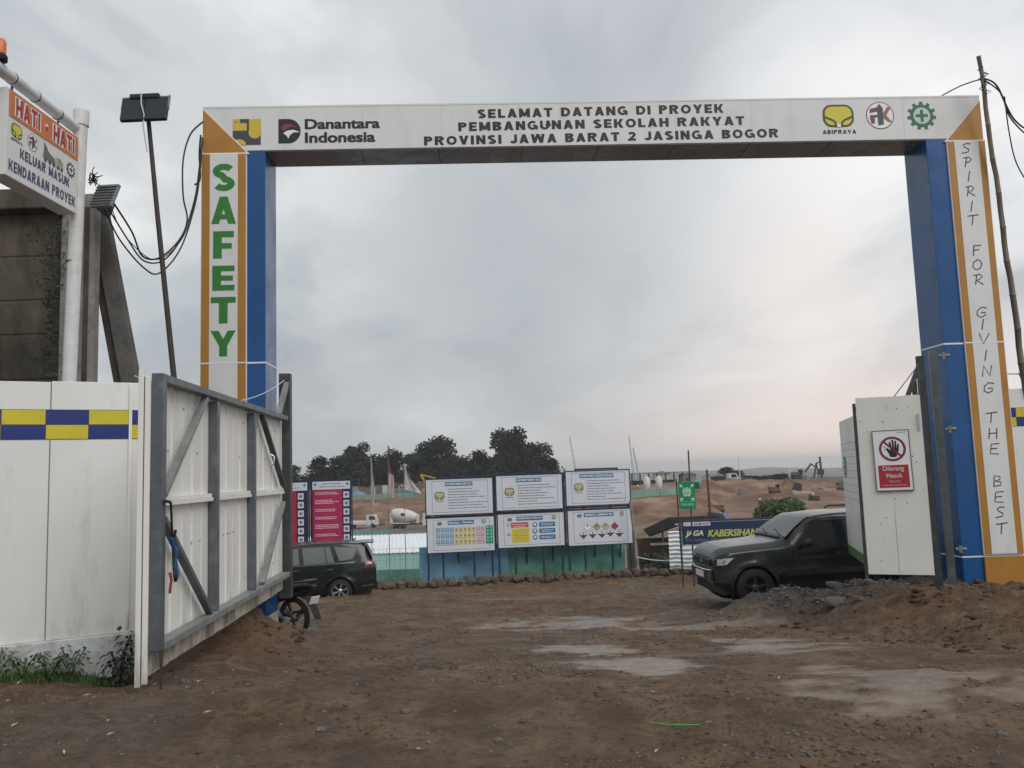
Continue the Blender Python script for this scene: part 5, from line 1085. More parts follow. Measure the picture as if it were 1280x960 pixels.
def build_motorbike():
    t = thing('motorcycle', 'black motorcycle parked behind the left pillar with only its tail and rear wheel showing', 'motorcycle', (-3.47, 13.22, 0), atan2(.50, -.86))
    t.location.z = gz(-3.36, 13.22)-.05; r = .31
    def mwheel(x):
        p = MB(); n = 34; prof = [(r-.055, -.03), (r-.02, -.04), (r, 0), (r-.02, .04), (r-.055, .03)]; p.lathe(prof, 'y', n); p.lathe([(r-.055, .03), (r-.055, -.03)], 'y', n); o = p.obj('wheel', rubber, t); o.location = (x, 0, r)
        q = MB(); q.lathe([(r-.055, -.02), (r-.075, -.02), (r-.075, .02), (r-.055, .02)], 'y', 28); q.lathe([(0, -.05), (.06, -.05), (.06, .05), (0, .05)], 'y', 14)
        for k in range(3):
            for da in (-.18, .18): a = 2*pi*k/3+.5; q.bar((.03*cos(a), 0, .03*sin(a)), ((r-.07)*cos(a+da), 0, (r-.07)*sin(a+da)), .022, .02, up=(0, 1, 0))
        q.obj('rim', alloy_d, o)
    mwheel(0); mwheel(1.24)
    MB().bar((-.03, .11, r), (.48, .10, r+.04), .035, .03).bar((-.03, -.11, r), (.48, -.10, r+.04), .035, .03).obj('swingarm', alloy, t, .004)
    MB().box(.0, .50, -.135, -.105, r-.03, r+.05).obj('chain_guard', rubber, t, .01)
    MB().tube([(.16, .13, r+.02), (.32, .13, r+.36)], .03, 10).tube([(.16, -.13, r+.02), (.32, -.13, r+.36)], .03, 10).obj('shock_absorber', alloy_d, t)
    s = MB()
    rows = []
    for x, z, w, h_ in ((-.34, .80, .04, .05), (-.22, .80, .09, .09), (0, .76, .12, .11), (.25, .72, .13, .12), (.45, .71, .12, .12), (.62, .73, .10, .10)):
        rows.append([(x, w*cos(a), z+h_*.5*sin(a)) for a in np.linspace(0, 2*pi, 13)[:-1]])
    s.add([p for q in rows for p in q], [(i*12+j, i*12+(j+1) % 12, (i+1)*12+(j+1) % 12, (i+1)*12+j) for i in range(5) for j in range(12)], 0, True); s.add(rows[0], [tuple(range(12))]); s.obj('seat', rubber, t)
    s = MB()
    rows = []
    for x, z, w, h_ in ((-.36, .74, .05, .06), (-.1, .68, .11, .10), (.3, .62, .14, .18), (.55, .58, .15, .34), (.75, .60, .14, .42), (.92, .72, .12, .34), (1.05, .86, .10, .18)):
        rows.append([(x, w*cos(a), z+h_*.5*sin(a)) for a in np.linspace(0, 2*pi, 15)[:-1]])
    s.add([p for q in rows for p in q], [(i*14+j, i*14+(j+1) % 14, (i+1)*14+(j+1) % 14, (i+1)*14+j) for i in range(6) for j in range(14)], 0, True); s.add(rows[0], [tuple(range(14))]); s.obj('body_fairing', paint_blk, t)
    MB().tube([(-.10, .12, .86), (-.36, .10, .89), (-.42, 0, .90), (-.36, -.10, .89), (-.10, -.12, .86)], .014, 8).obj('grab_rail', alloy_d, t)
    MB().box(-.44, -.37, -.05, .05, .77, .82).obj('tail_light', mat('dark_red_lens', (.06, .01, .01), .4), t, .01)
    f = MB(); pts = [(-.10, r+.37), (-.30, r+.32), (-.42, r+.17), (-.50, r+.02)]
    for i in range(3): (x0, z0), (x1, z1) = pts[i], pts[i+1]; f.add([(x0, -.07, z0), (x0, .07, z0), (x1, .07, z1), (x1, -.07, z1), (x0, -.07, z0-.012), (x0, .07, z0-.012), (x1, .07, z1-.012), (x1, -.07, z1-.012)], [(0, 1, 2, 3), (7, 6, 5, 4), (0, 3, 7, 4), (1, 5, 6, 2)])
    f.obj('rear_mudguard', rubber, t)
    pl = MB().box(-.012, 0, -.09, .09, -.06, .06).obj('number_plate', plate_w, t); pl.location = (-.42, 0, .60); pl.rotation_euler = (0, R(-25), 0)
    MB().tube([(.5, -.13, .33), (.1, -.16, .36), (-.12, -.16, .42)], [.025, .035, .04], 10).obj('exhaust', alloy_d, t); MB().box(.48, .86, -.14, .14, .26, .50).obj('engine', alloy_d, t, .02)
    MB().tube([(1.24, .09, r), (1.05, .09, .80), (.98, .06, .98)], .022, 8).tube([(1.24, -.09, r), (1.05, -.09, .80), (.98, -.06, .98)], .022, 8).obj('fork', alloy, t)
    MB().tube([(.88, -.34, 1.02), (.96, -.1, 1.03), (.96, .1, 1.03), (.88, .34, 1.02)], .013, 8).obj('handlebar', rubber, t)
    MB().lathe([(0, 0), (.08, .01), (.09, .1), (.05, .16)], 'x', 12, (1.02, 0, .92)).obj('headlight', lens_w, t)
    MB().bar((.4, .1, .3), (.28, .25, .02), .02, .02).obj('side_stand', steel_d, t)
build_motorbike()

# ------------------------------------------------------------------ boards beyond the yard
KA = math.atan(.17); 
def bp(d): return (-3.10+d*cos(KA), 29.3+d*sin(KA))     # a point d metres along the row of boards
def dashes(b, x0, x1, z, h_, y, mi, seed):
    rnd = random.Random(seed); x = x0
    while x < x1:
        w = rnd.uniform(.03, .11); b.rect(x, min(x+w, x1), z, z+h_, y, mi); x += w+.022
def info_board(d0, w, z0, h_, lab, spec, group):
    x, y = bp(d0); t = thing('notice_board', lab, 'notice board', (x, y, z0), KA, group)
    MB().box(0, w, -.02, .0, 0, h_).obj('board_panel', board_w, t)
    MB().box(-.035, 0, -.03, .02, -.035, h_+.035).box(w, w+.035, -.03, .02, -.035, h_+.035).box(0, w, -.03, .02, -.035, 0).box(0, w, -.03, .02, h_, h_+.035).obj('frame', frame_n, t)
    b = MB(); a, c, e, g = .20, w-.16, .07, h_-.06
    for q in ((a, a+.012, e, g), (c-.012, c, e, g), (a+.012, c-.012, e, e+.012), (a+.012, c-.012, g-.012, g)): b.rect(*q, -.022)
    b.obj('border_line', txt_grey, t)
    kind, title, tx0, tx1 = spec
    MB().rect(tx0, tx1, h_-.24, h_-.10, -.023).obj('title_bar', hdr_blue, t)
    b = MB(); text(b, title, tx0+.04, tx1-.04, h_-.205, h_-.135, -.0245, 0, .03); b.obj('title_lettering', white_ink, t)
    if kind == 'text':
        b = MB(); logo_cup(b, .46, h_*.53, .34, .28, -.023); b.rect(.32, .60, h_*.36, h_*.375, -.023, 0); b.obj('emblem', CUP_B, t)
        b = MB()
        for k in range(8): dashes(b, .76, (2.05, 1.45, 2.15, 1.95, 2.1, 1.6, 1.85, 1.75)[(k+len(title)) % 8], h_-.36-k*.094, .028, -.023, 0, k+len(title)*7)
        b.obj('small_print', txt_grey, t, kind='stuff')
    else:
        b = MB(); logo_cup(b, .42, h_-.19, .17, .12, -.023); b.obj('emblem', [txt_grey]*4, t)
        b = MB(); logo_gear(b, w-.36, h_-.17, .085, -.023); b.obj('emblem', GEAR_B, t)
    if kind == 'pictograms':
        cols = [(.10, .30, .42)]*4+[(.58, .48, .14)]*5+[(.55, .14, .18)]*2
        ms = [mat('pictogram_blue', (.08, .26, .40), .5), mat('pictogram_yellow', (.66, .55, .20), .5), mat('pictogram_red', (.58, .20, .26), .5), txt_grey, mat('pictogram_green', (.02, .30, .16), .5), board_w]
        xs_ = [.36, .52, .68, .84, 1.0, 1.15, 1.30, 1.45, 1.60, 1.76, 1.91]; b = MB()
        for r_ in range(3):
            zc = h_-.42-r_*.21
            for i, xx in enumerate(xs_):
                mi = 0 if i < 4 else (1 if i < 9 else 2); b.rect(xx-.065, xx+.065, zc-.095, zc+.085, -.023, mi)
                if mi == 0: b.disc(xx, zc+.03, .042, -.0242, 5, 10); b.disc(xx, zc+.03, .022, -.0254, 3, 8); b.rect(xx-.05, xx+.05, zc-.075, zc-.045, -.0242, 5)
                elif mi == 1: b.poly([(xx-.045, zc-.015), (xx+.045, zc-.015), (xx, zc+.07)], -.0242, 3); b.rect(xx-.045, xx+.045, zc-.07, zc-.055, -.0242, 3)
                else: b.ring(xx, zc+.03, .026, .042, -.0242, 5, 12); b.rect(xx-.05, xx+.05, zc-.075, zc-.045, -.0242, 5)
        b.rect(2.02, 2.28, h_-.94, h_-.31, -.023, 4)
        for r_ in range(5): 
            for i in range(2): b.disc(2.09+.12*i, h_-.37-.115*r_, .026, -.0242, 5, 8); 
        b.obj('pictogram_chart', ms, t, kind='stuff')
    if kind == 'rules':
        b = MB(); b.rect(.46, 1.08, h_-.47, h_-.30, -.023, 0); b.rect(.48, 1.10, h_-1.0, h_-.50, -.023, 1)
        for k in range(5): dashes(b, .54, 1.04, h_-.60-.08*k, .02, -.0242, 2, k+3)
        dashes(b, .50, 1.04, h_-.38, .02, -.0242, 3, 5); dashes(b, .56, .98, h_-.44, .02, -.0242, 3, 6)
        for k in range(3):
            zc = h_-.40-.22*k; b.poly(rrect(1.75, zc, .58, .16, .04), -.023, 4); b.disc(1.31, zc, .085, -.023, 4, 16); b.disc(1.31, zc+.01, .045, -.0242, 3, 10); dashes(b, 1.53, 1.97, zc+.01, .018, -.0242, 3, k); dashes(b, 1.55, 1.93, zc-.035, .018, -.0242, 3, k+9)
        b.ring(.36, h_-.38, .04, .06, -.023, 2, 14); b.poly([(.28, h_-.76), (.46, h_-.76), (.37, h_-.60)], -.023, 1); b.poly([(.33, h_-.74), (.41, h_-.74), (.37, h_-.65)], -.0242, 2)
        b.obj('rule_print', [red_ink, yellow_ink, txt_grey, white_ink, hdr_blue], t, kind='stuff')
    if kind == 'diamonds':
        dm = [mat('diamond_red', (.42, .05, .05), .5), mat('diamond_olive', (.35, .36, .08), .5), greydk_ink, white_ink, mat('diamond_striped', (.45, .42, .40), .5)]
        def dia(x, z, r_, top, bot, line=2):
            b = MB()
            b.poly([(x-r_, z), (x, z-r_), (x+r_, z), (x, z+r_)], -.023, line); k = r_*.90
            b.poly([(x-k, z), (x+k, z), (x, z+k)], -.0242, top); b.poly([(x-k, z), (x, z-k), (x+k, z)], -.0242, bot); b.disc(x, z+r_*.3, r_*.22, -.0254, 2, 8); b.obj('hazard_diamond', dm, t)
        for x, z, top, bot in ((.70, .62, 3, 3), (1.04, .62, 1, 1), (1.36, .62, 4, 4), (1.70, .62, 0, 0), (.54, .36, 3, 2), (.88, .37, 3, 2), (1.22, .37, 3, 2), (1.53, .40, 3, 2), (1.86, .37, 3, 2)): dia(x, z, .15, top, bot)
    return t
G1 = 'white notice boards on the navy frame'
cols_ = [(0.0, 2.32, 1.48-1.21, 1.21, .16-1.18, 1.17), (2.46, 2.36, 1.53-1.20, 1.20, .22-1.18, 1.15), (4.97, 2.34, 1.60-1.20, 1.20, .26-1.26, 1.22)]
TOP = [('text', 'KOMITMEN MUTU', .66, 1.62), ('text', 'KOMITMEN K3', .70, 1.62), ('text', 'KOMITMEN LINGKUNGAN', .50, 1.76)]
BOT = [('pictograms', 'Rambu - Rambu', .70, 1.62), ('rules', 'KEBIJAKAN MUTU', .66, 1.60), ('diamonds', 'SIMBOL LIMBAH B3', .58, 1.68)]
TL = ['upper left notice board headed with a blue title over lines of small print', 'upper middle notice board with yellow emblem and lines of small print', 'upper right notice board with the longest blue title over small print']
BL = ['lower left board with rows of blue, yellow, red and green pictograms', 'lower middle board with a red and a yellow block beside three blue buttons', 'lower right board with two rows of hazard diamonds']
for i, (d0, w, za, ha, zb_, hb) in enumerate(cols_):
    info_board(d0, w, za, ha, TL[i], TOP[i], G1); info_board(d0+.02, w, zb_, hb, BL[i], BOT[i], G1)
    x, y = bp(d0); f = thing('board_frame', ['navy steel frame carrying the left pair of notice boards', 'navy steel frame carrying the middle pair of notice boards', 'navy steel frame carrying the right pair of notice boards'][i], 'frame', (x, y, 0), KA)
    for xx in (.04, .62 if i else .55, 1.62, w-.06): MB().box(xx-.035, xx+.035, .022, .08, -2.3, za+ha-.05).obj('upright', frame_n, f)
    MB().box(-.05, w+.05, .024, .07, za-.10, za-.05).obj('cross_rail', frame_n, f); MB().box(-.05, w+.05, .024, .07, zb_+hb+.0, zb_+hb+.05).obj('cross_rail', frame_n, f)
    MB().box(.35, 1.95, .03, .09, za+ha+.04, za+ha+.10).box(.35, .40, .03, .09, za+ha-.05, za+ha+.04).box(1.90, 1.95, .03, .09, za+ha-.05, za+ha+.04).obj('top_bracket', frame_n, f)
    for xx in (1.05, 2.0): MB().bar((xx, .06, .1), (xx+.12, 1.0, -2.3), .05, .04).obj('back_stay', frame_n, f)
    if i < 2: MB().box(w+.04, w+.10, .022, .05, -1.0, za+ha+.02).obj('filler_post', frame_n, f)
def red_board(x, y, w, zt, h_, m_, lab, rot, seed):
    t = thing('notice_board', lab, 'notice board', (x, y, zt-h_), rot, 'red boards behind the black car')
    MB().box(0, w, -.02, .0, 0, h_).obj('board_panel', navy_board, t); MB().rect(.03, w*.78, .0, h_-.30, -.022).obj('text_panel', m_, t); MB().rect(.02, w-.02, h_-.30, h_-.02, -.0222).obj('header_panel', board_w, t)
    b = MB(); rr_ = random.Random(seed); z = h_-.42
    while z > .15:
        for k in range(rr_.choice((2, 2, 3))): dashes(b, .12, w*.72*rr_.uniform(.7, 1), z, .025, -.0235, 0, rr_.random()); z -= .055
        z -= .16
    b.obj('small_print', pale_print, t, kind='stuff'); b = MB(); dashes(b, .25*w, .75*w, h_-.12, .03, -.0235, 0, 1); dashes(b, .2*w, .85*w, h_-.22, .03, -.0235, 0, 2); b.disc(.12, h_-.12, .05, -.0235, 0, 10); b.disc(w-.12, h_-.12, .05, -.0235, 0, 10); b.obj('header_print', txt_grey, t, kind='stuff')
    b = MB(); z = h_-.50
    for k in range(7): b.rect(w*.81, w*.81+.20, z-.11, z+.11, -.0235, 0); b.disc(w*.81+.10, z, .06, -.0245, 1, 10); z -= .30
    b.obj('picture_column', [board_w, txt_grey], t, kind='stuff')
    for xx in (-.05, w+.01): MB().box(xx, xx+.04, .0, .06, -2.0, h_+.06).obj('post', frame_n, t)
    MB().box(-.05, w+.05, .06, .10, h_-.02, h_+.05).obj('cross_rail', frame_n, t)
red_board(-7.22, 30.0, 1.37, 1.56, 2.35, magenta, 'raspberry red board with pale lines of text, just left of the flag poles', .05, 3)
red_board(-9.1, 29.6, 1.82, 1.55, 2.4, crimson, 'crimson board with pale lines of text, partly hidden by the dark gate post', .05, 8)

# tarpaulins behind the boards
def tarp(d0, d1, z0, z1, off, m_, lab, nx=40, nz=10):
    b = MB(); vs = []
    for j in range(nz+1):
        for i in range(nx+1):
            d = d0+(d1-d0)*i/nx; x, y = bp(d); w_ = .06*vnoise(d*1.7, j*.4, 5)+.03*vnoise(d*5, j*.9, 6); vs.append((x-sin(KA)*(off+w_), y+cos(KA)*(off+w_), z0+(z1-z0)*j/nz+.02*float(vnoise(d*2, 0, 8))*(j == nz)))
    vs2 = [(x, y+.01, z) for x, y, z in vs]; n = len(vs)
    fs = [(j*(nx+1)+i, j*(nx+1)+i+1, (j+1)*(nx+1)+i+1, (j+1)*(nx+1)+i) for j in range(nz) for i in range(nx)]
    b.add(vs, fs, 0, True); b.add(vs2, [f[::-1] for f in fs], 0, True); tag_(b.obj('tarpaulin', m_), lab, 'tarpaulin')
tarp(-.25, 2.9, -2.25, -.85, .6, tarp_b, 'pale blue tarpaulin stretched low behind the left notice boards')
tarp(2.6, 7.25, -2.25, -.95, .72, tarp_g, 'green tarpaulin stretched low behind the middle and right notice boards')
# the rough stone kerb
def blob_mesh(name, seed, m_, flat=.75, n=2):
    import bmesh
    bm = bmesh.new(); bmesh.ops.create_icosphere(bm, subdivisions=n, radius=1)
    rnd = random.Random(seed); ox = rnd.uniform(0, 50)
    for v in bm.verts:
        k = 1+.30*float(vnoise(v.co.x*1.3+ox, v.co.y*1.3+v.co.z*2.1, seed))+.12*float(vnoise(v.co.x*3+ox, v.co.y*3+v.co.z*3, seed+1)); v.co *= k; v.co.z *= flat
        for ax in (0, 1, 2):
            if abs(v.co[ax]) > .78: v.co[ax] = math.copysign(.78+.15*(abs(v.co[ax])-.78), v.co[ax])
    me = bpy.data.meshes.new(name); bm.to_mesh(me); bm.free(); me.materials.append(m_); return me
stones = [blob_mesh('stone', s, stone_m, .8, 2) for s in range(6)]
kt = thing('stone_kerb', 'rough stone kerb along the far edge of the muddy yard', 'kerb', (0, 0, 0)); d = -1.55; i = 0
while d < 9.6:
    x, y = bp(d); w = random.uniform(.17, .26); y -= .55
    o = link('stone', stones[i % 6], kt); o.location = (x, y+random.uniform(-.05, .05), gz(x, y)+.10); o.scale = (w, .22, random.uniform(.15, .24)); o.rotation_euler = (random.uniform(-.2, .2), 0, KA+random.uniform(-.3, .3)); d += w*1.65; i += 1
MB().bar((bp(-1.7)[0], bp(-1.7)[1]-.4, -2.20), (bp(9.6)[0], bp(9.6)[1]-.4, -2.16), .25, .5).obj('mortar_bed', stone_m, kt)
b = MB()
for i in range(700):
    d = random.uniform(-1.4, 8); x, y = bp(d); y -= .3+random.gauss(0, .12); z = -2.02+.1*random.random(); a = random.uniform(0, 6.28); h1 = random.uniform(.08, .28)
    b.add([(x, y, z), (x+.02, y, z), (x+.1*cos(a), y+.1*sin(a), z+h1)], [(0, 1, 2)])
tag_(b.obj('dry_weeds', mat('dry_weed', (.14, .13, .07), .8, var=.4)), 'dry weeds growing along the top of the stone kerb', 'weeds', kind='stuff')

# right of the boards: leaning post, assembly sign, banner, corrugated sheets, lean-to
t = thing('concrete_post', 'pale leaning post with a flared foot at the right end of the notice boards', 'post', (4.22, 30.05, 0))
MB().tube([(.02, 0, -2.15), (-.02, 0, -1.9), (-.08, 0, -.6), (-.18, 0, .5)], [.16, .07, .055, .05], 9).obj('shaft', conc, t)
def build_assembly():
    t = thing('assembly_sign', 'green assembly point sign with white arrows on a thin dark pole', 'sign', (4.86, 24, 0), -.02)
    MB().tube([(.06, .03, -1.95), (.10, .03, 2.1)], .022, 8).tube([(-.25, .03, -1.75), (-.29, .03, 1.3)], .018, 6).obj('pole', steel_d, t)
    MB().box(-.25, .22, -.02, .0, .44, 1.21).obj('sign_board', assembly_g, t, .004); MB().box(.22, .36, .0, .015, 1.0, 1.19).obj('side_flag', mat('dark_green_board', (.02, .10, .06), .6), t)
    b = MB(); cx_, cz = -.015, .91
    for dx, dz in ((-1, 1), (1, 1), (-1, -1), (1, -1)):
        x = cx_+dx*.17; z = cz+dz*.20; b.poly([(x-dx*.05, z-dz*.05), (x-dx*.05, z+dz*.02), (x+dx*.03, z+dz*.035), (x+dx*.03, z-dz*.02), (x+dx*.01, z-dz*.05)], -.022)
    for x, z, r_ in ((-.05, .0, .035), (.05, 0, .035), (0, .05, .03), (-.09, .05, .022), (.09, .05, .022)): b.disc(cx_+x, cz+z+.07, r_, -.022, n=12); b.poly(rrect(cx_+x, cz+z-.04, r_*2.6, .14, .02), -.0225)
    b.obj('assembly_symbol', mat('pale_green_print', (.45, .66, .52), .5), t)
    b = MB(); text(b, 'TITIK KUMPUL', -.20, .17, .54, .60, -.022, 0, .02); b.rect(-.22, .19, .645, .652, -.022); b.obj('lettering', mat('pale_green_print', (.45, .66, .52), .5), t)
build_assembly()
def build_banner():
    t = thing('banner', 'dark blue banner with slanted yellow and white slogan behind the off-road car', 'banner', (5.23, 27.0, 0), .03)
    MB().box(0, 4.2, .0, .02, -.82, -.09).obj('banner_sheet', mat('banner_navy', (.012, .028, .085), .5, var=.15), t)
    MB().box(-.05, 4.3, .02, .06, -.09, -.05).box(-.05, -.01, .02, .06, -2.1, -.05).box(.3, .33, .02, .05, -2.1, -.8).box(4.2, 4.25, .02, .06, -2.1, -.05).obj('frame', steel_d, t)
    MB().rect(.06, .92, -.24, -.115, -.002).rect(.93, 4.1, -.125, -.115, -.002).obj('header_strip', mat('pale_lilac_print', (.52, .50, .58), .5), t)
    b = MB(); dashes(b, .40, .52, -.20, .035, -.0035, 0, 3); b.rect(.56, .62, -.215, -.155, -.0035); dashes(b, .66, .86, -.195, .03, -.0035, 0, 4); b.obj('header_print', navy_ink, t, kind='stuff')
    b = MB(); text(b, 'JAGA', .10, .68, -.60, -.38, -.002, 0, .035, shear=.25); b.obj('lettering', mat('pale_yellow_print', (.60, .62, .42), .5), t)
    b = MB(); text(b, 'KABERSIHAN', .82, 2.42, -.60, -.38, -.002, 0, .035, shear=.25); b.obj('lettering', mat('lime_yellow_print', (.50, .48, .10), .5), t)
    b = MB(); text(b, 'Terapkan 5R lingkungan', .09, 2.0, -.74, -.63, -.002, 0, .01); b.obj('lettering', mat('dim_blue_grey_print', (.16, .19, .27), .5), t)
    MB().box(.02, 4.15, .0, .02, -.96, -.86).obj('lower_strip', white_ink, t)
build_banner()
t = thing('sheet_stack', 'shiny white corrugated roofing sheets standing on edge under the banner', 'roofing sheets', (5.05, 28.45, 0), .05)
for i in range(2):
    b = MB(); nz_ = 36; vs = []; x0 = i*.95; w = .90 if i == 0 else 1.3
    for j in range(nz_+1):
        z = -1.72+1.22*j/nz_-(.02 if i else 0)-(.25*(1-j/nz_) if i else 0)*0; y = .035*sin(j*pi/2)
        for k in range(5): vs.append((x0+w*k/4, y-.01*i+.012*sin(k*2+j), z+.02*sin(k*1.7)))
    b.add(vs, [(j*5+k, j*5+k+1, (j+1)*5+k+1, (j+1)*5+k) for j in range(nz_) for k in range(4)]); b.obj('sheet', whsheet, t)
def build_leanto():
    t = thing('lean_to', 'small lean-to with a dark sloping roof left of the blue banner', 'shelter', (4.9, 32.4, 0), .0)
    b = MB(); b.add([(0, -.9, -.85), (1.2, -.9, -.45), (3.0, -.9, -.42), (3.0, 1.2, -.30), (1.1, 1.2, -.32), (.1, 1.2, -.75)], [(0, 1, 4, 5), (1, 2, 3, 4)]); b.add([(0, -.9, -.89), (1.2, -.9, -.49), (3.0, -.9, -.46), (3.0, 1.2, -.34), (1.1, 1.2, -.36), (.1, 1.2, -.79)], [(5, 4, 1, 0), (4, 3, 2, 1)])
    b.obj('roof', mat('dark_roof_sheet', (.022, .024, .022), .95, spec=.05, var=.3), t); MB().bar((.95, -.92, -.47), (3.0, -.92, -.40), .05, .03).obj('roof_edge', cream, t)
    for x in (.5, 1.5, 2.9): MB().box(x-.03, x+.03, -.85, -.79, -3.2, -.5).obj('post', steel_d, t)
    MB().box(-.6, 2.0, 1.2, 1.25, -3.0, -1.1).obj('back_wall', mat('earthy_wall', (.16, .12, .09), .9, var=.3), t); MB().box(.0, 1.6, -.95, -.9, -1.2, -1.12).obj('cross_rail', conc, t)
build_leanto()
def bush(x, y, z, w, h_, n, m_, lab, leafs=.14, cat='bush'):
    t = thing('bush', lab, cat, (x, y, z)); MB().tube([(0, 0, -.3), (.03*w, 0, h_*.5)], .03*w, 5).obj('trunk', bark, t); b = MB()
    lob = [(random.uniform(-.3, .3)*w, random.uniform(-.25, .25)*w, h_*random.uniform(.3, .75), w*random.uniform(.18, .32)) for _ in range(9)]
    for i in range(n):
        lx, ly, lz, lr = random.choice(lob); a = random.uniform(0, 6.28); c = random.uniform(-1, 1); s = math.sqrt(1-c*c); rr_ = lr*random.uniform(.7, 1.1)
        p = Vector((lx+rr_*s*cos(a), ly+rr_*s*sin(a), max(.0, lz+rr_*c*h_/w))); u = Vector((random.gauss(0, 1), random.gauss(0, 1), random.gauss(0, 1))).normalized(); v = u.orthogonal().normalized(); k = leafs*random.uniform(.6, 1.3)
        b.add([p-u*k, p+v*k*.6, p+u*k, p-v*k*.6], [(0, 1, 2, 3)])
    b.obj('crown', m_, t); return t
bush(4.75, 31.2, -2.35, 1.0, 1.0, 700, leaf_d, 'dark low bush between the pale post and the corrugated sheets', .06)
bush(5.4, 31.4, -2.35, .8, .9, 500, leaf_d, 'second dark low bush, right against the corrugated sheets', .06)
bush(22.3, 72, -3.6, 4.0, 2.5, 2400, tree_leaf2, 'round green bush on the red slope above the off-road car bonnet', .22)
tag_(MB().tube(sag((4.2, 29.9, -1.45), (5.1, 28.5, -1.45), .05), .02, 5).obj('barrier_tape', plate_w), 'white barrier tape strung in front of the low dark bushes', 'tape')

# metal roof, mesh wall and wire fence left of the notice boards
t = thing('site_shed', 'low shed with a bright white corrugated roof and mint wall behind the black car', 'shed', (0, 0, 0))
b = MB(); nn = 70
vs = []
for i in range(nn+1):
    x = -9.6+6.6*i/nn; dz = .03*(i % 2); vs += [(x, 34.2, -1.42+dz), (x-.9, 40.5, -1.10+dz)]
b.add(vs, [(2*i, 2*i+2, 2*i+3, 2*i+1) for i in range(nn)]); b.obj('roof', whsheet, t); MB().box(-10.5, -3.9, 40.5, 40.56, -1.16, -1.05).obj('ridge_cap', conc, t)
for i in range(7): MB().box(-9.6+.93*i, -9.6+.93*i+.915, 34.25, 34.3, -2.3, -1.44).obj('wall_sheet', mint, t)
for i in range(6): MB().box(-7.3+.75*i, -7.3+.75*i+.74, 32.9, 32.93, -2.6, -1.93).obj('mesh_panel', tarp_g, t)
f = thing('wire_fence', 'tall thin wire fence in front of the mint shed wall', 'fence', (-7.2, 31.2, 0), .05)
for k in range(9): MB().tube([(k*.48, 0, -2.4), (k*.48, 0, -.95)], .008, 4).obj('picket', steel_l, f)
for z in (-2.1, -1.75, -1.4, -1.0): MB().tube([(0, 0, z), (4.0, 0, z)], .006, 4).obj('strand', steel_l, f)
def flag(px, y, ztop, pts, mats_, lab):
    t = thing('flag', lab, 'flag', (px, y, 0)); MB().tube([(0, 0, -2.3), (0, 0, ztop)], [.018, .010], 6).obj('pole', plate_w if False else steel_l, t)
    b = MB(); n = 16; vs = []
    for j in range(n+1):
        u = j/n; z = pts[0][1]+(pts[-1][1]-pts[0][1])*u; wl = float(np.interp(u, [i/(len(pts)-1) for i in range(len(pts))], [p[0] for p in pts]))
        for i in range(6): q = i/5; vs.append((wl*q*.75+.012, .05*sin(q*9+u*5)*(.3+q), z-.15*q*u))
    b.add(vs, [(j*6+i, j*6+i+1, (j+1)*6+i+1, (j+1)*6+i) for j in range(n) for i in range(5)], 0, True)
    for k in range(len(b.f)): b.mi[k] = (0 if len(mats_) == 1 else (0 if (k//5) < n*.55 else 1))
    b.obj('cloth', mats_, t)
flag(-5.46, 32, 2.40, [(.04, 2.36), (.10, 1.9), (.16, 1.5), (.17, 1.1), (.09, .75)], [mat('grey_white_cloth', (.48, .50, .50), .8, var=.2, dirt=((.15, .25, .2), 3, .6))], 'limp greyish white flag, first of three beside the red boards')
flag(-4.80, 32, 2.85, [(.04, 2.80), (.12, 2.3), (.26, 1.7), (.28, 1.3), (.22, .98)], [mat('red_flag_cloth', (.24, .06, .075), .8, var=.3), mat('pinkish_flag_cloth', (.50, .40, .38), .8, var=.2)], 'limp red and white flag, the middle and tallest of three')
flag(-4.20, 32, 2.18, [(.03, 2.12), (.14, 1.8), (.30, 1.5), (.55, 1.3), (.85, 1.12)], [mat('white_flag_cloth', (.58, .58, .56), .8, var=.15, dirt=((.2, .05, .06), 3.2, .9), edge=.47)], 'spread white flag with dark red markings, nearest the notice boards')

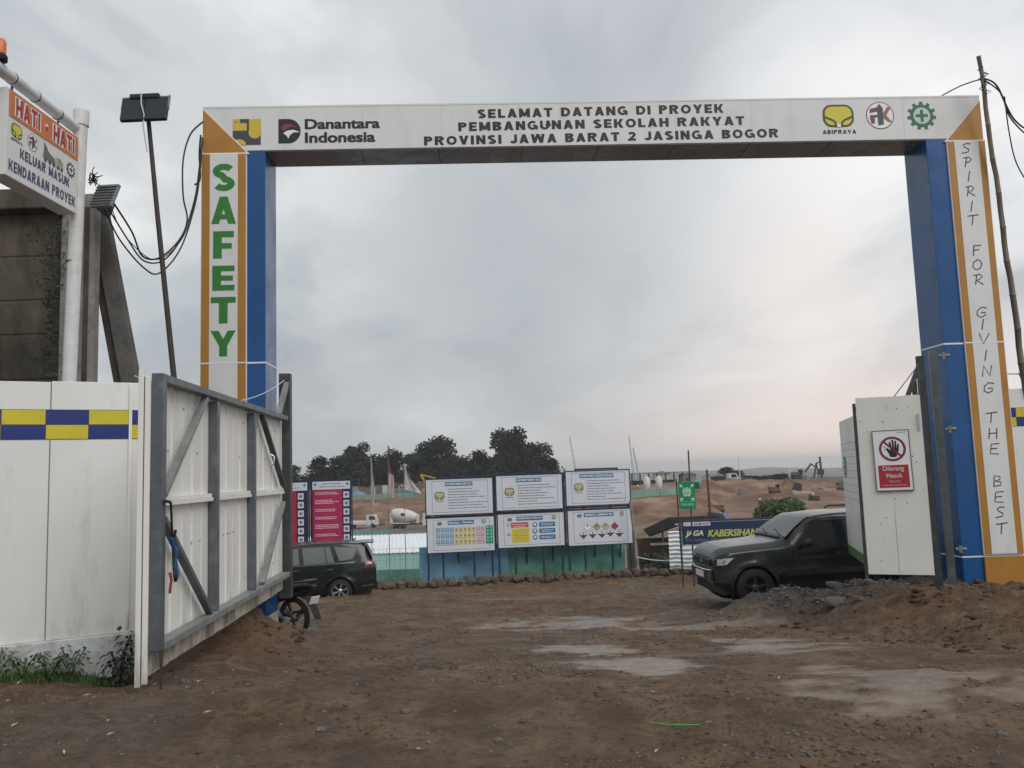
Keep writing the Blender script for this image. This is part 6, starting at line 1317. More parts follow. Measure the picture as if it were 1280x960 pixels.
# concrete mixer lorry and the far site
def build_mixer():
    t = thing('mixer_truck', 'dusty white concrete mixer lorry on the site road left of the notice boards', 'mixer truck', (-20.3, 135, sz(-16, 135)+.05), .0); t.scale = (.80, .80, .80)
    MB().box(.6, 9.6, -.5, .5, .85, 1.15).obj('chassis', truck_dk, t)
    prof = [(.3, -2.65), (.75, -2.6), (1.05, -2.2), (1.30, -1.0), (1.32, .2), (1.15, 1.4), (.75, 2.5), (.55, 2.7)]; b = MB(); b.lathe([(r_, y_) for r_, y_ in prof], 'x', 22); b.lathe([(0, -2.65), (.3, -2.65)], 'x', 22)
    o = b.obj('drum', mixer_w, t); o.location = (3.1, 0, 2.65); o.rotation_euler = (0, R(11), 0)
    q = MB(); q.disc(0, 0, .42, 0, 0, 16, .30); o2 = q.obj('drum_emblem', truck_dk, o); o2.location = (-.2, -1.34, .25)
    MB().box(.3, .9, -.6, .6, 1.2, 3.2).obj('hopper', mixer_w, t, .05); MB().box(5.6, 6.1, -1.0, 1.0, 1.1, 2.7).obj('water_tank', mixer_w, t, .08)
    MB().box(.9, 4.3, -1.22, -.75, 1.15, 1.28).obj('mudguard', mixer_w, t)
    MB().prism([(6.9, .75), (9.0, .75), (9.0, 1.7), (8.75, 2.95), (6.9, 2.95)], -1.2, 1.2).obj('cab', mixer_w, t, .06)
    MB().prism([(7.5, 1.85), (8.6, 1.85), (8.45, 2.6), (7.5, 2.6)], -1.215, -1.205).obj('cab_window', glass_dk, t); MB().box(9.0, 9.15, -1.15, 1.15, .55, 1.1).obj('bumper', truck_dk, t)
    for x in (1.5, 2.9, 7.9):
        for sg in (-1, 1):
            p = MB().lathe([(0, -.16), (.30, -.16), (.50, -.15), (.52, 0), (.50, .15), (0, .15)], 'y', 18); w = p.obj('wheel', rubber, t); w.location = (x, sg*1.02, .52)
build_mixer()
def pickup(x, y, lab, m_, s=1.0, grp=None):
    t = thing('site_truck', lab, 'truck', (x, y, sz(x, y)), 0, grp); MB().box(0, 3.0*s, -.9*s, .9*s, .6*s, 1.2*s).obj('load_bed', m_, t, .05); MB().prism([(3.1*s, .5*s), (4.9*s, .5*s), (4.8*s, 1.3*s), (4.4*s, 2.1*s), (3.1*s, 2.1*s)], -.9*s, .9*s).obj('cab', m_, t, .05)
    MB().prism([(3.5*s, 1.35*s), (4.6*s, 1.35*s), (4.3*s, 1.95*s), (3.5*s, 1.95*s)], -.91*s, -.905*s).obj('cab_window', glass_dk, t)
    for xx in (.7, 4.1):
        for sg in (-1, 1): w = MB().lathe([(0, -.1), (.38*s, -.1), (.38*s, .1), (0, .1)], 'y', 14).obj('wheel', rubber, t); w.location = (xx*s, sg*.85*s, .38*s)
pickup(-28.0, 142, 'small white lorry on the site road far left of the mixer', mixer_w)
pickup(12.2, 150, 'small pale lorry on the terrace above the red slope, left of the green sign', grey_bldg)
pickup(38.8, 168, 'white lorry parked on top of the red terrace below the white mast', mixer_w, 1.1)
def excavator(x, y, lab, m_, s=1.0, arm=((2.2, 1.8), (4.2, 4.2), (6.6, 2.2))):
    t = thing('excavator', lab, 'excavator', (x, y, sz(x, y)), 0); MB().box(-1.6*s, 1.6*s, -1.2*s, -.6*s, 0, .8*s).box(-1.6*s, 1.6*s, .6*s, 1.2*s, 0, .8*s).obj('track', truck_dk, t, .1)
    MB().box(-1.8*s, 1.0*s, -1.1*s, 1.1*s, 1.0*s, 2.0*s).obj('engine_body', m_, t, .1); MB().box(.2*s, 1.4*s, -1.1*s, -.1*s, 1.2*s, 2.7*s).obj('cab', m_, t, .08); MB().box(.3*s, 1.3*s, -1.12*s, -1.105*s, 1.8*s, 2.6*s).obj('cab_window', glass_dk, t)
    A = [(a*s, 0, b*s) for a, b in arm]; MB().bar(A[0], A[1], .5*s, .4*s).obj('boom', m_, t); MB().bar(A[1], A[2], .38*s, .35*s).obj('arm', m_, t); MB().prism([(A[2][0]-.5, A[2][2]-.6), (A[2][0]+.5, A[2][2]-.8), (A[2][0]+.6, A[2][2]+.1), (A[2][0], A[2][2]+.3)], -.5, .5).obj('bucket', truck_dk, t)
excavator(-17.6, 172, 'yellow excavator on the terrace behind the mixer lorry, its arm raised', yel_m, .8, ((.5, 1.5), (-2.0, 5.6), (2.2, 4.4)))
excavator(50, 150, 'brown excavator working on the red mound at the right', mat('rusty_brown_paint', (.13, .075, .05), .8), .62)
excavator(33, 108, 'small reddish digger on the red terrace above the banner', mat('faded_red_paint', (.17, .08, .065), .8), .42)
# fence of mixed sheets on the terrace, behind the flags
t = thing('hoarding', 'patched hoarding of grey and brown sheets along the terrace under the trees', 'fence', (-44, 178, 0))
hm = [mat('hoarding_grey', (.28, .27, .26), .8, var=.3, vscale=.5), mat('hoarding_brown', (.17, .12, .10), .8, var=.3, vscale=.5), mat('hoarding_white', (.5, .49, .47), .8, var=.2, vscale=.5)]
for i in range(46):
    x = -14+i*1.25; z = sz(-44+x, 178); MB().box(x, x+1.2, 0, .05, z-.2, z+2.3+.3*random.random()).obj('hoarding_sheet', hm[random.choice((0, 1, 1, 0, 2 if i > 20 else 1))], t)
for x, y, w, lab, m_ in ((-32.5, 165, 3.0, 'small blue tarpaulin shelter on the terrace near the red boards', tarp_b), (-23.5, 166, 4.0, 'teal tarpaulin shelter on the terrace beside the yellow excavator', mat('teal_tarpaulin', (.06, .20, .26), .7))):
    t = thing('tarpaulin_shelter', lab, 'shelter', (x, y, sz(x, y))); MB().prism([(0, 0), (w, 0), (w, 1.0), (w*.5, 1.5), (0, 1.0)], 0, 2.5).obj('cover', m_, t)
    for xx in (0, w): MB().tube([(xx, -.1, 0), (xx, -.1, 1.3)], .05, 5).obj('pole', steel_d, t)
# green mesh fences along the terrace edges
def mesh_fence(pts, h_, lab, step=2.0, m_=None):
    t = thing('mesh_fence', lab, 'fence', (0, 0, 0)); P = []
    for (x0, y0), (x1, y1) in zip(pts[:-1], pts[1:]):
        n = max(1, int(hypot(x1-x0, y1-y0)/step)); P += [(x0+(x1-x0)*i/n, y0+(y1-y0)*i/n) for i in range(n)]
    P.append(pts[-1]); b = MB()
    for (x0, y0), (x1, y1) in zip(P[:-1], P[1:]):
        z0, z1 = sz(x0, y0), sz(x1, y1); MB().add([(x0, y0, z0), (x1, y1, z1), (x1, y1, z1+h_), (x0, y0, z0+h_), (x0, y0+.03, z0), (x1, y1+.03, z1), (x1, y1+.03, z1+h_), (x0, y0+.03, z0+h_)], [(0, 1, 2, 3), (7, 6, 5, 4), (3, 2, 6, 7)]).obj('mesh_panel', m_ or tarp_g2, t)
        MB().tube([(x0, y0-.05, z0-.1), (x0, y0-.05, z0+h_+.15)], .05, 5).obj('picket', mat('pale_green_picket', (.35, .5, .42), .7), t)
mesh_fence([(x, float(edge_y(x))+1.5) for x in (1, 6, 12, 18, 22, 26)], .95, 'pale green mesh fence along the top of the bare red slope')
mesh_fence([(x, float(edge_y(x))+1.5) for x in (-46, -38, -30, -20, -12, -8)], .9, 'grey green mesh fence along the terrace edge behind the mixer lorry', 2.5, mat('greyish_mesh', (.20, .30, .24), .8, var=.3))
mesh_fence([(-29, 96), (-22, 97), (-14.6, 98)], 1.9, 'green mesh fence at the foot of the site road behind the flag poles', 3.0, tarp_g)
# silos, sheds, masts
for i, (x, lab) in enumerate(((17.4, 'left one of the two small white silos behind the green mesh fence'), (19.0, 'right one of the two small white silos behind the green mesh fence'))):
    t = thing('silo', lab, 'silo', (x, 112, sz(x, 112)), 0, 'white silos'); MB().lathe([(0, 0), (.45, 0), (.45, 2.2), (.1, 2.5), (0, 2.5)], 'z', 14).obj('tank', mixer_w, t); MB().tube([(.5, 0, 0), (.5, 0, 2.6)], .05, 5).obj('pipe', steel_l, t)
t = thing('open_shed', 'long open shed with flat roof on the horizon beside the notice boards', 'shed', (24.5, 175, sz(28, 175)))
MB().box(-1, 10.5, 0, 6, 3.0, 3.25).obj('roof', grey_bldg, t)
for k in range(7): MB().box(-.5+k*1.75, -.2+k*1.75, 0, .3, 0, 3).obj('post', steel_d, t)
MB().box(0, 9, 3, 5, 0, 1.6).obj('stored_goods', steel_d, t, .1)
rng = random.Random(5)
for i, (x, y, w, h_, lab) in enumerate(((34.5, 176, 3.2, 2.2, 'grey site cabin beside the open shed on the horizon'), (39.5, 178, 2.6, 1.9, 'small grey cabin left of the green sign on the horizon'), (37.0, 158, 2.4, 1.6, 'dark cabin in front of the grey ones by the green sign'), (31, 188, 3.5, 2.6, 'pale cabin far back between shed and green sign'))):
    t = thing('site_cabin', lab, 'cabin', (x, y, sz(x, y))); MB().box(0, w, 0, 2.4, 0, h_).obj('wall', [grey_bldg, mixer_w, truck_dk, cream][i], t); MB().prism([(-.2, h_), (w+.2, h_), (w/2, h_+.6)], -.2, 2.6).obj('roof', grey_bldg, t); MB().box(w*.3, w*.5, -.02, .0, 0, h_*.7).obj('door', truck_dk, t)
def crane(x, y, h_, lean, lab, jib=None):
    t = thing('crane', lab, 'crane', (x, y, sz(x, y))); b = MB()
    w = .28; a = Vector((0, 0, 0)); e = Vector((lean, 0, h_))
    for sx, sy in ((-1, -1), (1, -1), (1, 1), (-1, 1)): b.tube([a+Vector((sx*w, sy*w, 0)), e+Vector((sx*.10, sy*.10, 0))], .045, 4)
    n = 9
    for i in range(n):
        p = a.lerp(e, i/n); q = a.lerp(e, (i+1)/n); k0 = w-(w-.15)*i/n; k1 = w-(w-.15)*(i+1)/n; s = 1 if i % 2 else -1
        b.tube([p+Vector((s*k0, -k0, 0)), q+Vector((-s*k1, -k1, 0))], .05, 4)
    b.obj('lattice_mast', steel_l, t); MB().box(-1.2, 1.2, -1, 1, -1, .8).obj('cab', grey_bldg, t)
    if jib: MB().tube([e, Vector(jib)], .10, 5).obj('jib', steel_l, t)
crane(34.0, 230, 10.3, -1.6, 'slim lattice crane on the horizon just right of the notice boards')
crane(17.9, 240, 14.0, -2.0, 'leaning crane boom poking up behind the upper right notice board')
crane(36.6, 260, 14.5, -1.0, 'thin dark boom rising at the right end of the notice boards')
def mast(x, y, h_, r_, m_, lab, lean=0.0):
    t = thing('mast', lab, 'mast', (x, y, sz(x, y))); MB().tube([(0, 0, -.3), (lean, 0, h_)], [r_, r_*.6], 7).obj('shaft', m_, t); MB().lathe([(0, 0), (r_*2, 0), (r_*1.4, r_*2)], 'z', 8).obj('foot', m_, t)
mast(11.45, 50, 5.9, .10, rust, 'thick rusty pole rising between the green sign and the red mound', -.10)
mast(44.6, 168, 5.6, .12, mixer_w, 'thin white mast standing over the white lorry on the terrace')
t = thing('piling_rig', 'piling rig with a straight mast and slanting stay on the right skyline', 'piling rig', (66.0, 182, sz(66, 182)))
MB().tube([(0, 0, 0), (-.2, 0, 5.6)], .22, 6).obj('leader_mast', steel_d, t); MB().tube([(-1.9, 0, .5), (-1.0, 0, 4.3)], .2, 6).tube([(-1.0, 0, 4.3), (-.2, 0, 4.4)], .15, 6).tube([(-.6, 0, .8), (-1.0, 0, 4.3)], .12, 6).obj('stay', steel_d, t); MB().box(-2.2, 1.2, -1, 1, 0, 1.0).obj('rig_body', mat('teal_paint', (.08, .16, .17), .7), t, .1)
t = thing('tarpaulin_shelter', 'faded blue tarpaulin tent just above the left end of the banner', 'tent', (10.9, 48, -3.4), .1)
MB().prism([(0, .0), (.4, 1.6), (.75, 2.35), (.95, 2.35), (2.2, .9), (2.6, 0)], 0, 2.5).obj('cover', mat('dark_tarpaulin', (.05, .055, .08), .8), t); MB().add([(.75, -.02, 2.38), (1.0, -.02, 2.40), (2.3, -.02, .9), (1.6, -.02, 1.0)], [(0, 1, 2, 3)]).obj('flap', bluetent_m, t)
t = thing('hut', 'small white gabled hut just left of the white fence end', 'hut', (25.75, 60, sz(24, 60)))
zb = .4-t.location.z
MB().box(-.4, 3.5, 0, 4, 0, zb-.2).obj('wall', mixer_w, t); MB().prism([(-1.3, zb-.65), (1.6, zb+1.9), (4.5, zb-.65), (4.5, zb-.85), (1.6, zb+1.7), (-1.3, zb-.85)], -.6, 4.6).obj('roof', mat('dark_hut_roof', (.07, .075, .08), .7), t); MB().prism([(-.4, zb-.2), (1.6, zb+1.6), (3.5, zb-.2)], 0, 4).obj('gable', mixer_w, t)
# row of stakes with flags of red tape
t = thing('stake', 'striped survey stake standing on the red terrace above the banner', 'stake', (30.0, 96, sz(30, 96))); MB().tube([(0, 0, 0), (0, 0, 1.8)], .06, 6).obj('shaft', plate_w, t); MB().box(-.06, .5, -.01, .01, 1.3, 1.7).obj('tape', red_ink, t)
# heaps of spoil and stacked material about the far site
gh = 'spoil heaps and stacks on the far site'; heapm = [earth, mat('pale_sand', (.34, .28, .21), .9, var=.3, vscale=.6), mat('grey_aggregate', (.20, .195, .185), .9, var=.35, vscale=.8), mat('dark_soil', (.09, .06, .045), .9, var=.4, vscale=.6)]
HP = [(23, 98, 1.6, 3, 'dark soil heap on the terrace just right of the rusty pole'), (27, 92, 1.3, 1, 'pale sand heap above the middle of the banner'), (33, 100, 1.8, 3, 'dark soil heap near the small digger'), (38, 112, 2.2, 1, 'wide pale heap below the white lorry'), (43, 120, 1.6, 2, 'grey aggregate heap right of the digger'), (49, 125, 2.4, 3, 'broad dark heap under the brown excavator'), (54, 118, 1.8, 1, 'pale heap above the car roof'), (19, 88, 1.2, 2, 'small grey heap at the foot of the bare slope'), (60, 140, 2.6, 3, 'long dark heap left of the hut'), (-24, 148, 1.6, 3, 'dark soil heap behind the mixer lorry'), (-30, 150, 1.8, 1, 'pale heap behind the small white lorry'), (-18, 150, 1.3, 2, 'grey heap on the slope right of the mixer drum')]
for i, (x, y, w, k, lab) in enumerate(HP):
    o = link('spoil_heap', blob_mesh('spoil_heap', 60+i, heapm[k], .38, 3), label=lab, cat='heap', group=gh); o.location = (x, y, sz(x, y)-.1); o.scale = (w*.8, w*.7, w*.7); o.rotation_euler = (0, 0, i)
for i, (x, y, lab) in enumerate(((29.5, 110, 'stack of grey blocks on the bench left of the digger'), (36.5, 104, 'stack of pale timber on the bench right of the digger'), (46, 134, 'stack of pipes near the brown excavator'), (15.5, 118, 'stack of pallets left of the white silos'))):
    t = thing('material_stack', lab, 'stack', (x, y, sz(x, y)), i*.4, gh)
    for q in range(3): MB().box(-.6+.1*q, .6, -.4, .4, .2*q, .2*q+.17).obj('layer', [grey_bldg, bark, steel_l, bark][i], t)
# people on the far site
def person(x, y, lab, top, h_=1.65):
    t = thing('person', lab, 'person', (x, y, sz(x, y)+.0))
    import bmesh
    me = bpy.data.meshes.new('body'); V = [(0, 0, .88), (0, 0, 1.15), (0, 0, 1.38), (0, 0, 1.5), (0, -.02, 1.62), (-.18, 0, 1.38), (-.24, .03, 1.12), (-.22, -.06, .88), (.18, 0, 1.38), (.24, .03, 1.12), (.22, -.06, .88), (-.09, 0, .84), (-.11, 0, .46), (-.12, .03, .06), (-.12, -.1, .03), (.09, 0, .84), (.12, -.05, .46), (.13, .04, .06), (.13, -.09, .03)]
    E_ = [(0, 1), (1, 2), (2, 3), (3, 4), (2, 5), (5, 6), (6, 7), (2, 8), (8, 9), (9, 10), (0, 11), (11, 12), (12, 13), (13, 14), (0, 15), (15, 16), (16, 17), (17, 18)]; me.from_pydata(V, E_, []); me.materials.append(top)
    o = link('body', me, t); o.modifiers.new('skin', 'SKIN'); rr_ = [.14, .15, .15, .06, .10, .07, .05, .04, .07, .05, .04, .10, .07, .05, .05, .10, .07, .05, .05]
    for i, sv_ in enumerate(me.skin_vertices[0].data): sv_.radius = (rr_[i], rr_[i]*.8); sv_.use_root = (i == 0)
    s = o.modifiers.new('sub', 'SUBSURF'); s.levels = 1; s.render_levels = 1
    MB().lathe([(0, .12), (.08, .10), (.125, .0), (.14, -.01), (0, -.01)], 'z', 12, (0, -.02, 1.66)).obj('helmet', mat('white_helmet', (.7, .7, .68), .4), t)
person(41.5, 128, 'worker in pale shirt and white helmet standing below the white lorry', mat('worker_pale', (.4, .4, .38), .8))
person(16.8, 116, 'worker in orange standing beside the white silos', mat('worker_orange', (.45, .14, .05), .8))
person(27.6, 96, 'worker in dark clothes and white helmet standing on the red terrace', mat('worker_dark', (.05, .05, .06), .8))

# ------------------------------------------------------------------ trees on the terrace
def crown_mesh(seed, w, h_, n, size, m_):
    rnd = random.Random(seed); b = MB(); lob = []
    for i in range(20):
        a = rnd.uniform(0, 6.28); u = rnd.random()**1.2; rr_ = w*.36*math.sqrt(rnd.random())*(1.15-u*.75); lob.append((rr_*cos(a)*1.15, rr_*sin(a), h_*(.08+.80*u), w*rnd.uniform(.13, .22)))
    for i in range(n):
        lx, ly, lz, lr = lob[i % len(lob)]; a = rnd.uniform(0, 6.28); c = rnd.uniform(-.6, 1); s = math.sqrt(1-c*c); rr_ = lr*rnd.uniform(.45, 1.15)
        p = Vector((lx+rr_*s*cos(a), ly+rr_*s*sin(a), lz+rr_*c*.75)); u = Vector((rnd.gauss(0, 1), rnd.gauss(0, 1), rnd.gauss(0, .8))).normalized(); v = u.orthogonal().normalized(); k = size*rnd.uniform(.5, 1.3)
        b.add([p-u*k, p+v*k*.7, p+u*k, p-v*k*.7], [(0, 1, 2, 3)])
    return b.mesh('crown', m_), lob
CR = [crown_mesh(s, 10, 9, 3000, .30, tree_leaf) for s in (11, 12, 13, 14, 15)]
def tree(x, y, ztop, wid, k, lab, grp='trees standing on the terrace', trunk_h=None):
    zb = sz(x, y); H = ztop-zb; me, lob = CR[k]; ch = H*.78
    t = thing('tree', lab, 'tree', (x, y, zb), k*1.3+x, grp)
    tr = MB(); tr.tube([(0, 0, -.3), (.1, 0, H*.35), (-.1, .1, H*.65)], [.30, .22, .12], 7)
    for j in range(6): lx, ly, lz, lr = lob[j*2]; sx = wid/10; tr.tube([(.05, 0, H*.3), (lx*sx*.6, ly*sx*.6, H*.22+lz*ch/9*.7), (lx*sx, ly*sx, H*.22+lz*ch/9)], [.12, .08, .04], 5)
    tr.obj('trunk', bark, t); o = link('crown', me, t); o.location = (0, 0, H*.16); o.scale = (wid/8.2, wid/8.2, ch/8.6)
TR = [(-50.5, 184, 5.0, 9, 0, 'small lone tree at the left end of the row by the gate post'), (-55, 182, 1.5, 9, 1, 'low dark tree just right of the dark gate post'), (-45, 186, 3.0, 7, 4, 'low bush-like tree in the gap left of the tall group'), (-41.5, 183, 7.2, 9, 1, 'leftmost tree of the tall group above the red boards'),
 (-36.5, 184, 8.2, 9, 2, 'tree second in the tall group above the red boards'), (-33.5, 181, 11.0, 8, 3, 'tall pointed tree above the raspberry board'), (-29, 184, 6.8, 9, 0, 'lower tree between the raspberry board and the first flag'), (-25.5, 183, 7.5, 8, 4, 'tree directly behind the red and white flag'),
 (-20, 182, 9.6, 9, 1, 'broad tree right of the red and white flag'), (-15.8, 181, 11.8, 9, 2, 'tall airy tree above the yellow excavator arm'), (-11.5, 185, 6.0, 8, 3, 'low dark tree over the left notice board'), (-7.8, 186, 7.0, 8, 0, 'medium tree left of the big pair'),
 (-3.5, 183, 11.3, 9, 4, 'left tree of the big pair above the middle notice boards'), (1.4, 182, 12.3, 10, 1, 'tallest tree, right one of the big pair above the middle boards'), (4.6, 184, 9.8, 8, 2, 'tree sloping down to the right of the big pair'), (7.2, 186, 6.2, 6, 3, 'last tree at the right end of the tall row'), (15, 198, -.2, 5, 0, 'tiny round tree behind the upper right notice board')]
for q in TR: tree(*q)
for i, x in enumerate((-38.5, -31, -22.5, -13, -5.5, -.8, 3.5)): tree(x, 189, (5.5, 6.8, 7.2, 6.4, 7, 8, 7)[i], 14, (i*2) % 5, ('background tree filling the gap behind the raspberry board', 'background tree left of the first flag', 'background tree between the red flag and the white flag', 'background tree behind the yellow excavator', 'background tree behind the left part of the big pair', 'background tree behind the middle of the big pair', 'background tree behind the right of the big pair')[i])
for q in ((52.0, 205, 1.7, 7, 1, 'pale hazy tree behind the white mast on the right'), (58.5, 210, -.6, 8, 2, 'low tree right of the white mast'), (66, 205, -.5, 8, 0, 'dark low tree left of the piling rig'), (61.5, 200, -.4, 6, 3, 'small dark tree between white mast and piling rig'), (84, 195, -1.2, 10, 4, 'broad low tree right of the piling rig'), (92, 190, -1.2, 12, 1, 'bushy tree left of the gabled hut'), (35, 215, -1.0, 8, 3, 'low tree behind the grey cabins')): tree(*q, grp='hazy trees on the right skyline')
# a far wood that reads as one mass
b = MB(); rnd = random.Random(3)
clus = [(yy, rnd.uniform(-.35, .78)*yy, rnd.uniform(4, 9)) for yy in [260*(2.4**rnd.random()) for _ in range(520)]]
for i in range(22000):
    yc, xc, rc = clus[i % 520]; a = rnd.uniform(0, 6.28); q = rc*math.sqrt(rnd.random()); x = xc+q*cos(a); y = yc+q*sin(a); k = rnd.uniform(.5, 1.0)*(yc/300)**.5; p = Vector((x, y, float(np.interp(yc, [230, 700], [-7.4, -41]))+rnd.random()*rc*1.15*(1-.5*(q/rc)**2)))
    for _ in range(1):
        u = Vector((rnd.gauss(0, 1), rnd.gauss(0, 1), rnd.gauss(0, .7))).normalized(); v = u.orthogonal().normalized(); b.add([p-u*k, p+v*k*.7, p+u*k, p-v*k*.7], [(0, 1, 2, 3)])
tag_(b.obj('far_wood', tree_leaf2), 'distant woodland on the low ground below the hills', 'woodland', kind='stuff')

# ------------------------------------------------------------------ stones, clods and litter on the mud
def ico_small(n, xr, yr, rmin, rmax, seed, dens=None):
    rnd = np.random.RandomState(seed); t_ = (1+5**.5)/2
    V = np.array([(-1, t_, 0), (1, t_, 0), (-1, -t_, 0), (1, -t_, 0), (0, -1, t_), (0, 1, t_), (0, -1, -t_), (0, 1, -t_), (t_, 0, -1), (t_, 0, 1), (-t_, 0, -1), (-t_, 0, 1)])/1.9
    F = np.array([(0, 11, 5), (0, 5, 1), (0, 1, 7), (0, 7, 10), (0, 10, 11), (1, 5, 9), (5, 11, 4), (11, 10, 2), (10, 7, 6), (7, 1, 8), (3, 9, 4), (3, 4, 2), (3, 2, 6), (3, 6, 8), (3, 8, 9), (4, 9, 5), (2, 4, 11), (6, 2, 10), (8, 6, 7), (9, 8, 1)])
    y = yr[0]*(yr[1]/yr[0])**rnd.rand(n*3); x = rnd.uniform(-1, 1, n*3)*(y*.72+.4)
    keep = (x > xr[0]) & (x < xr[1]) & (rnd.rand(n*3) < np.clip(.35+.9*fbm(x*.9, y*.9, 55, 3), .04, 1)) & (wetmask(x, y) < .25)
    if dens is not None: keep &= dens(x, y)
    x = x[keep][:n]; y = y[keep][:n]; k = len(x); r = rmin*(rmax/rmin)**(rnd.rand(k)**2.6)*(1+.06*y); z = ground_h(x, y)+r*.12
    a = rnd.rand(k)*6.28; jit = 1+rnd.uniform(-.5, .5, (k, 12, 1)); vv = V[None]*jit*np.stack([r, r*rnd.uniform(.6, 1, k), r*rnd.uniform(.35, .75, k)], -1)[:, None, :]
    X_ = vv[..., 0]*np.cos(a)[:, None]-vv[..., 1]*np.sin(a)[:, None]+x[:, None]; Y_ = vv[..., 0]*np.sin(a)[:, None]+vv[..., 1]*np.cos(a)[:, None]+y[:, None]; Z_ = vv[..., 2]+z[:, None]
    co = np.stack([X_, Y_, Z_], -1).reshape(-1, 3); fc = (F[None]+12*np.arange(k)[:, None, None]).reshape(-1, 3)
    return co, fc
def fast_tris(name, co, fc, m_, **kw):
    me = bpy.data.meshes.new(name); me.vertices.add(len(co)); me.vertices.foreach_set('co', co.astype(np.float32).ravel()); me.loops.add(fc.size); me.loops.foreach_set('vertex_index', fc.astype(np.int32).ravel())
    me.polygons.add(len(fc)); me.polygons.foreach_set('loop_start', np.arange(0, fc.size, 3, dtype=np.int32)); me.polygons.foreach_set('loop_total', np.full(len(fc), 3, np.int32)); me.update(calc_edges=True); me.materials.append(m_); return link(name, me, **kw)
co, fc = ico_small(8000, (-6, 8), (4.3, 16), .003, .016, 1); fast_tris('earth_clods', co, fc, clod_m, kind='stuff', label='small clods of brown earth strewn over the muddy yard', cat='earth')
co, fc = ico_small(5000, (-6, 8), (4.3, 14), .003, .014, 2); fast_tris('gravel', co, fc, rock_m, kind='stuff', label='fine grey gravel trodden into the muddy yard', cat='gravel')
def onheap(x, y): return (np.abs((x-4.3)/1.5)**2+np.abs((y-14.1)/1.0)**2 < 1) | (np.abs((x-5.9)/1.2)**2+np.abs((y-13.5)/.9)**2 < 1)
co, fc = ico_small(9000, (2.5, 7.5), (12.2, 15.4), .008, .03, 3, onheap); fast_tris('gravel_heap_stones', co, fc, rock_m, kind='stuff', label='grey gravel covering the heap in front of the off-road car', cat='gravel')
def bank(x, y): return ((x > 3.8) & (y > 8.0))
def under(x, y): return np.exp(-((x+3.5)/.8)**2-((y-10.4)/1.8)**2) > .3
co, fc = ico_small(2600, (-5, -2), (7.6, 13.5), .008, .05, 8, under); fast_tris('mound_clods', co, fc, clod_m, kind='stuff', label='dark crumbly clods on the soil heaped under the gate leaf', cat='earth')
co, fc = ico_small(3400, (3, 9), (7.6, 14), .005, .04, 4, bank); fast_tris('bank_clods', co, fc, mat('reddish_clod', (.075, .047, .032), .95, var=.6, vscale=2), kind='stuff', label='coarse reddish clods on the bank before the right pillar', cat='earth')
rocks = [blob_mesh('rock', 20+s, rock_m if s % 2 else stone_m, .6, 2) for s in range(5)]
def rock(x, y, s, k, lab, grp=None, zs_=1.0, rz=0.0):
    o = link('rock', rocks[k], label=lab, cat='rock', group=grp); o.location = (x, y, gz(x, y)+s*.22); o.scale = (s, s*.75, s*.7*zs_); o.rotation_euler = (.15, .1, rz)
rock(4.75, 12.9, .20, 1, 'largest grey slab of stone in front of the gravel heap'); rock(5.15, 13.9, .20, 3, 'flat dark slab tilted on the heap beside the narrow gate leaf', rz=.5, zs_=.6); rock(5.0, 12.6, .12, 0, 'brown block lying right of the largest grey slab'); rock(5.6, 13.7, .13, 1, 'grey stone close to the foot of the narrow gate leaf', rz=1)
rock(4.1, 12.3, .07, 2, 'small brown stone left of the grey slab at the heap foot'); rock(2.95, 12.7, .08, 4, 'small dark lump in the mud left of the gravel heap'); rock(-2.95, 7.6, .07, 0, 'brown stone beside the near corner of the open gate leaf'); rock(-2.1, 8.3, .06, 2, 'stone in front of the soil under the gate leaf'); rock(-.15, 5.35, .035, 3, 'pale grey stone set in the mud at the bottom centre'); rock(-1.3, 5.6, .04, 1, 'rounded grey stone lower left of the picture')
random.seed(21); gi = 'small stones scattered over the mud'
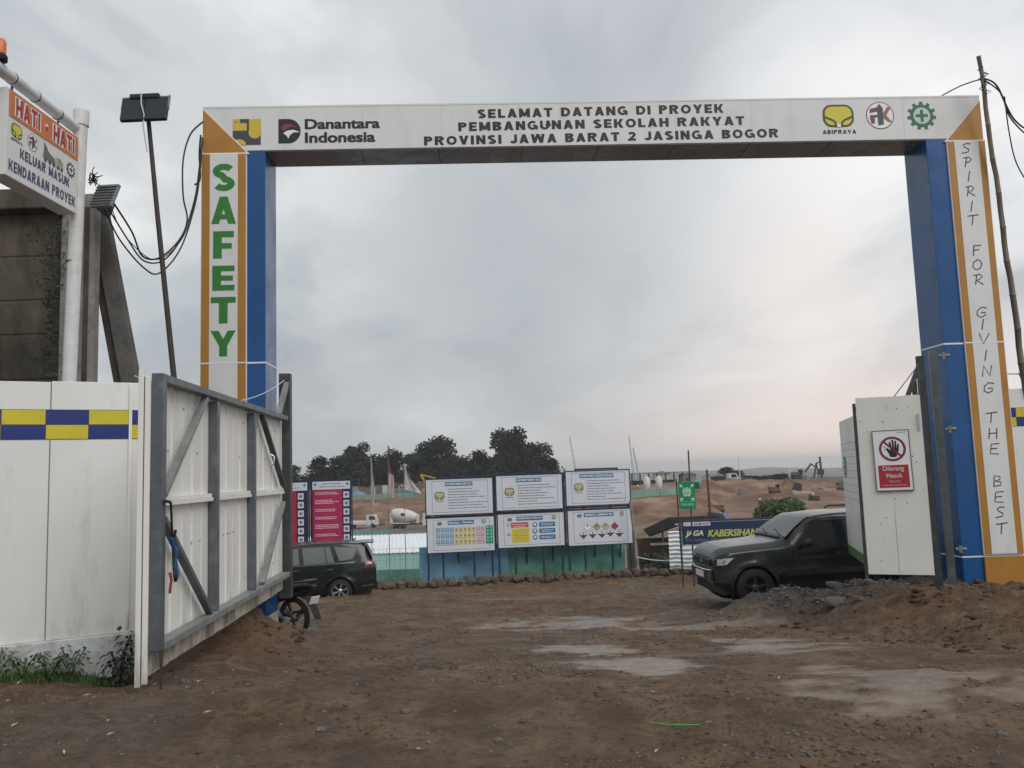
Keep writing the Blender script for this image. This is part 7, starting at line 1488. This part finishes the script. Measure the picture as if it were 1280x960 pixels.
for i in range(46):
    y = random.uniform(4.8, 12); x = random.uniform(-.5, .55)*y
    if float(wetmask(np.array([x]), np.array([y]))[0]) > .2: continue
    rock(x, y, random.uniform(.018, .045), i % 5, 'small brown stone half sunk in the muddy ground', gi, rz=i)
def bits(n, seed, m_, name, lab, cat, smin, smax, xr=(-.6, .6)):
    rnd = random.Random(seed)
    for i in range(n):
        y = rnd.uniform(4.8, 9.5); x = rnd.uniform(*xr)*y; z = gz(x, y)+.012; a = rnd.uniform(0, 3.14); l = rnd.uniform(smin, smax)
        b = MB().add([(-l, 0, 0), (-l*.3, l*.25, .008), (l*.6, l*.18, .004), (l, 0, .010), (l*.2, -l*.22, .006)], [(0, 1, 4), (1, 2, 4), (2, 3, 4)]); b.add([(-l, 0, -.003), (-l*.3, l*.25, .005), (l*.6, l*.18, .001), (l, 0, .007), (l*.2, -l*.22, .003)], [(4, 1, 0), (4, 2, 1), (4, 3, 2)])
        b.obj(name, m_, loc=(x, y, z), rz=a, label=lab, cat=cat, group=lab)
bits(16, 4, straw, 'litter_scrap', 'pale scrap of litter or dry leaf lying on the mud', 'litter', .015, .035); bits(14, 9, straw, 'litter_scrap', 'dry stalk piece lying near the left fence foot', 'litter', .02, .045, (-.62, -.3))
tag_(MB().tube([(.80, 5.53, gz(.80, 5.53)+.012), (.90, 5.44, gz(.9, 5.44)+.016), (1.08, 5.36, gz(1.08, 5.36)+.010)], .0035, 6).obj('green_string', mat('bright_green_plastic', (.10, .40, .08), .5)), 'thin bright green strip lying on the mud at the bottom of the picture', 'strip')

# ------------------------------------------------------------------ haze
hm_ = bpy.data.materials.new('haze'); hm_.use_nodes = True; N = hm_.node_tree.nodes; N.clear(); o_ = N.new('ShaderNodeOutputMaterial'); v_ = N.new('ShaderNodeVolumePrincipled'); hm_.node_tree.links.new(v_.outputs[0], o_.inputs['Volume'])
v_.inputs['Color'].default_value = (.94, .95, .98, 1); v_.inputs['Density'].default_value = .00042
hz = MB().box(-4700, 4700, -300, 4700, -64, 34).obj('haze', hm_); hz['kind'] = 'stuff'; hz['label'] = 'thin evening haze hanging over the site and hills'; hz['category'] = 'haze'
